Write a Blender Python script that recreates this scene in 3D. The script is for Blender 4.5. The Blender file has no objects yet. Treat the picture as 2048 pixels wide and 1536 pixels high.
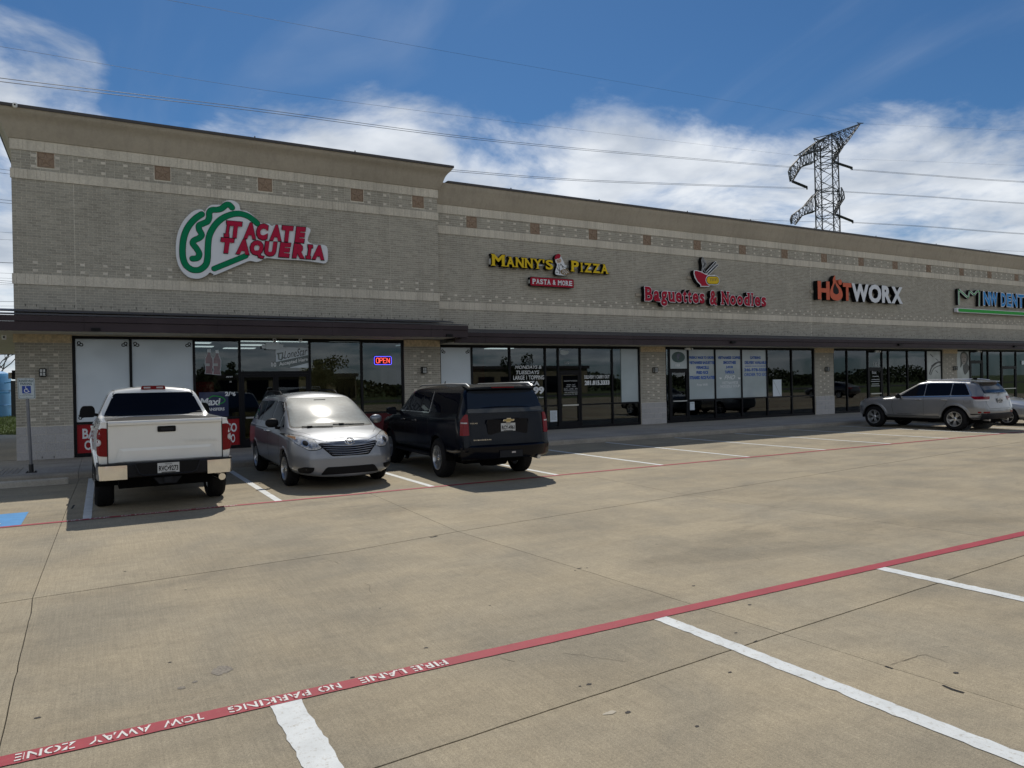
import bpy, bmesh, math, random
import numpy as np
from mathutils import Vector, Matrix
from mathutils.bvhtree import BVHTree
from mathutils.geometry import delaunay_2d_cdt
random.seed(7)
RAD = math.radians
SC = bpy.context.scene
COL = SC.collection

# ------------------------------------------------------------------ camera
CAM_F = Vector((0.490, 0.8717, -0.0015)).normalized()
YAW, PITCH, ROLL, FPX, CAM_H = 0.5124, -0.0015, -0.0191, 1459.25, 1.8793
CAM_F = Vector((math.sin(YAW) * math.cos(PITCH), math.cos(YAW) * math.cos(PITCH), math.sin(PITCH)))
_r = Vector((math.cos(YAW), -math.sin(YAW), 0)); _u = _r.cross(CAM_F)
CAM_R = _r * math.cos(ROLL) + _u * math.sin(ROLL)
CAM_U = -_r * math.sin(ROLL) + _u * math.cos(ROLL)
cam_d = bpy.data.cameras.new('camera'); cam = bpy.data.objects.new('camera', cam_d); COL.objects.link(cam)
cam_d.sensor_width = 36; cam_d.lens = FPX / 2048 * 36; cam_d.clip_start = 0.05; cam_d.clip_end = 3000
m = Matrix.Identity(4)
for i in range(3):
    m[i][0] = CAM_R[i]; m[i][1] = CAM_U[i]; m[i][2] = -CAM_F[i]
m[2][3] = CAM_H
cam.matrix_world = m
SC.camera = cam

# ------------------------------------------------------------------ world and sun
SUN_DIR = Vector((0.30, 0.74, 1.0)).normalized()
SUN_EL = math.asin(SUN_DIR.z); SUN_AZ = math.atan2(SUN_DIR.x, SUN_DIR.y)
SKY_STRENGTH = 0.085
world = bpy.data.worlds.new('World'); SC.world = world; world.use_nodes = True
wt = world.node_tree; wn = wt.nodes; wl = wt.links; wn.clear()
def WN(t, **k):
    n = wn.new(t)
    for a, b in k.items(): setattr(n, a, b)
    return n
def wmath(op, a, b=None, c=None, clamp=False):
    n = WN('ShaderNodeMath', operation=op, use_clamp=clamp)
    for i, v in enumerate((a, b, c)):
        if v is None: continue
        if isinstance(v, (int, float)): n.inputs[i].default_value = v
        else: wl.new(v, n.inputs[i])
    return n.outputs[0]
sky = WN('ShaderNodeTexSky', sky_type='NISHITA', sun_disc=False, sun_elevation=SUN_EL, sun_rotation=SUN_AZ,
         altitude=50, air_density=1.0, dust_density=0.25, ozone_density=2.5)
tc = WN('ShaderNodeTexCoord')
sep = WN('ShaderNodeSeparateXYZ'); wl.new(tc.outputs['Generated'], sep.inputs[0])
elev = wmath('ARCSINE', sep.outputs['Z'])
azim = wmath('ARCTAN2', sep.outputs['X'], sep.outputs['Y'])
# cloud field laid out on a flat sheet high above the ground, seen in perspective
zc = wmath('MAXIMUM', sep.outputs['Z'], 0.02)
den = wmath('ADD', zc, 0.16)
cx = wmath('DIVIDE', sep.outputs['X'], den); cy = wmath('DIVIDE', sep.outputs['Y'], den)
cmb = WN('ShaderNodeCombineXYZ'); wl.new(cx, cmb.inputs[0]); wl.new(cy, cmb.inputs[1]); wl.new(wmath('MULTIPLY', elev, 1.2), cmb.inputs[2])
nz = WN('ShaderNodeTexNoise'); nz.inputs['Scale'].default_value = 2.1; nz.inputs['Detail'].default_value = 11; nz.inputs['Roughness'].default_value = 0.60
nz.inputs['Distortion'].default_value = 0.35; wl.new(cmb.outputs[0], nz.inputs['Vector'])
nz2 = WN('ShaderNodeTexNoise'); nz2.inputs['Scale'].default_value = 0.75; nz2.inputs['Detail'].default_value = 3
mp = WN('ShaderNodeMapping'); mp.inputs['Location'].default_value = (5.3, 1.7, 0); wl.new(cmb.outputs[0], mp.inputs[0]); wl.new(mp.outputs[0], nz2.inputs['Vector'])
# edge elevation of the cloud bank over azimuth (radians -> radians)
fc = WN('ShaderNodeFloatCurve')
cv = fc.mapping.curves[0]
AZ = lambda px: (YAW + math.atan((px - 1024) / FPX))
EL = lambda py, px: math.atan((CLOUD_H(px) - py) / math.hypot(FPX, px - 1024))
CLOUD_H = lambda px: 770 + (1024 - px) * 0.0191
edge = [(-400, 60), (60, 55), (200, 95), (285, 240), (350, 245), (440, 185), (620, 170), (760, 180), (900, 245), (1020, 285), (1110, 290),
        (1190, 250), (1330, 225), (1480, 235), (1600, 265), (1720, 250), (1850, 235), (2048, 235), (2500, 220)]
pts = [(AZ(x) / (2 * math.pi) + 0.5, EL(y, x)) for x, y in edge]
pts = [(0.0, 0.75), (0.2, 0.70), (0.38, 0.50)] + pts + [(0.80, 0.6), (1.0, 0.75)]  # out of view the bank is raised to brighten the ambient light
while len(cv.points) < len(pts): cv.points.new(0.5, 0.5)
for p_, (x, y) in zip(cv.points, pts): p_.location = (x, y)
fc.mapping.update()
wl.new(wmath('MULTIPLY_ADD', azim, 1 / (2 * math.pi), 0.5), fc.inputs['Value'])
over = wmath('SUBTRACT', wmath('SUBTRACT', fc.outputs[0], 0.016), elev)           # >0 below the edge of the bank
base = wmath('MULTIPLY', over, 9.0)
base = wmath('MINIMUM', base, 0.42)
base = wmath('MAXIMUM', base, -0.75)
dens = wmath('ADD', base, wmath('MULTIPLY_ADD', nz.outputs['Fac'], 2.6, -1.17))
dens = wmath('ADD', dens, wmath('MULTIPLY_ADD', nz2.outputs['Fac'], 0.9, -0.43))
mr = WN('ShaderNodeMapRange', interpolation_type='SMOOTHSTEP'); mr.inputs['From Min'].default_value = -0.12; mr.inputs['From Max'].default_value = 0.74
wl.new(dens, mr.inputs['Value'])
mask = wmath('MULTIPLY', mr.outputs[0], 0.88)
# high thin cirrus
mp3 = WN('ShaderNodeMapping'); mp3.inputs['Scale'].default_value = (1.4, 0.55, 1); mp3.inputs['Rotation'].default_value = (0, 0, 0.9); wl.new(cmb.outputs[0], mp3.inputs[0])
nz3 = WN('ShaderNodeTexNoise'); nz3.inputs['Scale'].default_value = 1.7; nz3.inputs['Detail'].default_value = 7; nz3.inputs['Distortion'].default_value = 0.8
wl.new(mp3.outputs[0], nz3.inputs['Vector'])
mr3 = WN('ShaderNodeMapRange', interpolation_type='SMOOTHSTEP'); mr3.inputs['From Min'].default_value = 0.50; mr3.inputs['From Max'].default_value = 0.85; mr3.inputs['To Max'].default_value = 0.13
wl.new(nz3.outputs['Fac'], mr3.inputs['Value'])
mask = wmath('MAXIMUM', mask, mr3.outputs[0])
hs = WN('ShaderNodeHueSaturation'); hs.inputs['Saturation'].default_value = 1.0; hs.inputs['Value'].default_value = 1.0
wl.new(sky.outputs[0], hs.inputs['Color'])
tint = WN('ShaderNodeMix', data_type='RGBA', blend_type='MULTIPLY'); tint.inputs[0].default_value = 1.0
tint.inputs[7].default_value = (0.275, 0.47, 0.635, 1); wl.new(hs.outputs[0], tint.inputs[6])
crp = WN('ShaderNodeValToRGB'); crp.color_ramp.elements[0].position = 0.1; crp.color_ramp.elements[0].color = (5.3, 5.8, 6.5, 1)
crp.color_ramp.elements[1].position = 0.95; crp.color_ramp.elements[1].color = (9.2, 9.5, 9.8, 1)
shade = WN('ShaderNodeTexNoise'); shade.inputs['Scale'].default_value = 2.6; shade.inputs['Detail'].default_value = 7
mp4 = WN('ShaderNodeMapping'); mp4.inputs['Location'].default_value = (0.05, -0.09, 3.1); wl.new(cmb.outputs[0], mp4.inputs[0]); wl.new(mp4.outputs[0], shade.inputs['Vector'])
mrs = WN('ShaderNodeMapRange'); mrs.inputs['From Min'].default_value = 0.33; mrs.inputs['From Max'].default_value = 0.62; wl.new(shade.outputs['Fac'], mrs.inputs['Value'])
wl.new(mrs.outputs[0], crp.inputs[0])
mixc = WN('ShaderNodeMix', data_type='RGBA'); wl.new(mask, mixc.inputs[0]); wl.new(tint.outputs[2], mixc.inputs[6]); wl.new(crp.outputs[0], mixc.inputs[7])
bg = WN('ShaderNodeBackground'); bg.inputs['Strength'].default_value = SKY_STRENGTH; wl.new(mixc.outputs[2], bg.inputs['Color'])
wo = WN('ShaderNodeOutputWorld'); wl.new(bg.outputs[0], wo.inputs['Surface'])

sun_d = bpy.data.lights.new('sun', 'SUN'); sun_d.energy = 3.0; sun_d.angle = RAD(0.55); sun_d.color = (1.0, 0.95, 0.86)
sun = bpy.data.objects.new('sun', sun_d); COL.objects.link(sun)
sun.rotation_euler = (-SUN_DIR).to_track_quat('-Z', 'Y').to_euler(); sun.location = (0, 0, 60)

SC.view_settings.view_transform = 'Standard'; SC.view_settings.look = 'None'
SC.view_settings.gamma = 1.0; SC.view_settings.exposure = 0.22; SC.view_settings.use_curve_mapping = False
SC.cycles.max_bounces = 8; SC.cycles.transparent_max_bounces = 16
SC.cycles.sample_clamp_indirect = 6.0

# ------------------------------------------------------------------ tools
def ray(px, py):
    return CAM_F + CAM_R * ((px - 1024) / FPX) - CAM_U * ((py - 768) / FPX)
def onz(px, py, z=0.0):
    d = ray(px, py); t = (z - CAM_H) / d.z; return (d.x * t, d.y * t)
def ony(px, py, Y):
    d = ray(px, py); t = Y / d.y; return (d.x * t, CAM_H + d.z * t)
def at_y(px, py, Y):
    d = ray(px, py); t = Y / d.y; return Vector((d.x * t, Y, CAM_H + d.z * t))

def link(o, parent=None):
    COL.objects.link(o)
    if parent is not None: o.parent = parent
    return o
def tag(o, label=None, cat=None, group=None, kind=None):
    if label: o['label'] = label
    if cat: o['category'] = cat
    if group: o['group'] = group
    if kind: o['kind'] = kind
    return o
def empty(name, loc=(0, 0, 0), rz=0.0, parent=None):
    o = bpy.data.objects.new(name, None); o.location = loc; o.rotation_euler = (0, 0, rz); o.empty_display_size = 0.2
    return link(o, parent)

class MB:
    """collects geometry and links it as one mesh object"""
    def __init__(s): s.v = []; s.f = []; s.mi = []; s.cur = 0
    def add(s, vs, fs, mi=None):
        b = len(s.v); s.v += [tuple(p) for p in vs]; s.f += [tuple(b + i for i in f) for f in fs]
        s.mi += [s.cur if mi is None else mi] * len(fs); return s
    def box(s, x0, x1, y0, y1, z0, z1, mi=None, back=True):
        v = [(x0, y0, z0), (x1, y0, z0), (x1, y1, z0), (x0, y1, z0), (x0, y0, z1), (x1, y0, z1), (x1, y1, z1), (x0, y1, z1)]
        f = [(0, 3, 2, 1), (4, 5, 6, 7), (0, 1, 5, 4), (1, 2, 6, 5), (3, 0, 4, 7)]
        if back: f.append((2, 3, 7, 6))
        return s.add(v, f, mi)
    def bar(s, a, b, r, mi=None, r2=None):
        a = Vector(a); b = Vector(b); d = (b - a)
        if d.length < 1e-6: return s
        d.normalize(); up = Vector((0, 0, 1)) if abs(d.z) < 0.9 else Vector((1, 0, 0))
        x = d.cross(up).normalized(); y = d.cross(x); r2 = r if r2 is None else r2
        v = []
        for p, q in ((a, r), (b, r2)):
            for sx, sy in ((-1, -1), (1, -1), (1, 1), (-1, 1)): v.append(p + x * sx * q + y * sy * q)
        return s.add(v, [(0, 3, 2, 1), (4, 5, 6, 7), (0, 1, 5, 4), (1, 2, 6, 5), (2, 3, 7, 6), (3, 0, 4, 7)], mi)
    def tube(s, pts, r, n=8, mi=None, closed=False, caps=True):
        pts = [Vector(p) for p in pts]; rs = r if isinstance(r, (list, tuple)) else [r] * len(pts)
        v = []; f = []; N = len(pts); prev = None
        for i, p in enumerate(pts):
            if closed: d = pts[(i + 1) % N] - pts[i - 1]
            else: d = pts[min(i + 1, N - 1)] - pts[max(i - 1, 0)]
            d.normalize()
            if prev is None:
                up = Vector((0, 0, 1)) if abs(d.z) < 0.9 else Vector((0, 1, 0)); x = d.cross(up).normalized()
            else: x = (prev - d * prev.dot(d)).normalized()
            prev = x; y = d.cross(x)
            for k in range(n):
                a = 2 * math.pi * k / n; v.append(p + (x * math.cos(a) + y * math.sin(a)) * rs[i])
        for i in range(N if closed else N - 1):
            j = (i + 1) % N
            for k in range(n):
                k2 = (k + 1) % n; f.append((i * n + k, i * n + k2, j * n + k2, j * n + k))
        if caps and not closed: f.append(tuple(range(n))[::-1]); f.append(tuple((N - 1) * n + k for k in range(n)))
        return s.add(v, f, mi)
    def prism(s, poly, y0, y1, mi=None, axis='y'):
        """poly = (a, b) outline; axis y: x=a z=b ; axis x: y=a z=b ; axis z: x=a y=b. Ends filled by triangulation."""
        n = len(poly)
        def P(a, b, t): return {'y': (a, t, b), 'x': (t, a, b), 'z': (a, b, t)}[axis]
        v = [P(a, b, y0) for a, b in poly] + [P(a, b, y1) for a, b in poly]
        from mathutils.geometry import tessellate_polygon
        tri = tessellate_polygon([[Vector((a, b, 0)) for a, b in poly]])
        f = [tuple(t) for t in tri] + [tuple(i + n for i in t)[::-1] for t in tri]
        f += [(i, (i + 1) % n, (i + 1) % n + n, i + n) for i in range(n)]
        return s.add(v, f, mi)
    def lathe(s, prof, n=32, mi=None, axis='y', c=(0, 0, 0)):
        """prof = (r, t) pairs turned about the given axis"""
        v = []; f = []
        for r, t in prof:
            for k in range(n):
                a = 2 * math.pi * k / n; ca, sa = math.cos(a) * r, math.sin(a) * r
                p = {'y': (ca, t, sa), 'z': (ca, sa, t), 'x': (t, ca, sa)}[axis]; v.append((p[0] + c[0], p[1] + c[1], p[2] + c[2]))
        for i in range(len(prof) - 1):
            for k in range(n):
                k2 = (k + 1) % n; f.append((i * n + k, i * n + k2, (i + 1) * n + k2, (i + 1) * n + k))
        return s.add(v, f, mi)
    def mesh(s, name, mats, smooth=False, fixn=True):
        me = bpy.data.meshes.new(name); me.from_pydata(s.v, [], s.f)
        mats = mats if isinstance(mats, (list, tuple)) else [mats]
        for m_ in mats: me.materials.append(m_)
        if len(mats) > 1: me.polygons.foreach_set('material_index', s.mi)
        if fixn:
            bm = bmesh.new(); bm.from_mesh(me); bmesh.ops.recalc_face_normals(bm, faces=bm.faces); bm.to_mesh(me); bm.free()
        if smooth: me.shade_smooth() if smooth is True else me.set_sharp_from_angle(angle=smooth)
        if smooth and smooth is not True: me.polygons.foreach_set('use_smooth', [True] * len(me.polygons)); me.set_sharp_from_angle(angle=smooth)
        me.update(); return me
    def build(s, name, mats, parent=None, smooth=False, loc=None, fixn=True):
        o = bpy.data.objects.new(name, s.mesh(name, mats, smooth, fixn)); link(o, parent)
        if loc is not None: o.location = loc
        return o

def arc(cx, cy, r, a0, a1, n=12):
    return [(cx + r * math.cos(RAD(a0 + (a1 - a0) * i / n)), cy + r * math.sin(RAD(a0 + (a1 - a0) * i / n))) for i in range(n + 1)]
def rpoly(pts, r=0.03, n=3):
    """round the corners of a polygon; r may be a list"""
    out = []; N = len(pts)
    for i in range(N):
        p = Vector(pts[i]); a = Vector(pts[i - 1]) - p; b = Vector(pts[(i + 1) % N]) - p
        rr = r[i] if isinstance(r, (list, tuple)) else r
        rr = min(rr, a.length * 0.45, b.length * 0.45)
        if rr < 1e-4: out.append((p.x, p.y)); continue
        s = p + a.normalized() * rr; e = p + b.normalized() * rr
        for k in range(n + 1):
            t = k / n; q = s * (1 - t) ** 2 + p * 2 * t * (1 - t) + e * t * t; out.append((q.x, q.y))
    return out
def spline(pts, n=6, closed=False):
    P = [Vector(p) for p in pts]; out = []; N = len(P)
    rng = range(N if closed else N - 1)
    for i in rng:
        p0 = P[(i - 1) % N] if closed or i > 0 else P[0]; p1 = P[i]; p2 = P[(i + 1) % N]; p3 = P[(i + 2) % N] if closed or i + 2 < N else P[-1]
        for k in range(n):
            t = k / n
            out.append(0.5 * ((2 * p1) + (p2 - p0) * t + (2 * p0 - 5 * p1 + 4 * p2 - p3) * t * t + (3 * p1 - p0 - 3 * p2 + p3) * t ** 3))
    if not closed: out.append(P[-1])
    return [tuple(p) for p in out]

# ------------------------------------------------------------------ materials
def mat(name, col=(0.5, 0.5, 0.5), rough=0.6, metal=0.0, noise=0.0, nscale=8.0, bump=0.0, bscale=60.0, coat=0.0, emit=None, estr=0.0,
        spec=0.5, island=0.0, mottle=0.0, mscale=1.2, coat_rough=0.03, obj_rand=0.0, streak=0.0):
    m_ = bpy.data.materials.new(name); m_.use_nodes = True; t = m_.node_tree; N = t.nodes; L = t.links
    b = N['Principled BSDF']
    b.inputs['Base Color'].default_value = (*col, 1); b.inputs['Roughness'].default_value = rough; b.inputs['Metallic'].default_value = metal
    b.inputs['Specular IOR Level'].default_value = spec
    if coat: b.inputs['Coat Weight'].default_value = coat; b.inputs['Coat Roughness'].default_value = coat_rough
    if emit: b.inputs['Emission Color'].default_value = (*emit, 1); b.inputs['Emission Strength'].default_value = estr
    geo = N.new('ShaderNodeNewGeometry')
    fac = None
    def addf(sock, lo, hi):
        nonlocal fac
        r = N.new('ShaderNodeMapRange'); r.inputs['To Min'].default_value = lo; r.inputs['To Max'].default_value = hi; L.new(sock, r.inputs['Value'])
        if fac is None: fac = r.outputs[0]
        else:
            q = N.new('ShaderNodeMath'); q.operation = 'MULTIPLY'; L.new(fac, q.inputs[0]); L.new(r.outputs[0], q.inputs[1]); fac = q.outputs[0]
        return r
    if noise:
        n = N.new('ShaderNodeTexNoise'); n.inputs['Scale'].default_value = nscale; n.inputs['Detail'].default_value = 5; L.new(geo.outputs['Position'], n.inputs['Vector'])
        r = addf(n.outputs['Fac'], 1 - noise, 1 + noise); r.inputs['From Min'].default_value = 0.3; r.inputs['From Max'].default_value = 0.7
    if mottle:
        n = N.new('ShaderNodeTexNoise'); n.inputs['Scale'].default_value = mscale; n.inputs['Detail'].default_value = 4; L.new(geo.outputs['Position'], n.inputs['Vector'])
        r = addf(n.outputs['Fac'], 1 - mottle, 1 + mottle); r.inputs['From Min'].default_value = 0.3; r.inputs['From Max'].default_value = 0.7
    if streak:
        n = N.new('ShaderNodeTexNoise'); n.inputs['Scale'].default_value = 1.0; n.inputs['Detail'].default_value = 6; n.inputs['Roughness'].default_value = 0.65
        mp_ = N.new('ShaderNodeMapping'); mp_.inputs['Scale'].default_value = (5.0, 5.0, 0.45); L.new(geo.outputs['Position'], mp_.inputs[0]); L.new(mp_.outputs[0], n.inputs['Vector'])
        r = addf(n.outputs['Fac'], 1 - streak * 1.6, 1 + streak * 0.5); r.inputs['From Min'].default_value = 0.34; r.inputs['From Max'].default_value = 0.52
    if island: addf(geo.outputs['Random Per Island'], 1 - island, 1 + island)
    if obj_rand:
        oi = N.new('ShaderNodeObjectInfo'); addf(oi.outputs['Random'], 1 - obj_rand, 1 + obj_rand)
    if fac is not None:
        v = N.new('ShaderNodeVectorMath'); v.operation = 'SCALE'; v.inputs[0].default_value = col; L.new(fac, v.inputs['Scale']); L.new(v.outputs[0], b.inputs['Base Color'])
    if bump:
        n = N.new('ShaderNodeTexNoise'); n.inputs['Scale'].default_value = bscale; n.inputs['Detail'].default_value = 4; L.new(geo.outputs['Position'], n.inputs['Vector'])
        bp = N.new('ShaderNodeBump'); bp.inputs['Strength'].default_value = bump; bp.inputs['Distance'].default_value = 0.01
        L.new(n.outputs['Fac'], bp.inputs['Height']); L.new(bp.outputs[0], b.inputs['Normal'])
    return m_
def glass_mat(name, tint_=(0.5, 0.52, 0.52), ior=1.55, extra=0.0, rough=0.0):
    m_ = bpy.data.materials.new(name); m_.use_nodes = True; t = m_.node_tree; N = t.nodes; L = t.links; N.clear()
    o = N.new('ShaderNodeOutputMaterial'); mx = N.new('ShaderNodeMixShader'); tr = N.new('ShaderNodeBsdfTransparent'); gl = N.new('ShaderNodeBsdfGlossy')
    tr.inputs[0].default_value = (*tint_, 1); gl.inputs['Roughness'].default_value = rough; gl.inputs[0].default_value = (0.92, 0.97, 1.0, 1)
    fr = N.new('ShaderNodeFresnel'); fr.inputs[0].default_value = ior
    ad = N.new('ShaderNodeMath'); ad.operation = 'ADD'; ad.inputs[1].default_value = extra; L.new(fr.outputs[0], ad.inputs[0])
    L.new(ad.outputs[0], mx.inputs[0]); L.new(tr.outputs[0], mx.inputs[1]); L.new(gl.outputs[0], mx.inputs[2]); L.new(mx.outputs[0], o.inputs[0])
    return m_
M = {}
M['brick'] = mat('brick', (0.350, 0.325, 0.272), 0.9, streak=0.06, noise=0.12, nscale=30, island=0.12, mottle=0.07, mscale=0.8, bump=0.35, bscale=120)
M['brick_obj'] = mat('brick_single', (0.350, 0.325, 0.272), 0.9, streak=0.06, noise=0.12, nscale=30, obj_rand=0.12, mottle=0.07, mscale=0.8, bump=0.35, bscale=120)
M['mortar'] = mat('mortar', (0.66, 0.62, 0.53), 0.95, noise=0.1, nscale=20)
M['light_brick'] = mat('light_brick', (0.62, 0.57, 0.49), 0.9, noise=0.08, nscale=30, island=0.08, bump=0.3, bscale=120)
M['stone'] = mat('cast_stone', (0.58, 0.53, 0.44), 0.9, streak=0.08, noise=0.10, nscale=25, island=0.03, mottle=0.10, mscale=0.7, bump=0.5, bscale=70)
M['stone_obj'] = mat('cast_stone_single', (0.58, 0.53, 0.44), 0.9, streak=0.08, noise=0.10, nscale=25, obj_rand=0.03, mottle=0.10, mscale=0.7, bump=0.5, bscale=70)
M['rough_stone'] = mat('rough_stone', (0.60, 0.48, 0.31), 0.9, noise=0.22, nscale=14, island=0.12, bump=1.0, bscale=28)
M['block'] = mat('split_block', (0.42, 0.41, 0.405), 0.95, noise=0.10, nscale=30, obj_rand=0.05, bump=1.0, bscale=45)
M['star_groove_shade'] = mat('star_groove_shade', (0.17, 0.115, 0.08), 0.9)  # dark colour painted in as shade around the star relief
M['star'] = mat('star_tile', (0.285, 0.205, 0.145), 0.9, noise=0.12, nscale=25, obj_rand=0.08, bump=0.4, bscale=60)
M['stucco'] = mat('stucco', (0.39, 0.343, 0.275), 0.95, streak=0.05, noise=0.05, nscale=15, mottle=0.10, mscale=0.35, bump=0.3, bscale=120)
M['coping'] = mat('dark_bronze_metal', (0.045, 0.038, 0.036), 0.45, noise=0.1)
M['canopy'] = mat('canopy_metal', (0.044, 0.031, 0.035), 0.6, spec=0.25, metal=0.0, noise=0.10, nscale=2, mottle=0.12, mscale=0.5)
M['canopy_roof'] = mat('canopy_roof_metal', (0.042, 0.042, 0.052), 0.5, noise=0.15, nscale=3)
M['soffit'] = mat('soffit_stucco', (0.62, 0.57, 0.46), 0.95, noise=0.06, nscale=5, mottle=0.06, bump=0.2, bscale=150)
M['frame'] = mat('black_aluminium', (0.005, 0.005, 0.007), 0.45, spec=0.2)
M['alu'] = mat('aluminium', (0.55, 0.55, 0.53), 0.35, metal=0.8)
M['glass'] = glass_mat('shop_glass', (0.40, 0.43, 0.43), 1.5, 0.03)
M['film'] = mat('white_window_film', (0.62, 0.69, 0.75), 0.25, noise=0.02, nscale=2, coat=0.5)
M['paper'] = mat('grey_window_print', (0.38, 0.44, 0.46), 0.25, mottle=0.12, mscale=1.0, coat=0.7)  # opaque grey green print, mottled at random
M['white'] = mat('white_paint', (0.80, 0.80, 0.78), 0.4)
M['letter'] = mat('white_vinyl', (0.72, 0.74, 0.76), 0.5)
M['dim_letter'] = mat('translucent_vinyl', (0.42, 0.44, 0.45), 0.5)
M['blue_vinyl'] = mat('blue_vinyl', (0.012, 0.085, 0.40), 0.5)
M['black'] = mat('black_plastic', (0.005, 0.005, 0.006), 0.5, spec=0.15)
M['rubber'] = mat('tyre_rubber', (0.009, 0.009, 0.010), 0.8, spec=0.2, bump=0.2, bscale=40)
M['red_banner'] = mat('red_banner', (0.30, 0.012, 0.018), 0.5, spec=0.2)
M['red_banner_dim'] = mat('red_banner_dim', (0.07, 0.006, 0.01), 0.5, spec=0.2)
M['dark_blue'] = mat('dark_blue_poster', (0.008, 0.016, 0.07), 0.35, coat=0.4)
M['green'] = mat('green_sign_face', (0.0, 0.20, 0.085), 0.5, spec=0.12)
M['sign_red'] = mat('red_sign_face', (0.42, 0.012, 0.05), 0.5, spec=0.12)
M['sign_white'] = mat('white_sign_face', (0.72, 0.74, 0.77), 0.5, spec=0.12)
M['yellow'] = mat('yellow_sign_face', (0.72, 0.50, 0.02), 0.5, spec=0.12)
M['dark_red'] = mat('dark_red_sign_face', (0.38, 0.012, 0.035), 0.5, spec=0.12)
M['orange'] = mat('orange_sign_face', (0.62, 0.14, 0.075), 0.5, spec=0.12)
M['teal_blue'] = mat('blue_sign_face', (0.015, 0.25, 0.62), 0.5, spec=0.12)
M['bright_green'] = mat('bright_green_sign_face', (0.03, 0.36, 0.05), 0.5, spec=0.12)
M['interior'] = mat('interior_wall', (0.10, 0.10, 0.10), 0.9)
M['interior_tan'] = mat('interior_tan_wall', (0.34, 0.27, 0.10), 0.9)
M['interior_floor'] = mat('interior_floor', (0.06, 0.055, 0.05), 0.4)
M['lamp'] = mat('ceiling_light', (0.8, 0.8, 0.8), 0.5, emit=(0.95, 1.0, 1.0), estr=2.2)
M['lamp_glass'] = mat('lamp_glass', (0.55, 0.56, 0.54), 0.25, coat=0.5)
# ------------------------------------------------------------------ ground materials
def concrete(name, col, dark, obj_rand=0.05, broom=True):
    m_ = bpy.data.materials.new(name); m_.use_nodes = True; t = m_.node_tree; N = t.nodes; L = t.links; b = N['Principled BSDF']
    b.inputs['Roughness'].default_value = 0.88; b.inputs['Specular IOR Level'].default_value = 0.3
    geo = N.new('ShaderNodeNewGeometry'); P = geo.outputs['Position']
    def noise(sc, det=5, rough=0.55, scale=None, dist=0.0):
        n = N.new('ShaderNodeTexNoise'); n.inputs['Scale'].default_value = sc; n.inputs['Detail'].default_value = det; n.inputs['Roughness'].default_value = rough; n.inputs['Distortion'].default_value = dist
        if scale:
            mp_ = N.new('ShaderNodeMapping'); mp_.inputs['Scale'].default_value = scale; L.new(P, mp_.inputs[0]); L.new(mp_.outputs[0], n.inputs['Vector'])
        else: L.new(P, n.inputs['Vector'])
        return n.outputs['Fac']
    def rng(s, a, b_, lo, hi, smooth=False):
        r = N.new('ShaderNodeMapRange'); r.inputs['From Min'].default_value = a; r.inputs['From Max'].default_value = b_; r.inputs['To Min'].default_value = lo; r.inputs['To Max'].default_value = hi
        if smooth: r.interpolation_type = 'SMOOTHSTEP'
        L.new(s, r.inputs['Value']); return r.outputs[0]
    def mul(a, c):
        q = N.new('ShaderNodeMath'); q.operation = 'MULTIPLY'; L.new(a, q.inputs[0]); L.new(c, q.inputs[1]); return q.outputs[0]
    f = rng(noise(0.45, 6, 0.6), 0.3, 0.7, 0.88, 1.10)                       # broad tone
    f = mul(f, rng(noise(2.6, 6, 0.65, (0.45, 1.5, 1), 0.6), 0.3, 0.7, 0.92, 1.07))     # streaky mottling
    f = mul(f, rng(noise(14, 4), 0.3, 0.7, 0.93, 1.07))
    if broom: f = mul(f, rng(noise(0.55, 7, 0.66, (0.35, 1.0, 1), 0.9), 0.50, 0.68, 1.0, 0.80, True))    # tyre and traffic grime along the lane
    f = mul(f, rng(noise(165, 3, 0.7), 0.28, 0.72, 0.58, 1.42))               # sand grain
    f = mul(f, rng(noise(60, 2, 0.6), 0.3, 0.7, 0.86, 1.14))
    if broom: f = mul(f, rng(noise(75, 2, 0.5, (1.0, 0.025, 1)), 0.35, 0.65, 0.94, 1.06))
    f = mul(f, rng(noise(1.15, 5, 0.6, None, 1.5), 0.63, 0.72, 1.0, 0.91, True))        # faint stains
    f = mul(f, rng(noise(3.7, 3, 0.5, (1, 1.6, 1), 0.3), 0.73, 0.76, 1.0, 0.74, True))           # few dark spots
    oi = N.new('ShaderNodeObjectInfo'); f = mul(f, rng(oi.outputs['Random'], 0, 1, 1 - obj_rand, 1 + obj_rand))
    mx = N.new('ShaderNodeMix'); mx.data_type = 'RGBA'; mx.inputs[6].default_value = (*dark, 1); mx.inputs[7].default_value = (*col, 1)
    L.new(rng(noise(0.8, 5, 0.6, None, 0.5), 0.35, 0.62, 0.0, 1.0), mx.inputs[0])
    v = N.new('ShaderNodeVectorMath'); v.operation = 'SCALE'; L.new(mx.outputs[2], v.inputs[0]); L.new(f, v.inputs['Scale']); L.new(v.outputs[0], b.inputs['Base Color'])
    hgt = noise(150, 3, 0.7)
    bp = N.new('ShaderNodeBump'); bp.inputs['Strength'].default_value = 0.4; bp.inputs['Distance'].default_value = 0.004; L.new(hgt, bp.inputs['Height']); L.new(bp.outputs[0], b.inputs['Normal'])
    if broom:
        bp2 = N.new('ShaderNodeBump'); bp2.inputs['Strength'].default_value = 0.6; bp2.inputs['Distance'].default_value = 0.003
        L.new(noise(90, 2, 0.5, (1.0, 0.03, 1)), bp2.inputs['Height']); L.new(bp.outputs[0], bp2.inputs['Normal']); L.new(bp2.outputs[0], b.inputs['Normal'])
    return m_
M['concrete'] = concrete('lot_concrete', (0.362, 0.303, 0.208), (0.285, 0.247, 0.180))
M['walk'] = concrete('walk_concrete', (0.40, 0.365, 0.31), (0.34, 0.315, 0.28))
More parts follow.
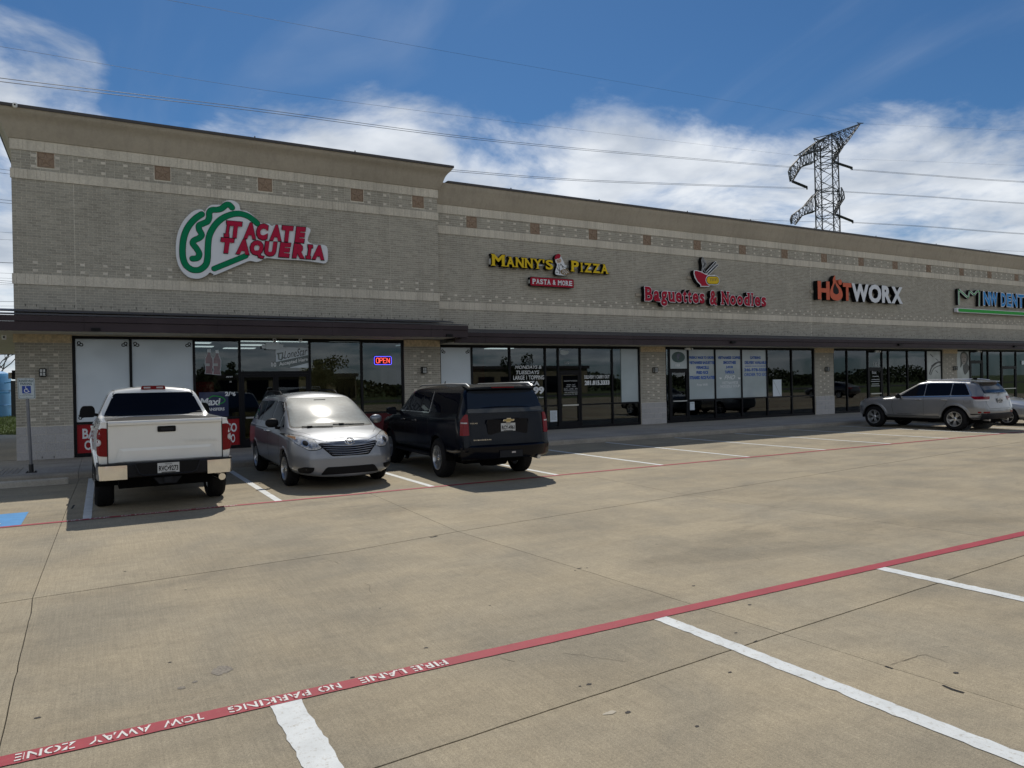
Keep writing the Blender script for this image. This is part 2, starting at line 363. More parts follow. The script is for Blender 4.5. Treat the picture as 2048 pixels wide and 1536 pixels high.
M['kerb'] = concrete('kerb_concrete', (0.36, 0.32, 0.26), (0.28, 0.255, 0.215))
M['stop'] = concrete('stop_concrete', (0.48, 0.44, 0.37), (0.40, 0.37, 0.32), broom=False)
M['joint'] = mat('joint_filler', (0.02, 0.018, 0.015), 0.95)
M['crack'] = mat('crack', (0.12, 0.10, 0.07), 0.95)
def paint_mat(name, col, under, wear=0.5, wscale=26):
    m_ = mat(name, col, 0.7); t = m_.node_tree; N = t.nodes; L = t.links; b = N['Principled BSDF']
    geo = N.new('ShaderNodeNewGeometry')
    def nz(sc, det, rg):
        n = N.new('ShaderNodeTexNoise'); n.inputs['Scale'].default_value = sc; n.inputs['Detail'].default_value = det; n.inputs['Roughness'].default_value = rg; L.new(geo.outputs['Position'], n.inputs['Vector']); return n.outputs['Fac']
    def mr(s, a, c, lo, hi):
        r = N.new('ShaderNodeMapRange'); r.inputs['From Min'].default_value = a; r.inputs['From Max'].default_value = c; r.inputs['To Min'].default_value = lo; r.inputs['To Max'].default_value = hi; L.new(s, r.inputs['Value']); return r.outputs[0]
    mx = N.new('ShaderNodeMix'); mx.data_type = 'RGBA'; mx.inputs[6].default_value = (*col, 1); mx.inputs[7].default_value = (*under, 1)
    q = N.new('ShaderNodeMath'); q.operation = 'MAXIMUM'
    L.new(mr(nz(wscale, 8, 0.75), 0.54, 0.66, 0, wear), q.inputs[0]); L.new(mr(nz(150, 3, 0.7), 0.62, 0.70, 0, min(1, wear * 1.1)), q.inputs[1]); L.new(q.outputs[0], mx.inputs[0])
    v = N.new('ShaderNodeVectorMath'); v.operation = 'SCALE'; L.new(mx.outputs[2], v.inputs[0]); L.new(mr(nz(5, 5, 0.6), 0.3, 0.7, 0.88, 1.1), v.inputs['Scale']); L.new(v.outputs[0], b.inputs['Base Color'])
    bp = N.new('ShaderNodeBump'); bp.inputs['Strength'].default_value = 0.4; bp.inputs['Distance'].default_value = 0.004; L.new(nz(150, 3, 0.7), bp.inputs['Height']); L.new(bp.outputs[0], b.inputs['Normal'])
    return m_
M['paint_white'] = paint_mat('line_paint_white', (0.66, 0.68, 0.67), (0.40, 0.36, 0.29), 0.75)
M['paint_red'] = paint_mat('line_paint_red', (0.33, 0.024, 0.040), (0.32, 0.11, 0.09), 0.3)
M['paint_blue'] = paint_mat('line_paint_blue', (0.045, 0.25, 0.55), (0.12, 0.22, 0.33), 0.4)
M['paint_letter'] = paint_mat('stencil_paint', (0.70, 0.68, 0.64), (0.42, 0.2, 0.18), 0.3)

# ------------------------------------------------------------------ terrain out to the horizon
M['grass'] = mat('grass_green', (0.075, 0.105, 0.028), 0.95, noise=0.35, nscale=9, mottle=0.35, mscale=0.25, bump=1.0, bscale=25)
g = MB(); g.add([(-900, -900, -0.09), (900, -900, -0.09), (900, 900, -0.09), (-900, 900, -0.09)], [(0, 1, 2, 3)])
ground = g.build('grass_field', M['grass'], fixn=False); ground['kind'] = 'structure'
lot = empty('parking_lot'); lot['kind'] = 'structure'
KERB_Y = 18.30
g = MB(); g.box(-14, 75, -24.5, KERB_Y + 0.05, -0.08, -0.016)
g.build('joint_bed', M['joint'], lot)

JX = {0: [(-24.5, -5.0), (18.3, -5.0)],
      1: [(-24.5, -0.4), (3.5, -0.48), (4.77, -0.504), (5.4, -0.519), (6.35, -0.538), (7.53, -0.56), (7.95, -0.582), (12.33, -0.536), (18.3, -0.45)],
      2: [(-24.5, 4.9), (-1, 4.62), (2.17, 4.467), (3.72, 4.327), (5.08, 4.231), (8.45, 3.924), (11.45, 4.023), (12.45, 4.044), (18.3, 4.05)],
      3: [(-24.5, 9.6), (4.31, 8.944), (4.65, 8.863), (8.98, 8.27), (9.99, 8.36), (18.3, 8.42)]}
JX[-1] = [(-24.5, -9.5), (18.3, -9.5)]; JX[-2] = [(-24.5, -14), (18.3, -14)]
for k in range(4, 19): JX[k] = [(-24.5, 9.4 + 4.4 * (k - 3)), (4.4, 8.95 + 4.4 * (k - 3)), (9.5, 8.3 + 4.4 * (k - 3)), (18.3, 8.4 + 4.4 * (k - 3))]
JY = [[(-14, -24.5), (75, -24.5)], [(-14, -15), (75, -15)], [(-14, -7.5), (75, -7.0)], [(-14, -1.2), (0, -1.0), (10, -0.8), (75, 0.3)],
      [(-14, 2.5), (1.138, 3.47), (2.995, 3.615), (4.327, 3.721), (8.255, 3.982), (75, 7.0)],
      [(-14, 6.5), (-0.6, 7.95), (2.434, 8.164), (3.924, 8.452), (8.27, 8.977), (22.07, 10.596), (40, 11.6), (75, 12.2)],
      [(-14, KERB_Y), (75, KERB_Y)]]
def interp(tab, t):
    if t <= tab[0][0]: return tab[0][1]
    for (a, x), (b, y) in zip(tab, tab[1:]):
        if t <= b: return x + (y - x) * (t - a) / (b - a)
    return tab[-1][1]
def cross(k, j):
    y = JY[j][0][1]; x = 0
    for _ in range(12):
        x = interp(JX[k], y); y = interp(JY[j], x)
    return x, y
rj = random.Random(3)
_jit = {}
def edge_pts(kind, i, j, n):
    """shared wavy joint: kind x -> joint JX[i] between rows j, j+1 ; kind y -> joint JY[j] between columns i, i+1"""
    if (kind, i, j) in _jit: return _jit[(kind, i, j)]
    out = []
    a = cross(i, j); b = cross(i, j + 1) if kind == 'x' else cross(i + 1, j)
    for q in range(n + 1):
        t = q / n; w = 0 if q in (0, n) else rj.gauss(0, 0.0016)
        if kind == 'x': y = a[1] + (b[1] - a[1]) * t; out.append((interp(JX[i], y) + w, y))
        else: x = a[0] + (b[0] - a[0]) * t; out.append((x, interp(JY[j], x) + w))
    _jit[(kind, i, j)] = out; return out
for j in range(len(JY) - 1):
    for k in range(-2, 18):
        near = k <= 4 and 2 <= j <= 4
        n = 34 if near else 6
        L_ = edge_pts('x', k, j, n); R_ = edge_pts('x', k + 1, j, n); B_ = edge_pts('y', k, j, n); T_ = edge_pts('y', k, j + 1, n)
        gx = 0.0035; ga = {5: 0.0095, 4: 0.006}.get(j, 0.004); gb = {5: 0.0095, 4: 0.006}.get(j + 1, 0.004)
        loop = [(x, y + ga) for x, y in B_[:-1]] + [(x - gx, y) for x, y in R_[:-1]] + [(x, y - gb) for x, y in T_[:0:-1]] + [(x + gx, y) for x, y in L_[:0:-1]]
        # pull the corners in on both axes
        loop[0] = (loop[0][0] + gx, loop[0][1]); c1 = len(B_) - 1; loop[c1] = (loop[c1][0], loop[c1][1] + ga)
        c2 = c1 + len(R_) - 1; loop[c2] = (loop[c2][0] - gx, loop[c2][1]); c3 = c2 + len(T_) - 1; loop[c3] = (loop[c3][0], loop[c3][1] - gb)
        s = MB(); s.prism(loop, -0.014, 0.0, axis='z')
        s.build('concrete_slab', M['concrete'], lot, loc=(0, 0, rj.uniform(-0.0012, 0.0006)))

def ribbon(pts, w, z, name, mt, jit=0.0, parent=lot):
    s = MB(); v = []; rr = random.Random(len(pts))
    P = [Vector((x, y)) for x, y in pts]
    for i, p in enumerate(P):
        d = (P[min(i + 1, len(P) - 1)] - P[max(i - 1, 0)]).normalized(); n_ = Vector((-d.y, d.x)); ww = w[i] if isinstance(w, list) else w
        v += [(p.x + n_.x * (ww / 2 + rr.gauss(0, jit)), p.y + n_.y * (ww / 2 + rr.gauss(0, jit)), z), (p.x - n_.x * (ww / 2 + rr.gauss(0, jit)), p.y - n_.y * (ww / 2 + rr.gauss(0, jit)), z)]
    f = [(2 * i, 2 * i + 1, 2 * i + 3, 2 * i + 2) for i in range(len(P) - 1)]
    s.add(v, f); o = s.build(name, mt, parent, fixn=False)
    for p_ in o.data.polygons:
        if p_.normal.z < 0: o.data.flip_normals(); break
    return o
def crack_px(pts):
    P = [onz(*p) for p in pts]; out = []
    rc = random.Random(int(pts[0][0]))
    for (a, b), (c, d) in zip(P, P[1:]):
        nseg = max(2, int(math.hypot(c - a, d - b) / 0.05))
        for i in range(nseg):
            t = i / nseg; out.append((a + (c - a) * t + rc.gauss(0, 0.007), b + (d - b) * t + rc.gauss(0, 0.007)))
    n = len(out); ribbon(out, [0.0035 * (0.4 + 0.6 * math.sin(math.pi * (i + 0.5) / n)) for i in range(n)], 0.0022, 'crack', M['crack'], 0.001)
crack_px([(637, 1117), (665, 1122), (693, 1134)]); crack_px([(730, 1168), (741, 1172), (740, 1181), (748, 1190)])
crack_px([(1124, 1306), (1180, 1314), (1220, 1320), (1270, 1325)]); crack_px([(1003, 1316), (1045, 1328)])
crack_px([(1795, 1151), (1840, 1165)]); crack_px([(1510, 1115), (1535, 1126)]); crack_px([(1780, 1330), (1850, 1310), (1935, 1340)])
crack_px([(200, 905), (240, 905)])
# broader broken edges along joints (spalls)
for pts, w in (([(860, 1075), (868, 1074), (874, 1072)], 0.03), ([(1155, 1138), (1163, 1136)], 0.02), ([(1148, 1141), (1152, 1141)], 0.02), ([(1885, 1371), (1905, 1379), (1928, 1386)], 0.022),
               ([(1770, 1333), (1785, 1338)], 0.014), ([(148, 1010), (143, 1018)], 0.025), ([(1515, 1282), (1508, 1285)], 0.02)):
    ribbon([onz(*p) for p in pts], w, 0.0024, 'chipped_joint', M['joint'], 0.003)
def blotch(px, py, rx, ry, mt, name='oil_stain', seed=1, z=0.0026, parent=lot):
    x, y = onz(px, py); rr = random.Random(seed); pts = []
    for k in range(22):
        a = 2 * math.pi * k / 22; q = 1 + rr.gauss(0, 0.13); pts.append((x + rx * q * math.cos(a), y + ry * q * math.sin(a)))
    s = MB(); s.add([(a, b, z) for a, b in pts], [tuple(range(22))]); return s.build(name, mt, parent, fixn=False)
M['stain'] = mat('oil_stain', (0.19, 0.165, 0.13), 0.8, noise=0.35, nscale=60, mottle=0.15, mscale=8)
M['gum'] = mat('old_gum', (0.05, 0.045, 0.04), 0.9)
blotch(443, 1341, 0.065, 0.075, M['stain'], seed=4); blotch(363, 1376, 0.026, 0.022, M['stain'], seed=5); blotch(390, 1364, 0.016, 0.016, M['stain'], seed=8)
M['patch'] = mat('light_patch', (0.46, 0.41, 0.32), 0.9, noise=0.1)
blotch(1220, 1426, 0.045, 0.018, M['patch'], 'repair_patch', 6)
for i, (px, py, r) in enumerate([(340, 1325, .008), (852, 1296, .010), (371, 1180, .007), (470, 1171, .005), (1174, 1136, .008), (760, 1217, .006), (1499, 1210, .012), (1256, 1425, .012), (1394, 1453, .008), (1460, 1345, .009), (1472, 1266, .008), (1912, 1346, .012), (1387, 1172, .012), (250, 1143, .01), (705, 1355, .01), (1178, 1369, .012), (1160, 1373, .006), (75, 1436, .012), (560, 1180, .006), (980, 1211, .006)]):
    blotch(px, py, r * 1.6, r, M['gum'], 'gum_spot', i + 20)

# ------------------------------------------------------------------ painted lines
def strip(name, mt, x0, x1, y0, y1, z, axis, parent=lot, jit=0.0015, seg=0.05):
    n = max(2, int((x1 - x0 if axis == 'x' else y1 - y0) / seg)); s = MB(); v = []; rr = random.Random(int(abs(x0 * 97) + abs(y0 * 13)))
    for i in range(n + 1):
        t = i / n
        if axis == 'x': x = x0 + (x1 - x0) * t; v += [(x, y0 + rr.gauss(0, jit), z), (x, y1 + rr.gauss(0, jit), z)]
        else: y = y0 + (y1 - y0) * t; v += [(x1 + rr.gauss(0, jit), y, z), (x0 + rr.gauss(0, jit), y, z)]
    s.add(v, [(2 * i, 2 * i + 2, 2 * i + 3, 2 * i + 1) for i in range(n)]); return s.build(name, mt, parent, fixn=False)
def fire_line(name, y0, y1, x0, x1, label):
    o = strip(name, M['paint_red'], x0, x1, y0, y1, 0.0055, 'x', jit=0.0012); return o
near_line = fire_line('red_fire_lane_line', 4.458, 4.585, -8, 60, '')
far_line = fire_line('red_fire_lane_line', 12.31, 12.42, -8, 60, '')
STX = [-0.22, 2.52, 5.27, 8.0, 10.76, 13.45, 16.2, 18.94, 21.7, 24.45, 27.2, 30.0, 32.7, 35.4, 38.2, 41, 43.7, 46.4, 49, 52]
for x in STX: strip('white_stall_line', M['paint_white'], x - 0.058, x + 0.058, 12.40, 18.1, 0.003, 'y')
for (xa, xb, x2a, x2b, y1) in ((0.83, 1.005, 0.85, 1.01, 4.46), (3.75, 3.88, 3.80, 3.935, 4.50), (6.53, 6.67, 6.60, 6.75, 4.47)):
    s = MB(); v = []; n = 110; rr = random.Random(int(xa * 10))
    for i in range(n + 1):
        t = i / n; y = y1 + (-1.3 - y1) * t; k = (y1 - y) / 2.6; j = 0.0045
        v += [(xa + (x2a - xa) * k + rr.gauss(0, j), y, 0.004), (xb + (x2b - xb) * k + rr.gauss(0, j), y, 0.004)]
    s.add(v, [(2 * i, 2 * i + 2, 2 * i + 3, 2 * i + 1) for i in range(n)]); o = s.build('white_stall_line', M['paint_white'], lot, fixn=True)
for k in range(19): strip('white_stall_line', M['paint_white'], 9.45 + 2.75 * k, 9.58 + 2.75 * k, -1.3, 4.46, 0.004, 'y')
strip('white_stall_line', M['paint_white'], -1.98, -1.85, -1.3, 4.46, 0.004, 'y')
for x in (-2.72, -5.5): strip('white_stall_line', M['paint_white'], x - 0.05, x + 0.05, 12.40, 18.1, 0.003, 'y')

# blue accessible stall square with the white wheelchair symbol
strip('blue_stall_square', M['paint_blue'], -2.45, -1.03, 12.425, 13.70, 0.004, 'x', jit=0.006)
def symbol_wheelchair(sc, cx, cy, P, mb, w=0.06):
    """access symbol out of strokes; P maps (a, b, depth) to 3-D"""
    def stroke(pts, ww, d):
        pts = [Vector(p) for p in pts]; v = []
        for i, p in enumerate(pts):
            t = (pts[min(i + 1, len(pts) - 1)] - pts[max(i - 1, 0)]).normalized(); n_ = Vector((-t.y, t.x)) * ww / 2
            v += [P(cx + (p.x + n_.x) * sc, cy + (p.y + n_.y) * sc, d), P(cx + (p.x - n_.x) * sc, cy + (p.y - n_.y) * sc, d)]
        mb.add(v, [(2 * i, 2 * i + 1, 2 * i + 3, 2 * i + 2) for i in range(len(pts) - 1)])
    stroke(arc(-0.02, -0.15, 0.26, 115, 345, 16), 0.085, 0)
    stroke([(-0.08, 0.30), (-0.03, 0.0), (0.16, 0.0), (0.27, -0.33), (0.40, -0.28)], 0.085, 1)
    stroke([(-0.06, 0.15), (0.14, 0.15)], 0.07, 2)
    mb.add([P(cx + (-0.09 + 0.075 * math.cos(k * math.pi / 6)) * sc, cy + (0.41 + 0.075 * math.sin(k * math.pi / 6)) * sc, 3) for k in range(12)], [tuple(range(12))])
s = MB(); symbol_wheelchair(1.1, -1.74, 13.05, lambda a, b, d: (a, b, 0.006 + d * 0.0006), s)
s.build('wheelchair_symbol', M['paint_letter'], lot, fixn=True)

# ------------------------------------------------------------------ kerb, sidewalk and strips beyond
walk = empty('sidewalk'); walk['kind'] = 'structure'
KZ = 0.14
g = MB(); g.box(-14, 75, KERB_Y + 0.06, 22.9, -0.08, KZ - 0.02); g.build('joint_bed', M['joint'], walk)
xs = [-14, -9.5, -5.0, -0.47, 3.99, 8.4] + [8.4 + 4.4 * k for k in range(1, 16)]
for a, b in zip(xs, xs[1:]):
    prof = [(KERB_Y, -0.06), (KERB_Y + 0.015, 0.09), (KERB_Y + 0.035, 0.125), (KERB_Y + 0.07, KZ), (KERB_Y + 0.30, KZ), (KERB_Y + 0.30, -0.06)]
    s = MB(); s.prism(prof, a + 0.004, b - 0.004, axis='x'); s.build('kerb_piece', M['kerb'], walk)
    nx = 2
    for q in range(nx):
        a2 = a + (b - a) * q / nx; b2 = a + (b - a) * (q + 1) / nx
        for y0, y1 in ((KERB_Y + 0.305, 20.25), (20.25, 22.55)):
            s = MB(); s.box(a2 + 0.004, b2 - 0.004, y0 + 0.004, y1 - 0.004, 0.0, KZ); s.build('walk_slab', M['walk'], walk, loc=(0, 0, rj.uniform(-0.0015, 0.001)))
# ribbed ramp panel beside the sign post
s = MB()
for k in range(26): s.box(-3.9 + 0.09 * k, -3.9 + 0.09 * k + 0.05, 18.75, 20.2, KZ, KZ + 0.008)
s.build('ribbed_panel', M['kerb'], walk)
# path along the left side of the building, concrete curb strip, rough grass
side = MB(); side.box(-6.2, -1.95, 22.5, 34.4, -0.05, 0.10); o = side.build('side_path', M['walk']); o['kind'] = 'structure'
strip2 = MB(); strip2.prism([(-13, 37.2), (-3.0, 34.6), (-2.6, 34.6), (-1.6, 34.9), (-1.6, 36.3), (-4, 38.4), (-13, 40.2)], -0.06, 0.06, axis='z')
M['pale_concrete'] = concrete('pale_concrete', (0.46, 0.43, 0.36), (0.40, 0.37, 0.31), broom=False)
o = strip2.build('drain_channel', M['pale_concrete']); o['kind'] = 'structure'
# grass blades
def grass_patch(name, x0, x1, y0, y1, n, mt, h=0.10, z=-0.09):
    s = MB(); rg = random.Random(5)
    for _ in range(n):
        x = rg.uniform(x0, x1); y = rg.uniform(y0, y1); a = rg.uniform(0, 6.28); hh = h * rg.uniform(0.5, 1.4); w = 0.02
        dx, dy = math.cos(a) * w, math.sin(a) * w; lx, ly = rg.gauss(0, 0.03), rg.gauss(0, 0.03)
        s.add([(x - dx, y - dy, z), (x + dx, y + dy, z), (x + lx, y + ly, z + hh)], [(0, 1, 2)])
    return s.build(name, mt, fixn=False)
M['blade'] = mat('grass_blade', (0.12, 0.15, 0.035), 0.8, island=0.4, mottle=0.3, mscale=0.5)
o = grass_patch('grass', -12, -2.2, 34, 90, 26000, M['blade'], 0.14); o['kind'] = 'stuff'
# ------------------------------------------------------------------ the shopping centre
YL, YR = 22.28, 22.54           # brick faces: corner unit, long wing
XL0, XL1, XR1 = -1.905, 9.82, 62.0
bld = empty('shopping_centre', (0, 0, 0))
tag(bld, 'long grey brick shopping centre with taller corner unit, stone bands and dark canopy', 'building')
NEAR = Vector((0, 0, CAM_H))
brick_jobs = []; stone_jobs = []
def brick_field(x0, x1, z0, z1, Y, holes=(), courses=None, accents=None, start=0, proud=0.0, vjoints=()):
    """running bond; accents(course, ncourses) -> True for a row with light headers"""
    H = z1 - z0; n = courses or max(1, round(H / 0.0682)); p = H / n; Lb = 0.2095; g = 0.0045
    for c in range(n):
        za, zb = z0 + c * p + g, z0 + (c + 1) * p - g
        acc = accents and accents(c, n)
        x = x0 - (Lb / 2 if (c + start) % 2 else 0)
        k = 0
        if acc: seq = [('h', 0.1047), ('s', Lb), ('s', Lb)]; x = x0 - 0.1 + (0.26 if acc == 2 else 0); 
        if acc == 2: brick_piece(x0, min(x, x1), za, zb, Y, g, holes, vjoints, False)
        while x < x1 - 0.01:
            light = False; w = Lb
            if acc: kd, w = seq[k % 3]; light = kd == 'h'; k += 1
            a, b = max(x, x0), min(x + w, x1); x += w
            brick_piece(a, b, za, zb, Y, g, holes, vjoints, light)
def brick_piece(a, b, za, zb, Y, g, holes, vj, light):
    if b - a < 0.03: return
    for v in vj:
        if a < v < b:
            brick_piece(a, v - 0.002, za, zb, Y, g, holes, (), light); brick_piece(v + 0.002, b, za, zb, Y, g, holes, (), light); return
    for hx0, hx1, hz0, hz1 in holes:
        if hz0 < (za + zb) / 2 < hz1 and b > hx0 and a < hx1:
            if a < hx0 - 0.04: brick_piece(a, hx0, za, zb, Y, g, (), (), light)
            if b > hx1 + 0.04: brick_piece(hx1, b, za, zb, Y, g, (), (), light)
            return
    brick_jobs.append((a + g, b - g, za, zb, Y, light))
def soldier_band(x0, x1, z0, z1, Y, w=0.0945, proud=0.022, matk='stone'):
    rr = random.Random(int(z0 * 100)); x = x0
    while x < x1 - 0.01:
        ww = w * rr.choice((1, 1, 1, 2, 2)) if matk == 'stone' else w * rr.choice((1, 1, 2, 3))
        b = min(x + ww, x1)
        if b - x > 0.02: stone_jobs.append((x + 0.0018, b - 0.0018, z0, z1, Y, proud + rr.uniform(-0.003, 0.003), matk))
        x = b
# corner unit bands (z): 8.33 / 8.055 / 7.57 / 7.325 / 4.90 / 4.635
LB = dict(top=8.33, t2=8.055, m1=7.57, m0=7.325, b1=4.90, b0=4.635)
RB = dict(top=7.93, t2=7.645, m1=7.225, m0=6.955, b1=4.665, b0=4.415)
starsL = [(-1.155, 0.375), (1.572, 0.393), (4.305, 0.40), (7.087, 0.40), (9.133, 0.40)]
starsR = [11.2, 13.75, 16.32, 18.94, 21.6, 24.22, 26.86, 29.54, 32.26, 34.95, 37.8, 40.84, 43.6, 46.45, 49.2, 52]
holesL = [(c - w / 2 - 0.02, c + w / 2 + 0.02, LB['m1'] + 0.05, LB['t2'] - 0.0) for c, w in starsL]
holesR = [(c - 0.20, c + 0.20, RB['m1'] + 0.0, RB['t2']) for c in starsR]
soldier_band(XL0 - 0.022, XL1 + 0.02, LB['t2'], LB['top'], YL)
brick_field(XL0, XL1, LB['m1'], LB['t2'], YL, holesL, 7, lambda c, n: c in (1, 5), vjoints=(-0.55, 8.15))
soldier_band(XL0 - 0.022, XL1 + 0.02, LB['m0'], LB['m1'], YL)
brick_field(XL0, XL1, LB['b1'], LB['m0'], YL, (), 36, lambda c, n: 1 if c in (1, 4) else 0, vjoints=(-0.55, 8.15))
soldier_band(XL0 - 0.022, XL1 + 0.02, LB['b0'], LB['b1'], YL)
brick_field(XL0, XL1, 3.95, LB['b0'], YL, (), 10, vjoints=(-0.55, 8.15))
soldier_band(XL1, XR1, RB['t2'], RB['top'], YR)
brick_field(XL1, XR1, RB['m1'], RB['t2'], YR, holesR, 6, lambda c, n: c in (1, 4))
soldier_band(XL1, XR1, RB['m0'], RB['m1'], YR)
brick_field(XL1, XR1, RB['b1'], RB['m0'], YR, (), 34, lambda c, n: 1 if c == 1 else (2 if c == 3 else 0), vjoints=(18.2, 28.6, 39.2))
soldier_band(XL1, XR1, RB['b0'], RB['b1'], YR)
brick_field(XL1, XR1, 3.72, RB['b0'], YR, (), 10, vjoints=(18.2, 28.6, 39.2))
# pillars between the shop fronts
PILL = [(XL0, -0.655, YL, 3.36), (8.55, XL1, YL, 3.34), (18.50, 19.78, YR, 3.22), (28.78, 30.09, YR, 3.22), (38.96, 40.26, YR, 3.22), (49.2, 50.5, YR, 3.22)]
for x0, x1, Y, zt in PILL:
    n = 31; z0, z1 = 1.0, zt - 0.215; p = (z1 - z0) / n; w = x1 - x0; rr = random.Random(int(x0 * 10)); g = 0.0045; Lb = 0.2095
    for c in range(n):
        za, zb = z0 + c * p + g, z0 + (c + 1) * p - g
        x = x0 - (Lb / 2 if c % 2 else 0); mid = (x0 + x1) / 2
        heads = []
        if c % 4 == 0 and 2 < c < n - 1: heads = [mid]
        elif c % 4 == 2 and c < n - 1: heads = [mid - 0.262, mid + 0.262]
        cuts = [x0]
        while x < x1: 
            if x > x0 + 0.02: cuts.append(x)
            x += Lb
        cuts.append(x1)
        for a, b in zip(cuts, cuts[1:]):
            segs = [(a, b, False)]
            for hc in heads:
                ns = []
                for sa, sb, sl in segs:
                    ha, hb = hc - 0.05, hc + 0.05
                    if sl or hb <= sa or ha >= sb: ns.append((sa, sb, sl)); continue
                    if ha > sa: ns.append((sa, ha, False))
                    if hb < sb: ns.append((hb, sb, False))
                segs = ns
            for sa, sb, sl in segs:
                if sb - sa > 0.025: brick_jobs.append((sa + g * 0.9, sb - g * 0.9, za, zb, Y, sl))
        for hc in heads: brick_jobs.append((hc - 0.05 + g, hc + 0.05 - g, za, zb, Y, True))
    soldier_band(x0 - (0.03 if x0 == XL0 else 0), x1, zt - 0.215, zt, Y, 0.105, 0.03, 'rough_stone')
# brick objects: the 300 that show largest singly, the rest joined
def dist(a, b, Y, z): return (Vector(((a + b) / 2, Y, z)) - NEAR).length / max(b - a, 1e-3)
brick_jobs.sort(key=lambda j: dist(j[0], j[1], j[4], j[2]) + (1000 if j[5] else 0))
unit = MB(); unit.box(-0.5, 0.5, 0, 0.02, -0.5, 0.5, back=False); brick_me = unit.mesh('brick', M['brick_obj'])
single, rest = brick_jobs[:300], brick_jobs[300:]
for a, b, za, zb, Y, lt in single:
    o = bpy.data.objects.new('brick', brick_me); link(o, bld); o.location = ((a + b) / 2, Y, (za + zb) / 2); o.scale = (b - a, 1, zb - za)
br = MB(); lt_ = MB(); rr = random.Random(9)
for a, b, za, zb, Y, lt in rest:
    d = rr.uniform(-0.0015, 0.0015); (lt_ if lt else br).box(a, b, Y + d, Y + 0.02, za, zb, back=False)
o = br.build('brickwork', M['brick'], bld, fixn=False); o['kind'] = 'stuff'
o = lt_.build('light_header_bricks', M['light_brick'], bld, fixn=False); o['kind'] = 'stuff'
print('bricks', len(brick_jobs), 'stones', len(stone_jobs))
stone_jobs.sort(key=lambda j: dist(j[0], j[1], j[4], j[2]) + (1000 if j[6] != 'stone' else 0))
umat = {}
for k, mm in (('stone', 'stone_obj'), ('rough_stone', 'rough_stone')):
    q = MB(); q.box(-0.5, 0.5, 0, 1, -0.5, 0.5, back=False); umat[k] = q.mesh('soldier_stone', M[mm])
sb_ = MB(); k_ = 0
for a, b, z0, z1, Y, pr, mk in stone_jobs:
    if mk == 'rough_stone' or k_ < 300:
        o = bpy.data.objects.new('soldier_stone' if mk == 'stone' else 'rough_stone', umat[mk]); link(o, bld); o.location = ((a + b) / 2, Y - pr, (z0 + z1) / 2); o.scale = (b - a, pr + 0.02, z1 - z0)
        if mk == 'stone': k_ += 1
    else: sb_.box(a, b, Y - pr, Y + 0.02, z0, z1, back=False)
o = sb_.build('stone_bands', M['stone'], bld, fixn=False); o['kind'] = 'stuff'
# concrete blocks at the foot of the pillars
q = MB(); q.box(-0.5, 0.5, 0, 1, -0.5, 0.5, back=False); blk = q.mesh('concrete_block', M['block'])
for x0, x1, Y, zt in PILL:
    for c in range(4):
        za = 0.14 + c * 0.213; zb = za + 0.213; n = 3; off = -0.2 if c % 2 else 0; xs = [x0] + [v for v in [x0 + off + 0.42 * k for k in range(1, 5)] if x0 + 0.05 < v < x1 - 0.08] + [x1]
        for a, b in zip(xs, xs[1:]):
            o = bpy.data.objects.new('concrete_block', blk); link(o, bld); o.location = ((a + b) / 2, Y - 0.02 + rr.uniform(-.003, .003), (za + zb) / 2); o.scale = (b - a - 0.008, 0.05, zb - za - 0.008)
# star tiles
def star_mesh():
    s = MB(); h = 0.5; fr = 0.035
    s.box(-h, h, 0.03, 0.06, -h, h)
    for a in ((-h, h, -h, -h + 0.05), (-h, h, h - 0.05, h), (-h, -h + 0.05, -h + 0.05, h - 0.05), (h - 0.05, h, -h + 0.05, h - 0.05)): s.box(a[0], a[1], 0.0, 0.03, a[2], a[3])
    P = []
    for k in range(10):
        r = 0.43 if k % 2 == 0 else 0.17; a = math.pi / 2 + k * math.pi / 5; P.append((r * math.cos(a), r * math.sin(a)))
    s.prism([(a * 1.13, b * 1.13) for a, b in P], 0.022, 0.031, 1); v = [(0, -0.03, 0)] + [(a, 0.018, b) for a, b in P]; s.add(v, [(0, 1 + k, 1 + (k + 1) % 10) for k in range(10)], 0); s.box(-h + .05, h - .05, 0.026, 0.0295, -h + .05, -h + .075, 1); s.box(-h + .05, -h + .075, 0.0262, 0.0297, -h + .05, h - .05, 1)  # dark outline and edge strips stand in for groove shade
    return s.mesh('star_tile', [M['star'], M['star_groove_shade']])
sm_ = star_mesh()
for c, w in starsL:
    o = bpy.data.objects.new('star_tile', sm_); link(o, bld); o.location = (c, YL - 0.013, 7.862); o.scale = (w, 0.5, 0.38)
for c in starsR:
    o = bpy.data.objects.new('star_tile', sm_); link(o, bld); o.location = (c, YR - 0.013, (RB['m1'] + RB['t2']) / 2); o.scale = (0.385, 0.5, 0.39)
# wall cores (mortar shows in the joints)
s = MB()
s.box(XL0 + 0.004, XL1 - 0.002, YL + 0.006, YL + 0.30, 3.36, 8.95)
s.box(XL0 + 0.002, XL0 + 0.30, YL + 0.306, 48, 0.14, 8.95); s.box(XL1 - 0.30, XL1 - 0.003, YL + 0.306, 48, 3.40, 8.95)
s.box(XL1 + 0.003, XR1, YR + 0.006, YR + 0.30, 3.24, 8.5)
for x0, x1, Y, zt in PILL: s.box(x0 + 0.003, x1 - 0.003, Y + 0.006, Y + 0.28, 0.12, zt - 0.002); s.box(x0 + 0.002, x1 - 0.002, Y - 0.012, Y + 0.005, 0.14, 0.99)
s.box(XL1 - 0.02, XL1 + 0.08, YR + 0.05, YR + 0.25, 0.14, 3.2)
s.build('wall', M['mortar'], bld)
s = MB(); s.box(XL0 + 0.3, XL1 - 0.3, YL + 0.3, 47.9, 8.60, 8.7); s.box(XL1 + 0.05, XR1, YR + 0.3, 48, 8.1, 8.2); s.build('roof', M['coping'], bld)
s = MB()
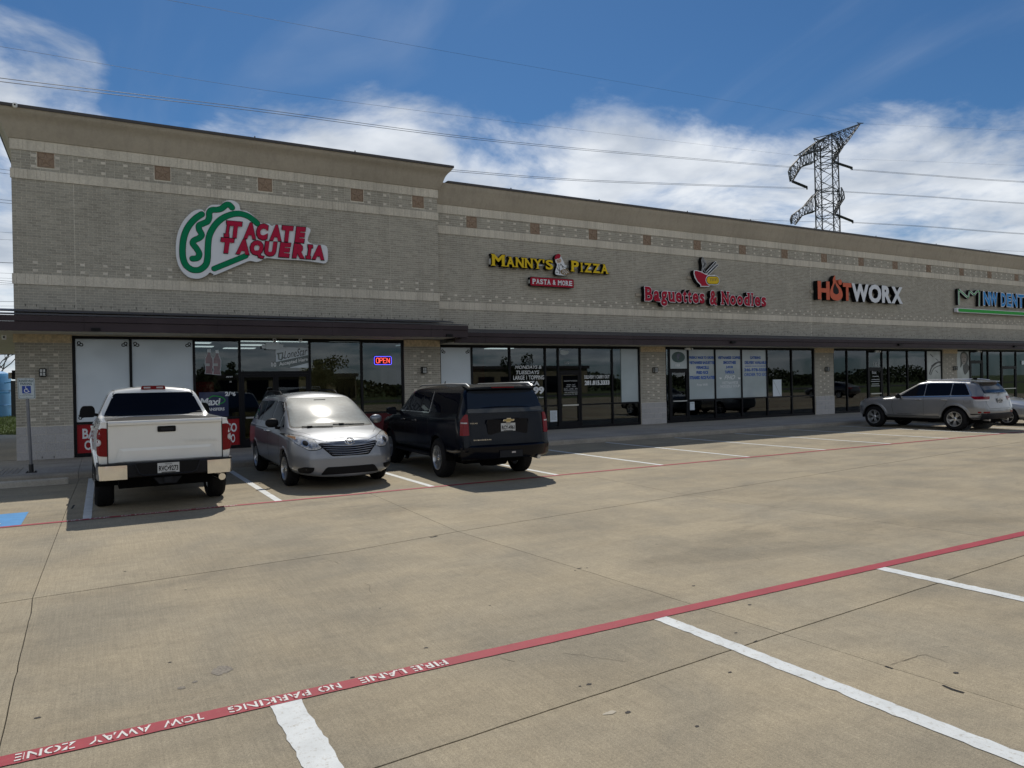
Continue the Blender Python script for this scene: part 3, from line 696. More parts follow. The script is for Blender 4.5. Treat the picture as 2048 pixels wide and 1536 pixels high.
for i in range(14):
    for r_ in range(2):
        for d in (0.0, 0.235):
            x = XL0 + 0.25 + i * 0.84 + r_ * 0.42 + d; s.box(x - 0.006, x + 0.006, YL - 0.004, YL + 0.01, 4.07 if r_ == 0 else 4.0, 4.13 if r_ == 0 else 4.06)
for i in range(60):
    for r_ in range(2):
        for d in (0.0, 0.235):
            x = XL1 + 0.35 + i * 0.84 + r_ * 0.42 + d; s.box(x - 0.006, x + 0.006, YR - 0.004, YR + 0.01, 3.88 if r_ == 0 else 3.80, 3.94 if r_ == 0 else 3.86)
o = s.build('weep_vents', M['black'], bld); o['kind'] = 'stuff'
s = MB(); 
for x in (-1.36, -1.10): s.box(x - 0.008, x + 0.008, YL - 0.026, YL, 0.17, 0.22)
s.build('weep_vent', M['black'], bld)
# cornices swept round the corners
def cornice(x0, x1, Y, z0, prof, name, mt, left=True, yb=48):
    s = MB(); n = len(prof); v = []
    for d, z in prof:
        v += [(x0 - (d if left else 0), yb, z), (x0 - (d if left else 0), Y - d, z), (x1 + d, Y - d, z), (x1 + d, yb, z)]
    f = []
    for i in range(n - 1):
        for k in range(3): f.append((i * 4 + k, i * 4 + k + 1, (i + 1) * 4 + k + 1, (i + 1) * 4 + k))
    s.add(v, f); return s.build(name, mt, bld, smooth=RAD(30))
cornice(XL0, XL1, YL, 8.33, [(0.0, 8.331), (0.045, 8.335), (0.10, 8.45), (0.155, 8.58), (0.19, 8.68), (0.225, 8.76), (0.285, 8.84), (0.34, 8.89), (0.385, 8.95), (0.40, 9.0), (0.0, 9.0)], 'cornice', M['stucco'])
cornice(XL1 + 0.01, XR1, YR, 7.93, [(0.0, 7.931), (0.04, 7.935), (0.09, 8.04), (0.135, 8.16), (0.165, 8.26), (0.195, 8.34), (0.235, 8.43), (0.265, 8.50), (0.28, 8.60), (0.0, 8.60)], 'cornice', M['stucco'], False)
cornice(XL0, XL1, YL, 9.0, [(0.40, 9.002), (0.435, 9.002), (0.435, 9.075), (0.30, 9.09), (-0.2, 9.08)], 'coping', M['coping'])
cornice(XL1 + 0.4, XR1, YR, 8.6, [(0.28, 8.602), (0.315, 8.602), (0.315, 8.675), (0.2, 8.69), (-0.2, 8.68)], 'coping', M['coping'], False)
# low clips along the coping
s = MB()
for x in (3.95, 6.9): s.box(x, x + 0.03, YL - 0.44, YL - 0.41, 9.075, 9.11)
for x in (12.6, 16.4, 20.8, 24.4, 28.5, 33, 38, 43): s.box(x, x + 0.03, YR - 0.32, YR - 0.29, 8.675, 8.71)
s.build('coping_clip', M['coping'], bld)

# canopy: corner unit
FY = 20.62; FX1 = 10.05; FX0 = -5.2
s = MB()
s.box(FX0, FX1, FY, FY + 0.10, 3.335, 3.552); s.box(FX0, FX1 - 0.002, FY - 0.03, FY + 0.09, 3.562, 3.695)
s.box(FX1 - 0.1, FX1, FY + 0.102, YL - 0.02, 3.335, 3.55); s.box(FX1 - 0.1, FX1 + 0.02, FY + 0.092, YL - 0.02, 3.562, 3.69)
s.box(FX0, FX0 + 0.1, FY + 0.102, 34.0, 3.335, 3.69)
s.box(FX0 + 0.1, XL0 - 0.01, 33.9, 34.0, 3.335, 3.69)
s.build('canopy_fascia', M['canopy'], bld)
s = MB()
def slope(x0, x1, ya, za, yb, zb, t=0.03): s.add([(x0, ya, za), (x1, ya, za), (x1, yb, zb), (x0, yb, zb), (x0, ya, za - t), (x1, ya, za - t), (x1, yb, zb - t), (x0, yb, zb - t)], [(0, 1, 2, 3), (4, 7, 6, 5), (0, 4, 5, 1), (1, 5, 6, 2), (3, 2, 6, 7), (0, 3, 7, 4)])
slope(FX0, FX1 - 0.03, FY - 0.04, 3.735, FY + 0.85, 3.83); slope(FX0, FX1 - 0.12, FY + 0.80, 3.885, YL - 0.004, 4.00)
s.build('canopy_roof', M['canopy_roof'], bld)
s = MB()
for a, b in ((FX0 + 0.1, 1.9), (1.91, 6.2), (6.21, FX1 - 0.101)): s.box(a, b, FY + 0.101, YL + 0.05, 3.36, 3.37)
s.box(FX0 + 0.1, XL0 - 0.01, YL + 0.055, 33.9, 3.36, 3.37)
s.box(-0.655, 8.55, YL + 0.04, YL + 0.2, 3.335, 3.36)
s.build('soffit', M['soffit'], bld)
s = MB()
for k in range(5): s.box(-3.4 + 3.05 * k, -3.392 + 3.05 * k, FY - 0.032, FY - 0.029, 3.562, 3.695); s.box(-3.4 + 3.05 * k, -3.392 + 3.05 * k, FY - 0.002, FY + 0.001, 3.335, 3.552)
for k in range(17): s.box(10.9 + 3.05 * k, 10.91 + 3.05 * k, 21.1 - 0.032, 21.1 - 0.029, 3.402, 3.52); s.box(10.9 + 3.05 * k, 10.91 + 3.05 * k, 21.1 - 0.002, 21.101, 3.195, 3.392)
for k in range(4): s.box(0.2 + 3.0 * k, 0.206 + 3.0 * k, YL - 0.437, YL - 0.434, 9.002, 9.075)
for k in range(17): s.box(11.5 + 3.0 * k, 11.506 + 3.0 * k, YR - 0.317, YR - 0.314, 8.602, 8.675)
s.build('metal_seams', M['black'], bld)
# canopy: wing
FY2 = 21.1
s = MB()
s.box(XL1 + 0.01, XR1, FY2, FY2 + 0.1, 3.195, 3.392); s.box(XL1 + 0.24, XR1, FY2 - 0.03, FY2 + 0.09, 3.402, 3.52)
s.build('canopy_fascia', M['canopy'], bld)
s = MB(); slope(XL1 + 0.26, XR1, FY2 - 0.04, 3.55, YR - 0.004, 3.76); s.build('canopy_roof', M['canopy_roof'], bld)
s = MB(); a = XL1 + 0.01
while a < XR1: s.box(a, min(a + 6.1, XR1) - 0.01, FY2 + 0.101, YR + 0.05, 3.215, 3.225); a += 6.1
s.build('soffit', M['soffit'], bld)
s = MB()
for x, Y in ((-0.2, FY), (9.3, FY)): s.box(x - 0.0, x + 0.20, Y - 0.06, Y - 0.001, 3.345, 3.42)
for x in (22.0, 32.9, 43.1): s.box(x - 0.12, x + 0.12, FY2 - 0.10, FY2 - 0.001, 3.30, 3.37)
s.build('scupper', M['black'], bld)
s = MB()
for x, y in ((0.2, 21.5), (2.9, 21.3), (5.9, 21.5), (8.5, 21.4), (12.3, 21.8), (16.5, 21.8)):
    z = 3.36 if x < 9.8 else 3.215; s.lathe([(0.0, z - 0.004), (0.09, z - 0.004), (0.10, z - 0.001)], 16, axis='z', c=(x, y, 0))
s.build('recessed_light', M['alu'], bld)

# ------------------------------------------------------------------ shop fronts
def front(Y, zt, zb, verts, bays, name='shop_window', label=None):
    """verts: X of mullion centres (first and last are the jambs); bays: per bay dict(rail=[z..], kind='pane'|'door'|'doors')"""
    fr = empty(name, (0, 0, 0), 0, bld)
    if label: fr['label'] = label
    yf, yb = Y + 0.035, Y + 0.16; w = 0.032
    s = MB()
    s.box(verts[0], verts[-1], yf, yb, zt - 0.07, zt + 0.001 - 0.004)
    for i, (x) in enumerate(verts):
        a, b = (x, x + 0.065) if i == 0 else ((x - 0.065, x) if i == len(verts) - 1 else (x - w, x + w))
        s.box(a, b, yf + 0.002, yb - 0.002, zb + 0.002, zt - 0.072)
    out = []
    for i, bay in enumerate(bays):
        x0 = verts[i] + (0.067 if i == 0 else w + 0.002); x1 = verts[i + 1] - (0.067 if i == len(bays) - 1 else w + 0.002)
        k = bay.get('kind', 'pane'); rails = list(bay.get('rail', [])); zlo = zb + 0.09 if k == 'pane' else bay['head']
        if k == 'pane': s.box(x0, x1, yf + 0.004, yb - 0.004, zb + 0.002, zb + 0.09)
        else: s.box(x0, x1, yf + 0.004, yb - 0.004, bay['head'] - 0.045, bay['head'] + 0.03); zlo = bay['head'] + 0.03
        zz = [zlo] + [r for r in rails if r > zlo] + [zt - 0.072]
        for r in zz[1:-1]: s.box(x0, x1, yf + 0.004, yb - 0.004, r - 0.028, r + 0.028)
        for j in range(len(zz) - 1):
            a = zz[j] + (0.03 if j else 0.002); b = zz[j + 1] - (0.03 if j < len(zz) - 2 else 0.002)
            p = MB(); p.box(x0 + 0.001, x1 - 0.001, Y + 0.085, Y + 0.093, a, b); p.build('pane', M['glass'], fr)
        if k in ('door', 'doors'):
            hd = bay['head'] - 0.047; mid = (x0 + x1) / 2
            leaves = [(x0 + 0.005, x1 - 0.005)] if k == 'door' else [(x0 + 0.005, mid - 0.004), (mid + 0.004, x1 - 0.005)]
            for li, (a, b) in enumerate(leaves):
                dr = MB(); st = 0.085 if k == 'door' else 0.075; yd0, yd1 = yf + 0.012, yb - 0.03
                dr.box(a, a + st, yd0, yd1, zb + 0.012, hd); dr.box(b - st, b, yd0, yd1, zb + 0.012, hd)
                dr.box(a + st, b - st, yd0, yd1, hd - 0.09, hd); dr.box(a + st, b - st, yd0, yd1, zb + 0.012, zb + 0.24)
                d = dr.build('door', M['frame'], bld)
                p = MB(); p.box(a + st, b - st, Y + 0.085, Y + 0.093, zb + 0.24, hd - 0.09); p.build('pane', M['glass'], d)
                h = MB(); h.box(a + 0.10, b - 0.10, yd0 - 0.045, yd0 - 0.015, 0.99, 1.035); h.box(a + 0.10, a + 0.13, yd0 - 0.016, yd0 - 0.001, 0.995, 1.03); h.box(b - 0.13, b - 0.10, yd0 - 0.016, yd0 - 0.001, 0.995, 1.03)
                h.build('push_bar', M['alu'], d)
        out.append((x0, x1))
    s.box(verts[0] + .066, verts[-1] - 0.066, yf - 0.02, yb - 0.05, zb - 0.001, zb + 0.012) 
    s.build('window_frame', M['frame'], fr)
    return fr, out
ZB = 0.145
LV = [-0.652, 0.703, 2.288, 3.507, 5.528, 7.15, 8.548]
front(YL, 3.335, ZB, LV, [dict(rail=[1.03]), dict(rail=[1.03]), dict(rail=[1.03]), dict(kind='doors', head=2.33), dict(rail=[1.03]), dict(rail=[1.03])], label='tall black framed shop window of the corner unit')
RV = [XL1 + 0.085, 11.136, 12.635, 14.116, 14.68, 15.661, 17.152, 18.498]
front(YR, 3.195, ZB, RV, [dict(rail=[1.016]), dict(rail=[1.016]), dict(rail=[1.016]), dict(rail=[1.016]), dict(kind='door', head=2.27), dict(rail=[1.016]), dict(rail=[1.016])], label='black framed pizza shop window with white lettering')
CV = [19.782, 20.03, 21.04, 22.544, 24.1, 25.672, 27.256, 28.778]
front(YR, 3.195, ZB, CV, [dict(), dict(kind='door', head=2.30), dict(rail=[1.03]), dict(rail=[1.03]), dict(rail=[1.03]), dict(rail=[1.03]), dict(rail=[1.03])], label='black framed noodle shop window with printed panels')
DV = [30.092, 31.145, 32.736, 33.837, 34.359, 35.93, 37.568, 38.958]
front(YR, 3.195, ZB, DV, [dict(), dict(), dict(kind='door', head=2.27), dict(), dict(), dict(), dict()], label='dark glass shop front under the orange and white sign')
EV = [40.262, 41.6, 42.83, 43.4, 44.79, 46.34, 47.9, 49.198]
front(YR, 3.195, ZB, EV, [dict(), dict(kind='door', head=2.6), dict(), dict(), dict(kind='door', head=2.27), dict(), dict()], label='dark glass shop front with a large portrait print')
FV = [50.502, 53, 56, 59, 61.9]
front(YR, 3.195, ZB, FV, [dict()] * 4)
# interiors
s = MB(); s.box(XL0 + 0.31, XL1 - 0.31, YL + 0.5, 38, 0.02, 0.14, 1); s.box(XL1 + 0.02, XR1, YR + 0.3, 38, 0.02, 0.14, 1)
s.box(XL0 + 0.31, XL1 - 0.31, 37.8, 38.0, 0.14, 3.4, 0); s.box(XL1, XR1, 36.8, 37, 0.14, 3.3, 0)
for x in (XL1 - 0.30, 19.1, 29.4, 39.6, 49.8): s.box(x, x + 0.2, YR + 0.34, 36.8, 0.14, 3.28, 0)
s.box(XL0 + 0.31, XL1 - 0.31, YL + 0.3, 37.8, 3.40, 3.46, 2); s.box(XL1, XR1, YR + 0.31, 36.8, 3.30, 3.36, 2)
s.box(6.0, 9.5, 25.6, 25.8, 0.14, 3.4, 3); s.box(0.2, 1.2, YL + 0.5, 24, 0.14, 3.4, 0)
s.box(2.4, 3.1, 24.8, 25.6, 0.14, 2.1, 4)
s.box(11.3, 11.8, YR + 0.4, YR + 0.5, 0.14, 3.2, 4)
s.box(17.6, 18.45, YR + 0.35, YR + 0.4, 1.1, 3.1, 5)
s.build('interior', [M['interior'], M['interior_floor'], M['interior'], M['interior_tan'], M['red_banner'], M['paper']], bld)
# counters and shelves glimpsed inside
s = MB()
s.box(6.2, 8.4, 23.6, 24.3, 0.14, 1.1); s.box(3.9, 5.3, 26, 26.6, 0.14, 1.05); s.box(12.2, 15.2, 25.5, 26.2, 0.14, 1.1); s.box(24.2, 27.2, 24.6, 25.2, 0.14, 0.78); s.box(21.4, 22.4, 24.0, 25.0, 0.14, 0.78)
for k in range(9): s.box(6.4 + 0.21 * k, 6.52 + 0.21 * k, 25.3, 25.45, 1.5, 1.5 + 0.3 + 0.08 * (k % 3))
s.build('counter', M['interior_tan'], bld)
for i, (x, y, z) in enumerate([(2.55, 23.6, 3.39), (2.55, 25.8, 3.39), (2.9, 28, 3.39), (4.4, 24.4, 3.39), (4.7, 26.8, 3.39), (4.5, 29.0, 3.39), (7.15, 23.9, 3.39), (5.4, 24.4, 3.39), (14, 26, 3.29), (26, 27, 3.29)]):
    s = MB(); s.box(x - 0.5, x + 0.6, y - 0.28, y + 0.28, z - 0.02, z); o = s.build('ceiling_light', M['lamp'], bld)
# ------------------------------------------------------------------ lettering
_tc = {}
def text_geo(st, depth=0.0, offset=0.0, shear=0.0, res=3, spacing=1.0):
    key = (st, depth > 0, offset, shear, res, spacing)
    if key in _tc: return _tc[key]
    cu = bpy.data.curves.new('t', 'FONT'); cu.body = st; cu.size = 1.0; cu.offset = offset; cu.shear = shear; cu.resolution_u = res; cu.space_character = spacing
    cu.extrude = 0.5 if depth > 0 else 0.0; cu.fill_mode = 'BOTH'
    o = bpy.data.objects.new('t', cu); COL.objects.link(o); dg = bpy.context.evaluated_depsgraph_get(); dg.update()
    me = bpy.data.meshes.new_from_object(o.evaluated_get(dg)); vs = np.array([v.co[:] for v in me.vertices]) if len(me.vertices) else np.zeros((0, 3))
    fs = [tuple(p.vertices) for p in me.polygons]
    bpy.data.objects.remove(o); bpy.data.curves.remove(cu); bpy.data.meshes.remove(me)
    _tc[key] = (vs, fs); return vs, fs
def fit_text(mb, st, O, A, B, depth=0.0, offset=0.0, shear=0.0, mi=None, grow=0.0, res=3, spacing=1.0, N=None):
    """fit the text's bounding box to the parallelogram O, O+A, O+B; extruded by depth along the normal N"""
    vs, fs = text_geo(st, depth, offset, shear, res, spacing)
    if not len(vs): return
    O = Vector(O); A = Vector(A); B = Vector(B); N = (A.cross(B)).normalized() if N is None else N
    lo = vs.min(0); hi = vs.max(0); w = hi[0] - lo[0]; h = hi[1] - lo[1]
    gw, gh = grow / A.length, grow / B.length
    out = []
    for x, y, z in vs:
        a = (x - lo[0]) / w; b = (y - lo[1]) / h
        a = -gw + a * (1 + 2 * gw); b = -gh + b * (1 + 2 * gh)
        out.append(O + A * a + B * b + N * ((z + 0.5) * depth if depth else 0))
    mb.add(out, fs, mi)
def wall_text(name, st, box, Y, mt, depth=0.0, offset=0.0, shear=0.0, parent=None, side=None, **k):
    """box = (px0, ptop, px1, pbottom) measured in the picture on the plane Y, or world (x0, x1, z0, z1) with side='w'"""
    if side == 'w': x0, x1, z0, z1 = box
    else:
        x0, zb_ = ony(box[0], box[3], Y); x1, zt_ = ony(box[2], box[1], Y); xm = (box[0] + box[2]) / 2
        z0 = ony(xm, box[3], Y)[1]; z1 = ony(xm, box[1], Y)[1]
    s = MB(); fit_text(s, st, (x0, Y, z0), (x1 - x0, 0, 0), (0, 0, z1 - z0), depth, offset, shear, **k)
    return s.build(name, mt, parent, fixn=False)

# slab serifs added letter by letter: (fraction across, 'b' bottom / 't' top, half width)
SERIF = {'M': [(.10, 'b', .18), (.90, 'b', .18), (.07, 't', .12), (.93, 't', .12)], 'A': [(.08, 'b', .2), (.92, 'b', .2), (.42, 't', .16)],
         'N': [(.10, 'b', .2), (.08, 't', .14), (.90, 't', .2)], 'Y': [(.5, 'b', .22), (.08, 't', .2), (.92, 't', .2)], 'P': [(.16, 'b', .26), (.06, 't', .1)],
         'I': [(.5, 'b', 1.0), (.5, 't', 1.0)], 'Z': [(.04, 't', .04), (.96, 'b', .04)], 'T': [(.5, 'b', .26)], 'R': [(.14, 'b', .2), (.94, 'b', .14), (.06, 't', .1)],
         'E': [(.05, 'b', .08), (.05, 't', .08)], 'B': [(.05, 'b', .08), (.05, 't', .08)], 'l': [(.5, 'b', .9), (.2, 't', .6)], 'd': [(.95, 'b', .12), (.72, 't', .16)],
         'u': [(.06, 't', .14), (.72, 't', .12), (.96, 'b', .12)], 'a': [(.96, 'b', .10)], 't': [(.4, 't', .0)]}
NARROW = {'I': 0.42, "'": 0.22, '1': 0.5, 'l': 0.40, 't': 0.52, ' ': 0.42, 'i': .3, 'M': 1.18, 'W': 1.25, '&': 0.95, 'o': .85, 'e': .85, 's': .72, 'g': .85, 'u': .85, 'a': .8, 'd': .85}
def slab_word(st, x0, x1, z0, z1, Y, mats, name, depth=0.13, bold=0.02, outline=0.0, xh=None, parent=None, shear=0.0, rise=0.0, serif=0.07, label=None, gap=0.17, only=None):
    """each letter is a part: dark return behind, coloured face proud of it"""
    ws = [NARROW.get(c, 1.0) for c in st]; tot = sum(ws) + gap * (len(st) - 1); u = (x1 - x0) / tot; x = x0
    H = z1 - z0; res = []
    for c, w in zip(st, ws):
        cw = w * u
        if c != ' ':
            lo_, hi_ = z0, z1
            if xh and c in 'aueosn': hi_ = z0 + H * xh
            if xh and c == 'g': hi_ = z0 + H * xh; lo_ = z0 - H * 0.30
            if c == 't' and xh: hi_ = z0 + H * 0.93
            if c == "'": lo_ = z0 + H * 0.62
            f = (x - x0) / (x1 - x0); zr = rise * f
            lo_ += zr; hi_ += zr
            def serifs(s, g, ya, yb, mi):
                for k, (fx, pos, hw) in enumerate(SERIF.get(c, [])):
                    if hw <= 0 or not serif or (only and c not in only): continue
                    cxx = x + cw * fx + (shear * (lo_ if pos == 'b' else hi_) * 0); a = cxx - hw * cw - g; b = cxx + hw * cw + g
                    if c in 'Il': a = x + 0.06 * cw - g; b = x + 0.94 * cw + g
                    off = shear * (hi_ - lo_) * (0 if pos == 'b' else 1)
                    za, zb = (lo_ - g, lo_ + serif * H * 1.0 + g) if pos == 'b' else (hi_ - serif * H * 1.0 - g, hi_ + g)
                    s.box(a + off, b + off, ya - 0.0007 * (k + 1), yb, za, zb, mi)
            s = MB()
            A = (cw, 0, 0); B = (0, 0, hi_ - lo_)
            back = 0.018
            if c == 'I' or c == 'l':
                st_w = cw * (0.46 if c == 'I' else 0.5); xc = x + cw / 2
                def stem(g, ya, yb, mi):
                    o_ = shear * (hi_ - lo_)
                    s.add([(xc - st_w / 2 - g, ya, lo_), (xc + st_w / 2 + g, ya, lo_), (xc + st_w / 2 + g + o_, ya, hi_), (xc - st_w / 2 - g + o_, ya, hi_),
                           (xc - st_w / 2 - g, yb, lo_), (xc + st_w / 2 + g, yb, lo_), (xc + st_w / 2 + g + o_, yb, hi_), (xc - st_w / 2 - g + o_, yb, hi_)],
                          [(0, 1, 2, 3), (4, 7, 6, 5), (0, 4, 5, 1), (1, 5, 6, 2), (2, 6, 7, 3), (3, 7, 4, 0)], mi)
                stem(back, Y - depth, Y, 1); serifs(s, back, Y - depth, Y, 1)
                if outline: stem(outline, Y - depth - 0.006, Y - depth, 2); serifs(s, outline, Y - depth - 0.006, Y - depth, 2)
                stem(0, Y - depth - 0.014, Y - depth, 0); serifs(s, 0, Y - depth - 0.014, Y - depth, 0)
            else:
                if c == 'Q':
                    c = 'O'; tw = cw * 0.16
                    for g_, y0_, y1_, mi_ in ((back, Y - depth, Y, 1), (0, Y - depth - 0.0145, Y - depth, 0)):
                        s.prism([(x + cw * .45 - g_, lo_ + H * .28 + g_), (x + cw * .62 + g_, lo_ + H * .30 + g_), (x + cw * .80 + g_, lo_ - H * .02 + g_), (x + cw * 1.05 + g_, lo_ - H * .06 + g_), (x + cw * .95 + g_, lo_ - H * .2 - g_), (x + cw * .62 - g_, lo_ - H * .14 - g_)], y0_, y1_, mi_)
                fit_text(s, c, (x, Y, lo_), A, B, depth, bold, shear, 1, back, N=Vector((0, -1, 0))); serifs(s, back, Y - depth, Y, 1)
                if outline: fit_text(s, c, (x, Y - depth, lo_), A, B, 0.006, bold + outline * 0.9 / max(H, .1) * .7, shear, 2, outline, N=Vector((0, -1, 0))); serifs(s, outline, Y - depth - 0.006, Y - depth, 2)
                fit_text(s, c, (x, Y - depth, lo_), A, B, 0.014, bold, shear, 0, 0, N=Vector((0, -1, 0))); serifs(s, 0, Y - depth - 0.014, Y - depth, 0)
            res.append(s.build(name, mats, parent, fixn=True))
        x += cw + gap * u
    return res

# ------------------------------------------------------------------ 1: the taqueria sign
def W1(px, py, Y=YL - 0.10):
    x, z = ony(px, py, Y); return (x, z)
C8 = lambda pts, Y=YL - 0.10: [W1(340 + x / 6.0235, 390 + y / 6.0235, Y) for x, y in pts]
sg = empty('taqueria_sign', (4.3, YL, 6)); tag(sg, 'red lettered taqueria sign with green taco outline on a white contour board', 'sign')
def under(o): o.parent = sg; o.matrix_parent_inverse = Matrix.Translation(-sg.location); return o
outline = [(300, 1008), (215, 985), (130, 900), (85, 790), (70, 660), (80, 520), (110, 410), (170, 300), (260, 210), (330, 180), (385, 178), (418, 205), (440, 165), (500, 122), (610, 118),
           (640, 90), (700, 66), (770, 75), (830, 120), (850, 185), (920, 195), (1000, 250), (1100, 345), (1180, 345), (1225, 375), (1260, 360), (1360, 370), (1560, 385), (1660, 395), (1690, 430),
           (1665, 500), (1660, 560), (1740, 600), (1830, 600), (1885, 625), (1898, 700), (1895, 790), (1860, 825), (1790, 815), (1600, 790), (1420, 780), (1260, 770), (1160, 760), (1100, 790),
           (1040, 808), (970, 795), (900, 815), (560, 958), (520, 955), (480, 935), (440, 970), (370, 1003)]
op = spline([(a, b) for a, b in C8(outline)], 3, True)
s = MB(); s.prism(op[::-1], YL - 0.13, YL - 0.012); under(s.build('backing_board', M['sign_white']))
cx_ = sum(p[0] for p in op) / len(op); cz_ = sum(p[1] for p in op) / len(op)
def thick(pts, w, Y0, Y1, mb, mi=0, n=5, sm=True):
    """rounded stroke as an extruded ribbon with round ends"""
    P = [Vector(p) for p in (spline(pts, n) if sm else pts)]; Lp, Rp = [], []
    for i, p in enumerate(P):
        t = (P[min(i + 1, len(P) - 1)] - P[max(i - 1, 0)]).normalized(); q = Vector((-t.y, t.x)) * w / 2; Lp.append(p + q); Rp.append(p - q)
    N_ = len(P); v = [(p.x, Y0, p.y) for p in Lp] + [(p.x, Y0, p.y) for p in Rp] + [(p.x, Y1, p.y) for p in Lp] + [(p.x, Y1, p.y) for p in Rp]
    f = []
    for i in range(N_ - 1):
        f += [(i, i + 1, N_ + i + 1, N_ + i), (i, 2 * N_ + i, 2 * N_ + i + 1, i + 1), (N_ + i, N_ + i + 1, 3 * N_ + i + 1, 3 * N_ + i)]
    mb.add(v, f, mi)
    for e, s_ in ((P[0], P[0] - P[1]), (P[-1], P[-1] - P[-2])):
        a0 = math.atan2(s_.y, s_.x); c = [(e.x + w / 2 * math.cos(a0 - math.pi / 2 + math.pi * k / 8), e.y + w / 2 * math.sin(a0 - math.pi / 2 + math.pi * k / 8)) for k in range(9)]
        mb.add([(a, Y0, b) for a, b in c] + [(a, Y1, b) for a, b in c], [tuple(range(9))] + [(k, k + 1, k + 10, k + 9) for k in range(8)], mi)
strokes = [([(380, 235), (300, 290), (225, 375), (175, 480), (152, 600), (152, 740), (185, 840), (250, 895), (310, 908), (370, 895), (430, 840), (450, 760), (455, 640), (470, 500), (530, 380), (620, 290), (730, 240), (830, 228), (930, 255), (1010, 310), (1048, 345)], 0.15),
           ([(270, 770), (330, 760), (350, 710), (320, 650), (275, 590), (290, 550), (350, 520), (380, 480), (350, 420), (350, 370), (400, 345), (450, 320), (470, 270), (470, 220), (500, 185), (570, 180), (620, 165), (670, 125), (710, 120), (745, 155)], 0.145),
           ([(530, 890), (910, 735)], 0.135)]
for pts, w in strokes:
    s = MB(); q = C8(pts); thick(q, w + 0.022, YL - 0.139, YL - 0.131, s, 1); thick(q, w, YL - 0.146, YL - 0.138, s, 0); under(s.build('green_stroke', [M['green'], M['black']]))
def W1w(bx, word):
    x0, z1 = W1(bx[0], bx[1]); x1, _ = W1(bx[2], bx[3]); return x0, x1
for word, (xa, za), (xb, zb), h in (('ITACATE', (3.115, 6.195), (5.43, 6.20), 0.47), ('TAQUERIA', (3.03, 5.74), (5.965, 5.725), 0.43)):
    for o in slab_word(word, xa, xb, za, za + h, YL - 0.146, [M['sign_red'], M['black'], M['black']], 'red_letter', 0.012, 0.075, 0.0, None, None, 0.16, zb - za, 0.20, gap=0.09, only='I'): under(o)

# ------------------------------------------------------------------ 2: pizza sign
sg2 = empty('pizza_shop_sign', (14.3, YR, 6)); tag(sg2, 'yellow slab letter pizza sign with a chef figure and a red plaque below', 'sign')
def und(root): 
    def f(o): o.parent = root; o.matrix_parent_inverse = Matrix.Translation(-root.location); return o
    return f
u2 = und(sg2); Ys = YR - 0.06
mats = [M['yellow'], M['black'], M['black']]
for o in slab_word('M', 11.86, 12.36, 5.955, 6.36, Ys, mats, 'yellow_letter', 0.14, 0.03): u2(o)
for o in slab_word("ANNY'S", 12.44, 14.37, 5.955, 6.31, Ys, mats, 'yellow_letter', 0.14, 0.03): u2(o)
for o in slab_word('P', 15.17, 15.50, 5.95, 6.35, Ys, mats, 'yellow_letter', 0.14, 0.03): u2(o)
for o in slab_word('IZZA', 15.56, 16.84, 5.95, 6.30, Ys, mats, 'yellow_letter', 0.14, 0.03): u2(o)
s = MB(); s.prism(rpoly([(13.38, 5.33), (15.26, 5.33), (15.26, 5.655), (13.38, 5.655)], 0.05), Ys - 0.15, Ys, 1); s.prism(rpoly([(13.395, 5.345), (15.245, 5.345), (15.245, 5.64), (13.395, 5.64)], 0.05), Ys - 0.162, Ys - 0.15, 0)
u2(s.build('red_plaque', [M['dark_red'], M['black']]))
for o in slab_word('PASTA & MORE', 13.47, 15.17, 5.405, 5.585, Ys - 0.163, [M['sign_white'], M['dark_red'], M['dark_red']], 'white_letter', 0.004, 0.03): u2(o)
def CM(pts): return [ony(960 + x / 7.314, 490 + y / 7.314, Ys - 0.15) for x, y in pts]
chef = [(1090, 190), (1105, 150), (1135, 130), (1165, 130), (1180, 160), (1195, 185), (1222, 235), (1245, 300), (1255, 350), (1300, 370), (1310, 400), (1290, 435), (1240, 450), (1190, 447), (1110, 435), (1098, 385), (1120, 320), (1125, 280), (1105, 250), (1100, 215)]
s = MB(); s.prism(spline(CM(chef), 2, True), Ys - 0.14, Ys, 1); s.prism([(a * 0.97 + 14.78 * 0.03, b * 0.97 + 6.1 * 0.03) for a, b in spline(CM(chef), 2, True)], Ys - 0.147, Ys - 0.14, 0)
u2(s.build('chef_body', [M['sign_white'], M['black']]))
s = MB(); s.prism(spline(CM([(1092, 190), (1108, 150), (1140, 132), (1165, 135), (1178, 165), (1160, 195), (1130, 200), (1105, 212)]), 2, True), Ys - 0.16, Ys - 0.147); u2(s.build('chef_hat', M['dark_red']))
M['skin_sign'] = mat('pale_sign_skin', (0.55, 0.40, 0.30), 0.5)
s = MB(); s.prism(spline(CM([(1118, 215), (1150, 205), (1178, 200), (1190, 235), (1170, 260), (1140, 265), (1122, 245)]), 2, True), Ys - 0.155, Ys - 0.147); u2(s.build('chef_face', M['skin_sign']))
s = MB()
for q in ([(1130, 228), (1145, 226)], [(1160, 222), (1174, 220)], [(1135, 250), (1150, 244), (1172, 244)], [(1150, 285), (1160, 350), (1165, 420)], [(1190, 280), (1215, 340)], [(1125, 330), (1150, 370), (1190, 380)], [(1110, 400), (1140, 405)], [(1200, 300), (1235, 330)], [(1180, 275), (1170, 300)]):
    thick(CM(q), 0.014, Ys - 0.158, Ys - 0.1475, s, 0, 3)
u2(s.build('drawn_lines', M['black']))
M['crust'] = mat('pizza_crust', (0.20, 0.13, 0.05), 0.5)
px_, pz_ = CM([(1242, 395)])[0]; s = MB(); s.prism([(px_ + 0.20 * math.cos(k * math.pi / 10), pz_ + 0.105 * math.sin(k * math.pi / 10)) for k in range(20)], Ys - 0.165, Ys - 0.147); u2(s.build('pizza', M['crust']))
s = MB(); rr = random.Random(2)
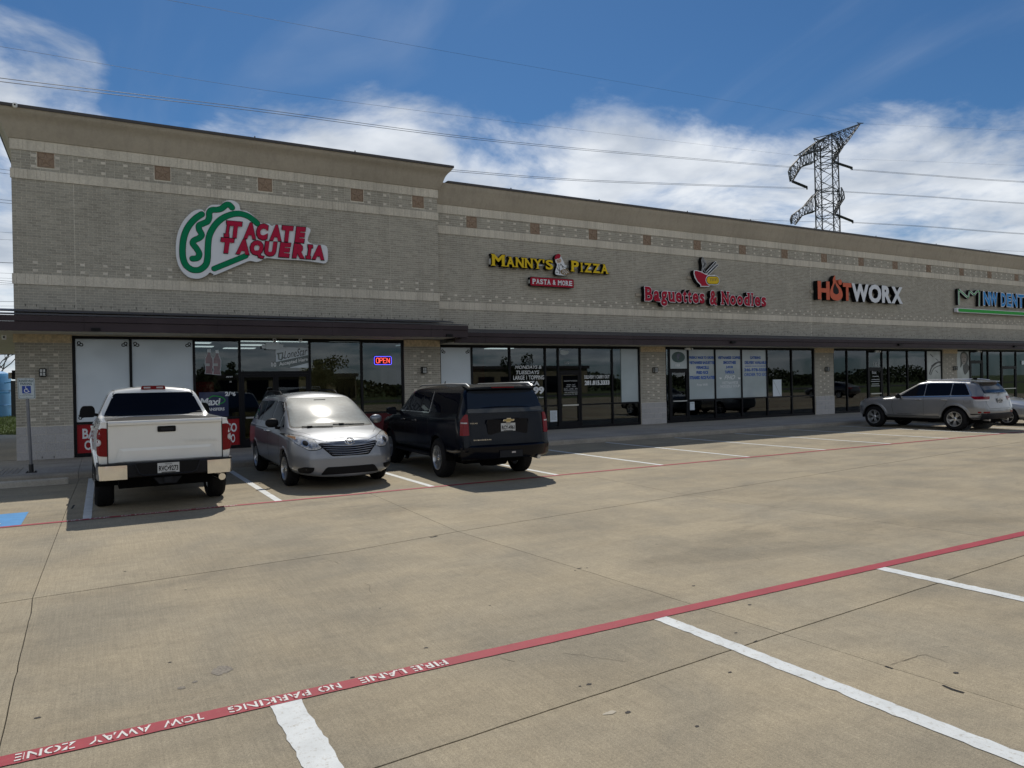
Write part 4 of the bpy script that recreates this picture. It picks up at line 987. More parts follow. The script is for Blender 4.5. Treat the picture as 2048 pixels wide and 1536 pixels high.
for k in range(16):
    a = k * 2.4; r = 0.9 * math.sqrt((k + .5) / 16); cx2, cz2 = px_ + 0.17 * r * math.cos(a), pz_ + 0.082 * r * math.sin(a); s.prism([(cx2 + 0.017 * math.cos(t), cz2 + 0.015 * math.sin(t)) for t in (0, 1.05, 2.1, 3.14, 4.2, 5.2)], Ys - 0.17, Ys - 0.165)
u2(s.build('topping', M['sign_white']))
s = MB(); s.box(11.78, 11.80, Ys - 0.14, Ys, 6.0, 6.2); s.box(13.355, 13.375, Ys - 0.13, Ys - 0.03, 5.42, 5.55); s.box(11.9, 16.8, YR - 0.055, YR - 0.002, 6.10, 6.20); u2(s.build('mounting_rail', M['alu']))

# ------------------------------------------------------------------ 3: noodle shop sign
sg3 = empty('noodle_shop_sign', (22, YR, 5.3)); tag(sg3, 'crimson sign reading Baguettes & Noodles under a bowl with chopsticks and bread', 'sign')
u3 = und(sg3); mats = [M['dark_red'], M['black'], M['sign_white']]
for w_, a, b in (('Baguettes', 18.57, 21.70), ('&', 22.0, 22.40), ('Noodles', 22.67, 25.32)):
    for o in slab_word(w_, a, b, 4.99 if w_ != '&' else 4.95, 5.55, Ys, mats, 'crimson_letter', 0.20, 0.035, 0.022, 0.74, serif=0.13): u3(o)
def CB(pts, Y=Ys - 0.2): return [ony(1360 + x / 10.24, 500 + y / 10.24, Y) for x, y in pts]
bowl = [(285, 415), (340, 412), (440, 440), (520, 485), (580, 510), (650, 518), (718, 505), (715, 548), (600, 560), (540, 620), (590, 680), (605, 700), (605, 752), (420, 752), (420, 715), (350, 650), (300, 560), (280, 480)]
s = MB(); o_ = CB(bowl); s.prism(o_, Ys - 0.19, Ys, 1); s.prism(o_, Ys - 0.197, Ys - 0.19, 2)
bi = [(302, 430), (345, 430), (435, 457), (515, 500), (580, 526), (650, 535), (700, 528), (700, 540), (590, 550), (525, 620), (580, 690), (590, 712), (588, 735), (438, 735), (435, 708), (365, 640), (318, 550), (298, 480)]
s.prism(CB(bi), Ys - 0.204, Ys - 0.197, 0); u3(s.build('bowl', mats))
s = MB()
for q, w_ in (([(475, 160), (460, 220), (475, 330), (460, 440)], .075), ([(470, 155), (500, 230), (490, 330), (500, 400), (540, 465)], .06), ([(520, 225), (540, 290), (505, 390), (545, 470)], .05)):
    thick(CB(q), w_, Ys - 0.18, Ys, s, 1); thick(CB(q), w_ * 0.8, Ys - 0.186, Ys - 0.18, s, 2); thick(CB(q), w_ * 0.3, Ys - 0.192, Ys - 0.186, s, 1)
u3(s.build('steam', mats))
for q in ([(545, 470), (740, 255)], [(580, 495), (775, 305)]):
    s = MB(); thick(CB(q), 0.11, Ys - 0.17, Ys, s, 1, 2); thick(CB(q), 0.105, Ys - 0.176, Ys - 0.17, s, 2, 2); thick(CB(q), 0.055, Ys - 0.182, Ys - 0.176, s, 1, 2); u3(s.build('chopstick', mats))
s = MB(); bb = CB([(595, 620), (735, 622)])
thick(bb, 0.40, Ys - 0.215, Ys - 0.02, s, 2, 2); thick(bb, 0.34, Ys - 0.221, Ys - 0.215, s, 1, 2); thick(bb, 0.29, Ys - 0.227, Ys - 0.221, s, 0, 2)
u3(s.build('bread', [M['yellow'], M['black'], M['sign_white']]))
s = MB()
for k in range(5): thick(CB([(605 + 32 * k, 585), (622 + 32 * k, 605), (620 + 32 * k, 635)]), 0.028, Ys - 0.233, Ys - 0.227, s, 0, 3)
u3(s.build('bread_cut', M['crust']))
s = MB(); s.box(18.3, 25.3, YR - 0.055, YR - 0.002, 5.18, 5.30); s.box(21.0, 22.3, YR - 0.055, YR - 0.002, 6.0, 6.12); u3(s.build('mounting_rail', M['stucco']))

# ------------------------------------------------------------------ 4: fitness sign
sg4 = empty('fitness_studio_sign', (32, YR, 5.9)); tag(sg4, 'orange and white block letter sign with a flame for its letter O', 'sign'); u4 = und(sg4)
def CH(pts, Y=Ys - 0.22): return [ony(1600 + x / 4.571, 530 + y / 4.571, Y) for x, y in pts]
def block(ch, px0, pt, px1, pb, mt, off=0.045):
    Y = Ys - 0.22; xm = (px0 + px1) / 2; x0 = ony(px0, pb, Y)[0]; x1 = ony(px1, pt, Y)[0]; z0 = ony(xm, pb, Y)[1]; z1 = ony(xm, pt, Y)[1]
    s = MB(); fit_text(s, ch, (x0, Ys, z0), (x1 - x0, 0, 0), (0, 0, z1 - z0), 0.22, off, mi=1, grow=0.008, N=Vector((0, -1, 0))); fit_text(s, ch, (x0, Y, z0), (x1 - x0, 0, 0), (0, 0, z1 - z0), 0.012, off, mi=0, N=Vector((0, -1, 0)))
    u4(s.build('block_letter', [mt, M['black']]))
cv4 = lambda x, y: (1600 + x / 4.571, 530 + y / 4.571)
for ch, (a, t), (b, bo), mt in (('H', (163, 148), (268, 316), M['orange']), ('T', (393, 165), (468, 326), M['orange']), ('W', (473, 172), (626, 336), M['sign_white']), ('O', (628, 178), (740, 346), M['sign_white']),
                                ('R', (750, 190), (832, 348), M['sign_white']), ('X', (836, 200), (936, 353), M['sign_white'])):
    p0 = cv4(a, t); p1 = cv4(b, bo); block(ch, p0[0], p0[1], p1[0], p1[1], mt)
flame = [(318, 95), (322, 130), (335, 165), (372, 215), (388, 265), (380, 305), (345, 325), (305, 318), (278, 290), (274, 245), (285, 205), (300, 170), (300, 130)]
hole = [(318, 165), (328, 190), (350, 225), (352, 255), (335, 268), (312, 262), (300, 240), (303, 205)]
s = MB(); fo = spline(CH(flame), 3, True); s.prism(fo, Ys - 0.22, Ys, 1); s.prism(fo, Ys - 0.232, Ys - 0.22, 0); s.prism(spline(CH(hole), 3, True), Ys - 0.236, Ys - 0.232, 2); u4(s.build('flame', [M['orange'], M['black'], M['black']]))
cxx, czz = CH([(366, 158)])[0]; s = MB(); s.prism([(cxx + 0.13 * math.cos(k * .449), czz + 0.13 * math.sin(k * .449)) for k in range(14)], Ys - 0.232, Ys - 0.05); u4(s.build('flame_dot', M['orange']))
s = MB(); s.box(28.5, 34.8, YR - 0.055, YR - 0.002, 5.75, 5.9); u4(s.build('mounting_rail', M['stucco']))

# ------------------------------------------------------------------ 5: dental sign
sg5 = empty('dental_office_sign', (43, YR, 5.9)); tag(sg5, 'blue dental office sign with a green zigzag crown over a long green bar', 'sign'); u5 = und(sg5)
s = MB(); z = [(1452, 355), (1450, 225), (1535, 300), (1552, 238), (1590, 275), (1618, 240), (1640, 238), (1638, 368)]
zq = CH(z, Ys - 0.15)
for a, b in zip(zq, zq[1:]): thick([a, b], 0.13, Ys - 0.15, Ys, s, 1, 2, False)
for a, b in zip(zq, zq[1:]): thick([a, b], 0.125, Ys - 0.156, Ys - 0.15, s, 0, 2, False)
for a, b in zip(zq, zq[1:]): thick([a, b], 0.05, Ys - 0.162, Ys - 0.156, s, 2, 2, False)
u5(s.build('green_crown', [M['sign_white'], M['black'], M['bright_green']]))
Y5 = Ys - 0.15
for ch, xa, xb in (('N', 1675, 1735), ('W', 1733, 1806), ('D', 1838, 1880), ('E', 1890, 1930), ('N', 1938, 1985), ('T', 1992, 2046), ('A', 2052, 2096), ('L', 2102, 2140)):
    t = 233 + (xa - 1675) * 0.09; bo = t + 142; p0 = cv4(xa, t); p1 = cv4(xb, bo); x0 = ony(p0[0], p1[1], Y5)[0]; x1 = ony(p1[0], p0[1], Y5)[0]
    s = MB(); fit_text(s, ch, (x0, Ys, 5.655), (x1 - x0, 0, 0), (0, 0, 0.80), 0.15, 0.05, mi=1, grow=0.012, N=Vector((0, -1, 0))); fit_text(s, ch, (x0, Y5, 5.655), (x1 - x0, 0, 0), (0, 0, 0.80), 0.006, 0.06, mi=2, grow=0.01, N=Vector((0, -1, 0)))
    fit_text(s, ch, (x0, Y5 - 0.006, 5.655), (x1 - x0, 0, 0), (0, 0, 0.80), 0.008, 0.03, mi=0, grow=-0.03, N=Vector((0, -1, 0))); u5(s.build('blue_letter', [M['teal_blue'], M['black'], M['sign_white']]))
s = MB(); s.prism(rpoly([(39.95, 5.21), (52, 5.21), (52, 5.44), (39.95, 5.44)], 0.08), Ys - 0.16, Ys - 0.01, 1); s.prism(rpoly([(40.08, 5.24), (51.9, 5.24), (51.9, 5.41), (40.08, 5.41)], 0.06), Ys - 0.168, Ys - 0.16, 0); u5(s.build('green_bar', [M['bright_green'], M['sign_white']]))

# ------------------------------------------------------------------ window graphics
GL, GR = YL + 0.080, YR + 0.080
def panel(name, x0, x1, z0, z1, Y, mt, label, cat, extra=None, group=None):
    r = empty(name, ((x0 + x1) / 2, Y, z0)); tag(r, label, cat, group); u = und(r)
    s = MB(); s.box(x0, x1, Y - 0.002, Y + 0.002, z0, z1); u(s.build('sheet', mt)); return r, u
def scrolls(u, x0, x1, z0, z1, Y, corners):
    for cx2, cz2, sx, sz in corners:
        s = MB(); q = [(0.05, 0.12), (0.11, 0.07), (0.10, 0.02), (0.05, 0.03), (0.06, 0.09), (0.13, 0.13), (0.17, 0.11), (0.16, 0.07), (0.12, 0.06)]
        thick([(cx2 + sx * (a + 0.0), cz2 + sz * (b + 0.03)) for a, b in q], 0.024, Y - 0.006, Y - 0.0025, s, 0, 4); u(s.build('scroll_ornament', M['black']))
for i, (x0, x1, lab, corners) in enumerate(((LV[0] + 0.07, LV[1] - 0.035, 'white window film with scroll corners, leftmost behind the pickup', 'lrb'), (LV[1] + 0.035, LV[2] - 0.035, 'white window film with scroll corners beside the bottle sticker', 'lr'))):
    r, u = panel('window_film', x0, x1, 1.065, 3.26, GL, M['film'], lab, 'window film', group='white films on the shop glass')
    cs = [(x0, 3.23, 1, -1), (x1, 3.23, -1, -1), (x0, 1.09, 1, 1), (x1, 1.09, -1, 1)]; scrolls(u, x0, x1, 1.06, 3.26, GL, cs)
r, u = panel('window_film', RV[0] + 0.07, RV[1] - 0.035, 1.05, 3.12, GR, M['film'], 'white window film with scroll corners, right of the middle brick pillar', 'window film', group='white films on the shop glass')
scrolls(u, 0, 0, 0, 0, GR, [(RV[0] + 0.07, 3.09, 1, -1), (RV[1] - 0.035, 3.09, -1, -1)])
def words(u, items, Y, mt, name='lettering', bold=0.02):
    for st, box in items[:]:
        kw = {}
        if isinstance(st, tuple): st, kw = st
        o = wall_text(name, st, box, Y - 0.0032, kw.pop('mt', mt), 0.0, kw.pop('off', bold), **kw); u(o)
r, u = panel('banner', LV[0] + 0.07, LV[1] - 0.035, 0.24, 0.995, GL, M['red_banner'], 'red banner with white letters under the leftmost white film', 'banner', group='red banners at the foot of the shop glass')
words(u, [('BA', (165, 857, 193, 877)), ('C', (169, 881, 181, 900))], GL, M['letter'], bold=0.03)
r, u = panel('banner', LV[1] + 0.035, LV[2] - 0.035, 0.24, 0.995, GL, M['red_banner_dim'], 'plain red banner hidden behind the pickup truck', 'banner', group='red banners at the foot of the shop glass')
r, u = panel('banner', LV[2] + 0.035, LV[3] - 0.035, 0.24, 0.995, GL, M['red_banner'], 'red banner reading SO O beside the black entrance doors', 'banner', group='red banners at the foot of the shop glass')
words(u, [('SO', (455, 846, 473.5, 864)), ('O', (462, 868, 470, 885))], GL, M['letter'], bold=0.03)
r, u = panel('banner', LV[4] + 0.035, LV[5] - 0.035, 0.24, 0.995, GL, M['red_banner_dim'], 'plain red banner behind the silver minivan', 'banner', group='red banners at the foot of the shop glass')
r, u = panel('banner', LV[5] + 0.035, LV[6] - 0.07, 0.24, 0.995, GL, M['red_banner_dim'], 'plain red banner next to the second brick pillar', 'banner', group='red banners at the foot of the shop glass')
# money transfer poster
xa, za = ony(398, 836, GL); xb, zb_ = ony(458, 790, GL)
r, u = panel('poster', 2.40, xb - 0.02, 1.075, 1.78, GL, M['dark_blue'], 'dark blue poster with white Maxi lettering and a green swoosh', 'poster')
words(u, [(('Maxi', dict(shear=0.15)), (400, 796, 441, 811)), ('TRANSFERS', (406, 815.5, 449, 821.5))], GL, M['letter'], bold=0.03)
s = MB(); thick([ony(x, y, GL) for x, y in [(418, 797), (426, 792), (442, 794), (450, 800), (446, 805), (436, 809)]], 0.022, GL - 0.006, GL - 0.0025, s); u(s.build('green_swoosh', M['bright_green']))
# bottle sticker
M['bottle_print'] = mat('bottle_print', (0.22, 0.13, 0.15), 0.4, mottle=0.3, mscale=6, coat=0.5)
r = empty('bottle_sticker', (2.75, GL, 2.2)); tag(r, 'sticker of two red soda bottles on the shop glass', 'sticker'); u = und(r)
for k, px in enumerate((418, 434)):
    bt = [(px - 2.6, 705), (px + 2.6, 705), (px + 3.0, 709), (px + 7.2, 719), (px + 7.4, 731), (px + 5.8, 739), (px + 7.2, 748), (px - 7.6, 747), (px - 6.2, 738), (px - 7.6, 729), (px - 7.2, 717), (px - 3.0, 709)]
    P = [ony(a, b + k * 1.5, GL) for a, b in bt]; c0 = (sum(p[0] for p in P) / 12, sum(p[1] for p in P) / 12)
    s = MB(); s.prism([(c0[0] + (a - c0[0]) * 1.13, c0[1] + (b - c0[1]) * 1.03) for a, b in P], GL - 0.003 - k * .002, GL - 0.001, 1); s.prism(P, GL - 0.0055 - k * .002, GL - 0.003, 0); u(s.build('bottle', [M['bottle_print'], M['film']]))
    s = MB(); cp = [ony(px + a, b + k * 1.5, GL) for a, b in [(-3.6, 704.5), (3.6, 704.5), (3.4, 698.5), (-3.4, 698.5)]]; s.prism(cp, GL - 0.008 - k * .002, GL - 0.003); u(s.build('bottle_cap', M['film']))
    s = MB(); x, z = ony(px, 730, GL); s.box(x - 0.10, x + 0.02, GL - 0.009, GL - 0.008, z - 0.03, z + 0.045); u(s.build('bottle_label', M['dim_letter']))
r = empty('price_lettering', (3.3, GL, 1.7)); tag(r, 'small white price lettering reading 2/$6 on the glass', 'lettering'); u = und(r)
words(u, [(('2/', dict(off=0.05)), (450, 783.5, 461.5, 792)), (('$', dict(off=0.03)), (462, 784, 465.5, 788.5)), (('6', dict(off=0.05)), (465.5, 783.5, 471, 792)), ('ANY', (452, 752, 466, 755)), ('2 FOR', (459, 762, 463, 765))], GL, M['letter'])
# lone star sign + 100
M['grey_print'] = mat('grey_print', (0.10, 0.135, 0.14), 0.4, coat=0.4)
r = empty('payment_sign', (5.0, GL, 2.4)); tag(r, 'slanted grey and white Accepted Here sign in the glass above the doors', 'sign'); u = und(r)
CL = lambda pts: [ony(480 + x / 5.851, 640 + y / 5.851, GL) for x, y in pts]
s = MB(); s.prism(CL([(415, 315), (798, 325), (803, 558), (590, 558), (420, 490)]), GL - 0.002, GL + 0.002); u(s.build('sheet', M['film']))
s = MB(); s.prism(CL([(420, 492), (798, 410), (803, 500), (590, 555), (425, 555)]), GL - 0.0045, GL - 0.0022); u(s.build('grey_band', M['grey_print']))
def slant(st, a, b, up, mt, off=0.03, shear=0.0):
    A = CL([a])[0]; B = CL([b])[0]; T = CL([up])[0]; s = MB(); fit_text(s, st, (A[0], GL - 0.0055, A[1]), (B[0] - A[0], 0, B[1] - A[1]), (T[0] - A[0], 0, T[1] - A[1]), 0, off, shear); u(s.build('lettering', mt))
slant('LoneStar', (515, 455), (790, 405), (510, 365), M['black'], 0.0, 0.35)
slant('Accepted Here', (458, 552), (795, 488), (455, 495), M['letter'], 0.035)
s = MB(); thick(CL([(440, 395), (500, 385), (495, 440)]), 0.05, GL - 0.006, GL - 0.003, s, 0, 2, False); thick(CL([(450, 400), (455, 460), (480, 465), (505, 440)]), 0.045, GL - 0.008, GL - 0.0061, s, 0, 2, False); u(s.build('state_outline', M['grey_print']))
r = empty('unit_number', (4.6, GL, 2.45)); tag(r, 'white unit number 100 above the black double doors', 'lettering', 'unit numbers above the doors'); u = und(r)
words(u, [(('100', dict(off=0.04)), (543, 725, 559, 733.5))], GL, M['letter'])
r = empty('door_lettering', (3.9, GL, 2.2)); tag(r, 'tiny white street number on the left leaf of the double doors', 'lettering'); u = und(r)
words(u, [('11903', (489, 746, 516, 753))], GL, M['dim_letter'])
# neon open sign
M['neon_red'] = mat('neon_red', (0.3, 0.02, 0.01), 0.5, emit=(1.0, 0.10, 0.07), estr=1.5); M['neon_blue'] = mat('neon_blue', (0.02, 0.02, 0.3), 0.5, emit=(0.12, 0.10, 1.0), estr=1.6)
no = empty('open_sign', (7.8, YL + 0.2, 2.3)); tag(no, 'lit neon OPEN sign, red letters in a blue ring, inside the glass', 'sign'); u = und(no)
YN = YL + 0.062
x0, z1 = ony(748.5, 713, YN); x1, z0 = ony(783, 729, YN)
s = MB(); q = rpoly([(x0, z0), (x1, z0), (x1, z1), (x0, z1)], 0.05, 4); s.tube([(a, YN, b) for a, b in q], 0.009, 6, closed=True); u(s.build('neon_ring', M['neon_blue']))
NEON = {'O': [[(0, .2), (0, .8), (.25, 1), (.75, 1), (1, .8), (1, .2), (.75, 0), (.25, 0), (0, .2)]], 'P': [[(0, 0), (0, 1), (.8, 1), (1, .8), (.8, .5), (0, .5)]], 'E': [[(1, 1), (0, 1), (0, 0), (1, 0)], [(0, .5), (.8, .5)]], 'N': [[(0, 0), (0, 1)], [(0, 1), (1, 0)], [(1, 0), (1, 1)]]}
w4 = (x1 - x0 - 0.10) / 4
for k, ch in enumerate('OPEN'):
    s = MB()
    for st in NEON[ch]: s.tube([(x0 + 0.05 + w4 * (k + 0.12 + 0.76 * a), YN, z0 + 0.05 + (z1 - z0 - 0.10) * b) for a, b in st], 0.010, 6)
    u(s.build('neon_letter', M['neon_red']))
s = MB(); s.box(x0 - 0.01, x1 + 0.01, YN + 0.014, YN + 0.018, z0 - 0.01, z1 + 0.01); u(s.build('backing', M['frame']))
# pizza shop lettering
CP = lambda a, t, b, bo: (1020 + a / 7.314, 680 + t / 7.314, 1020 + b / 7.314, 680 + bo / 7.314)
r = empty('window_lettering', (13.4, GR, 1.8)); tag(r, 'white lettering MONDAYS & TUESDAYS LARGE 1 TOPPING PIZZA on the glass', 'lettering', 'pizza shop window lettering'); u = und(r)
words(u, [(('MONDAYS &', dict(shear=0.2)), CP(72, 372, 462, 422)), (('TUESDAYS', dict(shear=0.2)), CP(88, 447, 428, 500)), ('LARGE 1 TOPPING', CP(48, 518, 500, 580)), (('PIZZA', dict(off=0.035)), CP(148, 602, 430, 668)),
          (('$8.99', dict(off=0.05)), CP(150, 685, 497, 805)), ('PLUS TAX', CP(330, 832, 492, 850))], GR, M['letter'])
r = empty('window_lettering', (16.4, GR, 1.9)); tag(r, 'white phone number lettering DELIVERY / CARRY OUT right of the pizza shop door', 'lettering', 'pizza shop window lettering'); u = und(r)
words(u, [('DELIVERY / CARRY OUT', CP(1088, 515, 1455, 565)), (('281.815.3333', dict(off=0.05)), CP(1093, 590, 1455, 658))], GR, M['letter'])
r = empty('door_lettering', (15.2, GR, 1.8)); tag(r, 'small white opening hours on the glass pizza shop door', 'lettering'); u = und(r)
words(u, [("MANNY'S PIZZA", CP(792, 588, 985, 608)), ('MON - SAT', CP(832, 645, 955, 664)), ('10AM - 10PM', CP(820, 672, 962, 692)), ('SUN - 12PM - 9PM', CP(790, 703, 995, 725)), ('945 HUFFMEISTER', CP(800, 755, 992, 775)), ('HOUSTON TX, 77095', CP(790, 785, 1000, 805))], GR, M['dim_letter'], bold=0.01)
s = MB(); a = CP(790, 733, 995, 738); x0, z0 = ony(a[0], a[3], GR); x1, z1 = ony(a[2], a[1], GR); s.box(x0, x1, GR - 0.004, GR - 0.003, (z0 + z1) / 2 - .006, (z0 + z1) / 2 + .006); u(s.build('rule_line', M['dim_letter']))
r = empty('unit_number', (15.2, GR, 2.6)); tag(r, 'white unit number 115 above the pizza shop door', 'lettering', 'unit numbers above the doors'); u = und(r)
words(u, [(('115', dict(off=0.02)), CP(800, 318, 858, 352))], GR, M['dim_letter'])
s = MB(); q = spline([ony(*CP(a, b, 0, 0)[:2], GR) for a, b in [(738, 150), (790, 150), (850, 158), (858, 185), (845, 205), (790, 220), (740, 205)]], 3, True); s.prism(q, GR - 0.004, GR - 0.001)
o = s.build('round_sticker', M['paper']); tag(o, 'pale smudged round sticker in the transom above the pizza shop door', 'sticker')
a = CP(590, 1030, 688, 1198); x0, z0 = ony(a[0], a[3], GR); x1, z1 = ony(a[2], a[1], GR)
r, u = panel('notice', x0, x1, z0, z1, GR, M['film'], 'white paper notice taped low beside the pizza shop door', 'notice')
s = MB(); rr = random.Random(3)
for k in range(9): zz = z1 - 0.05 - k * 0.035; s.box(x0 + 0.03, x1 - 0.03 - rr.random() * 0.05, GR - 0.004, GR - 0.0025, zz - 0.005, zz + 0.005)
u(s.build('print_lines', M['grey_print']))
# noodle shop prints
r, u = panel('window_print', RV[6] + 0.42, RV[7] - 0.07, 1.05, 3.12, GR, M['paper'], 'blank grey green sheet on the glass right of the phone number lettering', 'window print')
s = MB(); s.box(RV[6] + 0.42, RV[6] + 0.45, GR - 0.004, GR - 0.0022, 1.05, 3.12); u(s.build('sheet_edge', M['grey_print']))
CN = lambda a, t, b, bo: (1320 + a / 6.024, 680 + t / 6.024, 1320 + b / 6.024, 680 + bo / 6.024)
for (i, lab, items) in ((2, 'printed panel listing VIETNAMESE BAGUETTES and RICE PLATES in blue', [('FRESHLY MADE TO ORDER', (352, 195, 650, 228)), ('VIETNAMESE BAGUETTES', (352, 255, 655, 290)), ('VERMICELLI', (432, 313, 588, 350)), ('FRIED RICE', (438, 373, 580, 410)), ('STEAMED RICE PLATES', (358, 433, 655, 472)), (('Free WiFi', dict(mt=M['letter'], off=0.0)), (448, 525, 575, 552))]),
                        (3, 'printed panel listing VIETNAMESE COFFEE and PHO between two others', [('VIETNAMESE COFFEE', (695, 195, 965, 230)), ('SMOOTHIES', (762, 252, 915, 290)), ('JUICES', (795, 312, 880, 345)), ('TAPIOCA', (782, 368, 895, 405)), (('PHO', dict(mt=M['letter'], off=0.0, shear=0.4)), (775, 425, 905, 475)), (('VIETNAMESE', dict(mt=M['letter'], off=0.0)), (748, 498, 942, 532)), (('NOODLE SOUP', dict(mt=M['letter'], off=0.0)), (730, 540, 960, 572))]),
                        (4, 'printed panel reading CATERING and ORDER TO GO with a phone number', [('CATERING', (1085, 195, 1212, 230)), ('DELIVERY AVAILABLE', (1020, 253, 1278, 290)), ('MINIMUM ORDER FOR DELIVERY', (1025, 309, 1280, 319)), (('346-978-5558', dict(off=0.04)), (1015, 338, 1288, 378)), (('ORDER TO GO', dict(off=0.03)), (1015, 397, 1290, 434))])):
    r, u = panel('window_print', CV[i] + 0.036, CV[i + 1] - 0.036, 1.06, 3.115, GR, M['paper'], lab, 'window print', group='printed panels on the noodle shop glass')
    words(u, [(st, CN(*b)) for st, b in items], GR, M['blue_vinyl'], bold=0.06)
    if i == 3:
        for bx in (712, 938):
            s = MB(); q = [ony(*CN(bx + a, b, 0, 0)[:2], GR) for a, b in [(0, 452), (32, 452), (28, 468), (18, 474), (8, 470)]]; s.prism(q, GR - 0.004, GR - 0.0025); u(s.build('bowl_mark', M['letter']))
r, u = panel('window_print', CV[1] + 0.036, CV[2] - 0.036, 2.335, 3.115, GR, M['paper'], 'square print with a dark green oval over the noodle shop door', 'window print', group='printed panels on the noodle shop glass')
M['oval'] = mat('green_oval_print', (0.05, 0.10, 0.10), 0.4)
x, z = (CV[1] + CV[2]) / 2, 2.80; s = MB(); s.prism([(x + 0.36 * math.cos(k * .2618), z + 0.22 * math.sin(k * .2618)) for k in range(24)], GR - 0.004, GR - 0.0022); u(s.build('oval', M['oval']))
s = MB(); s.prism([(x - 0.02, z - 0.12), (x + 0.03, z - 0.12), (x + 0.03, z), (x + 0.16, z + 0.12), (x - 0.03, z + 0.15), (x - 0.12, z + 0.05)], GR - 0.006, GR - 0.0042); u(s.build('oval_emblem', M['dark_blue']))
words(u, [(('125', dict(off=0.04)), CN(190, 290, 240, 318))], GR, M['letter'])
a = CN(1362, 475, 1462, 695); x0, z0 = ony(a[0], a[3], GR); x1, z1 = ony(a[2], a[1], GR)
r, u = panel('notice', x0, x1, z0, z1, GR, M['film'], 'tall pale blue notice on the dark glass right of the printed panels', 'notice')
s = MB(); thick([(x0 + 0.02, z1 - 0.02), (x1 - 0.05, z0 + 0.03)], 0.012, GR - 0.004, GR - 0.0025, s, 0, 2, False); u(s.build('fold_line', M['grey_print']))
a = CN(362, 745, 415, 845); x0, z0 = ony(a[0], a[3], GR); x1, z1 = ony(a[2], a[1], GR)
r, u = panel('notice', x0, x1, z0, z1, GR, M['film'], 'small pale notice low on the glass right of the noodle shop door', 'notice')
s = MB(); s.box(x0 + 0.02, x1 - 0.02, GR - 0.004, GR - 0.0025, z1 - 0.06, z1 - 0.05); u(s.build('print_line', M['grey_print']))
# fitness studio door marks, poster of a dancer's branch, portrait print
r = empty('door_lettering', (33.2, GR, 1.8)); tag(r, 'small white lines of text on the dark fitness studio door', 'lettering'); u = und(r)
for k, (w_, t) in enumerate(((20, 752), (26, 758), (30, 762), (24, 767), (28, 771))):
    s = MB(); x0, z0 = ony(1751 - w_ * .3, t + 1.6, GR); x1, z1 = ony(1751 + w_ * .3, t, GR); s.box(x0, x1, GR - 0.004, GR - 0.002, z0, z0 + 0.03); u(s.build('text_line', M['dim_letter']))
words(u, [('161', (1747, 724, 1757, 732)), ('fox', (1744, 741, 1753, 748))], GR, M['dim_letter'])
M['print_pale'] = mat('pale_print', (0.40, 0.42, 0.40), 0.3, mottle=0.15, mscale=2, coat=0.5)
M['print_dark'] = mat('dark_print', (0.06, 0.06, 0.058), 0.4, mottle=0.2, mscale=5); M['print_skin'] = mat('skin_print', (0.30, 0.26, 0.235), 0.4, mottle=0.12, mscale=5)
r, u = panel('window_print', DV[6] + 0.036, DV[7] - 0.07, 0.26, 3.12, GR, M['print_pale'], 'pale print of grey branches and drifting petals at the end of the dark shop front', 'window print')
s = MB(); P = lambda pts: [ony(1600 + x / 4.571, 660 + y / 4.571, GR) for x, y in pts]
for q, w_ in (([(1185, 400), (1205, 340), (1260, 295), (1300, 300)], .10), ([(1200, 330), (1240, 300)], .05), ([(1190, 220), (1215, 245)], .05), ([(1240, 262), (1262, 280)], .04), ([(1240, 370), (1260, 390)], .04), ([(1195, 410), (1225, 350), (1290, 320)], .05)): thick(P(q), w_, GR - 0.004, GR - 0.0022, s, 0, 4)
u(s.build('branch', M['print_dark']))
r, u = panel('window_print', EV[0] + 0.07, EV[1] - 0.036, 0.26, 3.12, GR, M['print_pale'], 'large grey portrait print of a long haired woman beside the last pillar', 'window print')
Q = lambda pts: [ony(1880 + x / 12.19, 690 + y / 12.19, GR) for x, y in pts]
for k, (nm, mt, pts) in enumerate((('hair', 'print_dark', [(490, 300), (500, 210), (560, 165), (630, 175), (680, 240), (690, 340), (670, 450), (700, 510), (740, 560), (700, 620), (640, 560), (600, 480), (560, 440), (530, 500), (490, 550), (500, 420)]),
                                   ('face', 'print_skin', [(520, 240), (560, 200), (610, 215), (640, 280), (635, 380), (610, 450), (570, 470), (540, 420), (520, 340)]), ('shoulder_hair', 'print_dark', [(570, 480), (640, 500), (700, 560), (690, 620), (640, 700), (600, 720), (570, 640), (560, 560)]))):
    s = MB(); s.prism(spline(Q(pts), 3, True), GR - 0.0045 - k * 0.002, GR - 0.0025 - k * 0.002); u(s.build(nm, M[mt]))
s = MB()
for q, w_ in (([(530, 300), (555, 295)], .03), ([(595, 300), (622, 305)], .03), ([(560, 400), (590, 395), (605, 405)], .035), ([(580, 330), (578, 360)], .015)): thick(Q(q), w_, GR - 0.0105, GR - 0.0088, s, 0, 2, False)
u(s.build('facial_features', M['print_dark']))
# address plate right of the last door seen
s = MB(); x0, z0 = ony(2043, 729, GR - 0.02); s.box(x0, x0 + 0.3, GR - 0.03, GR - 0.02, z0, z0 + 0.22); o = s.build('notice', M['film']); tag(o, 'little white square notice on the last dark door at the picture edge', 'notice')
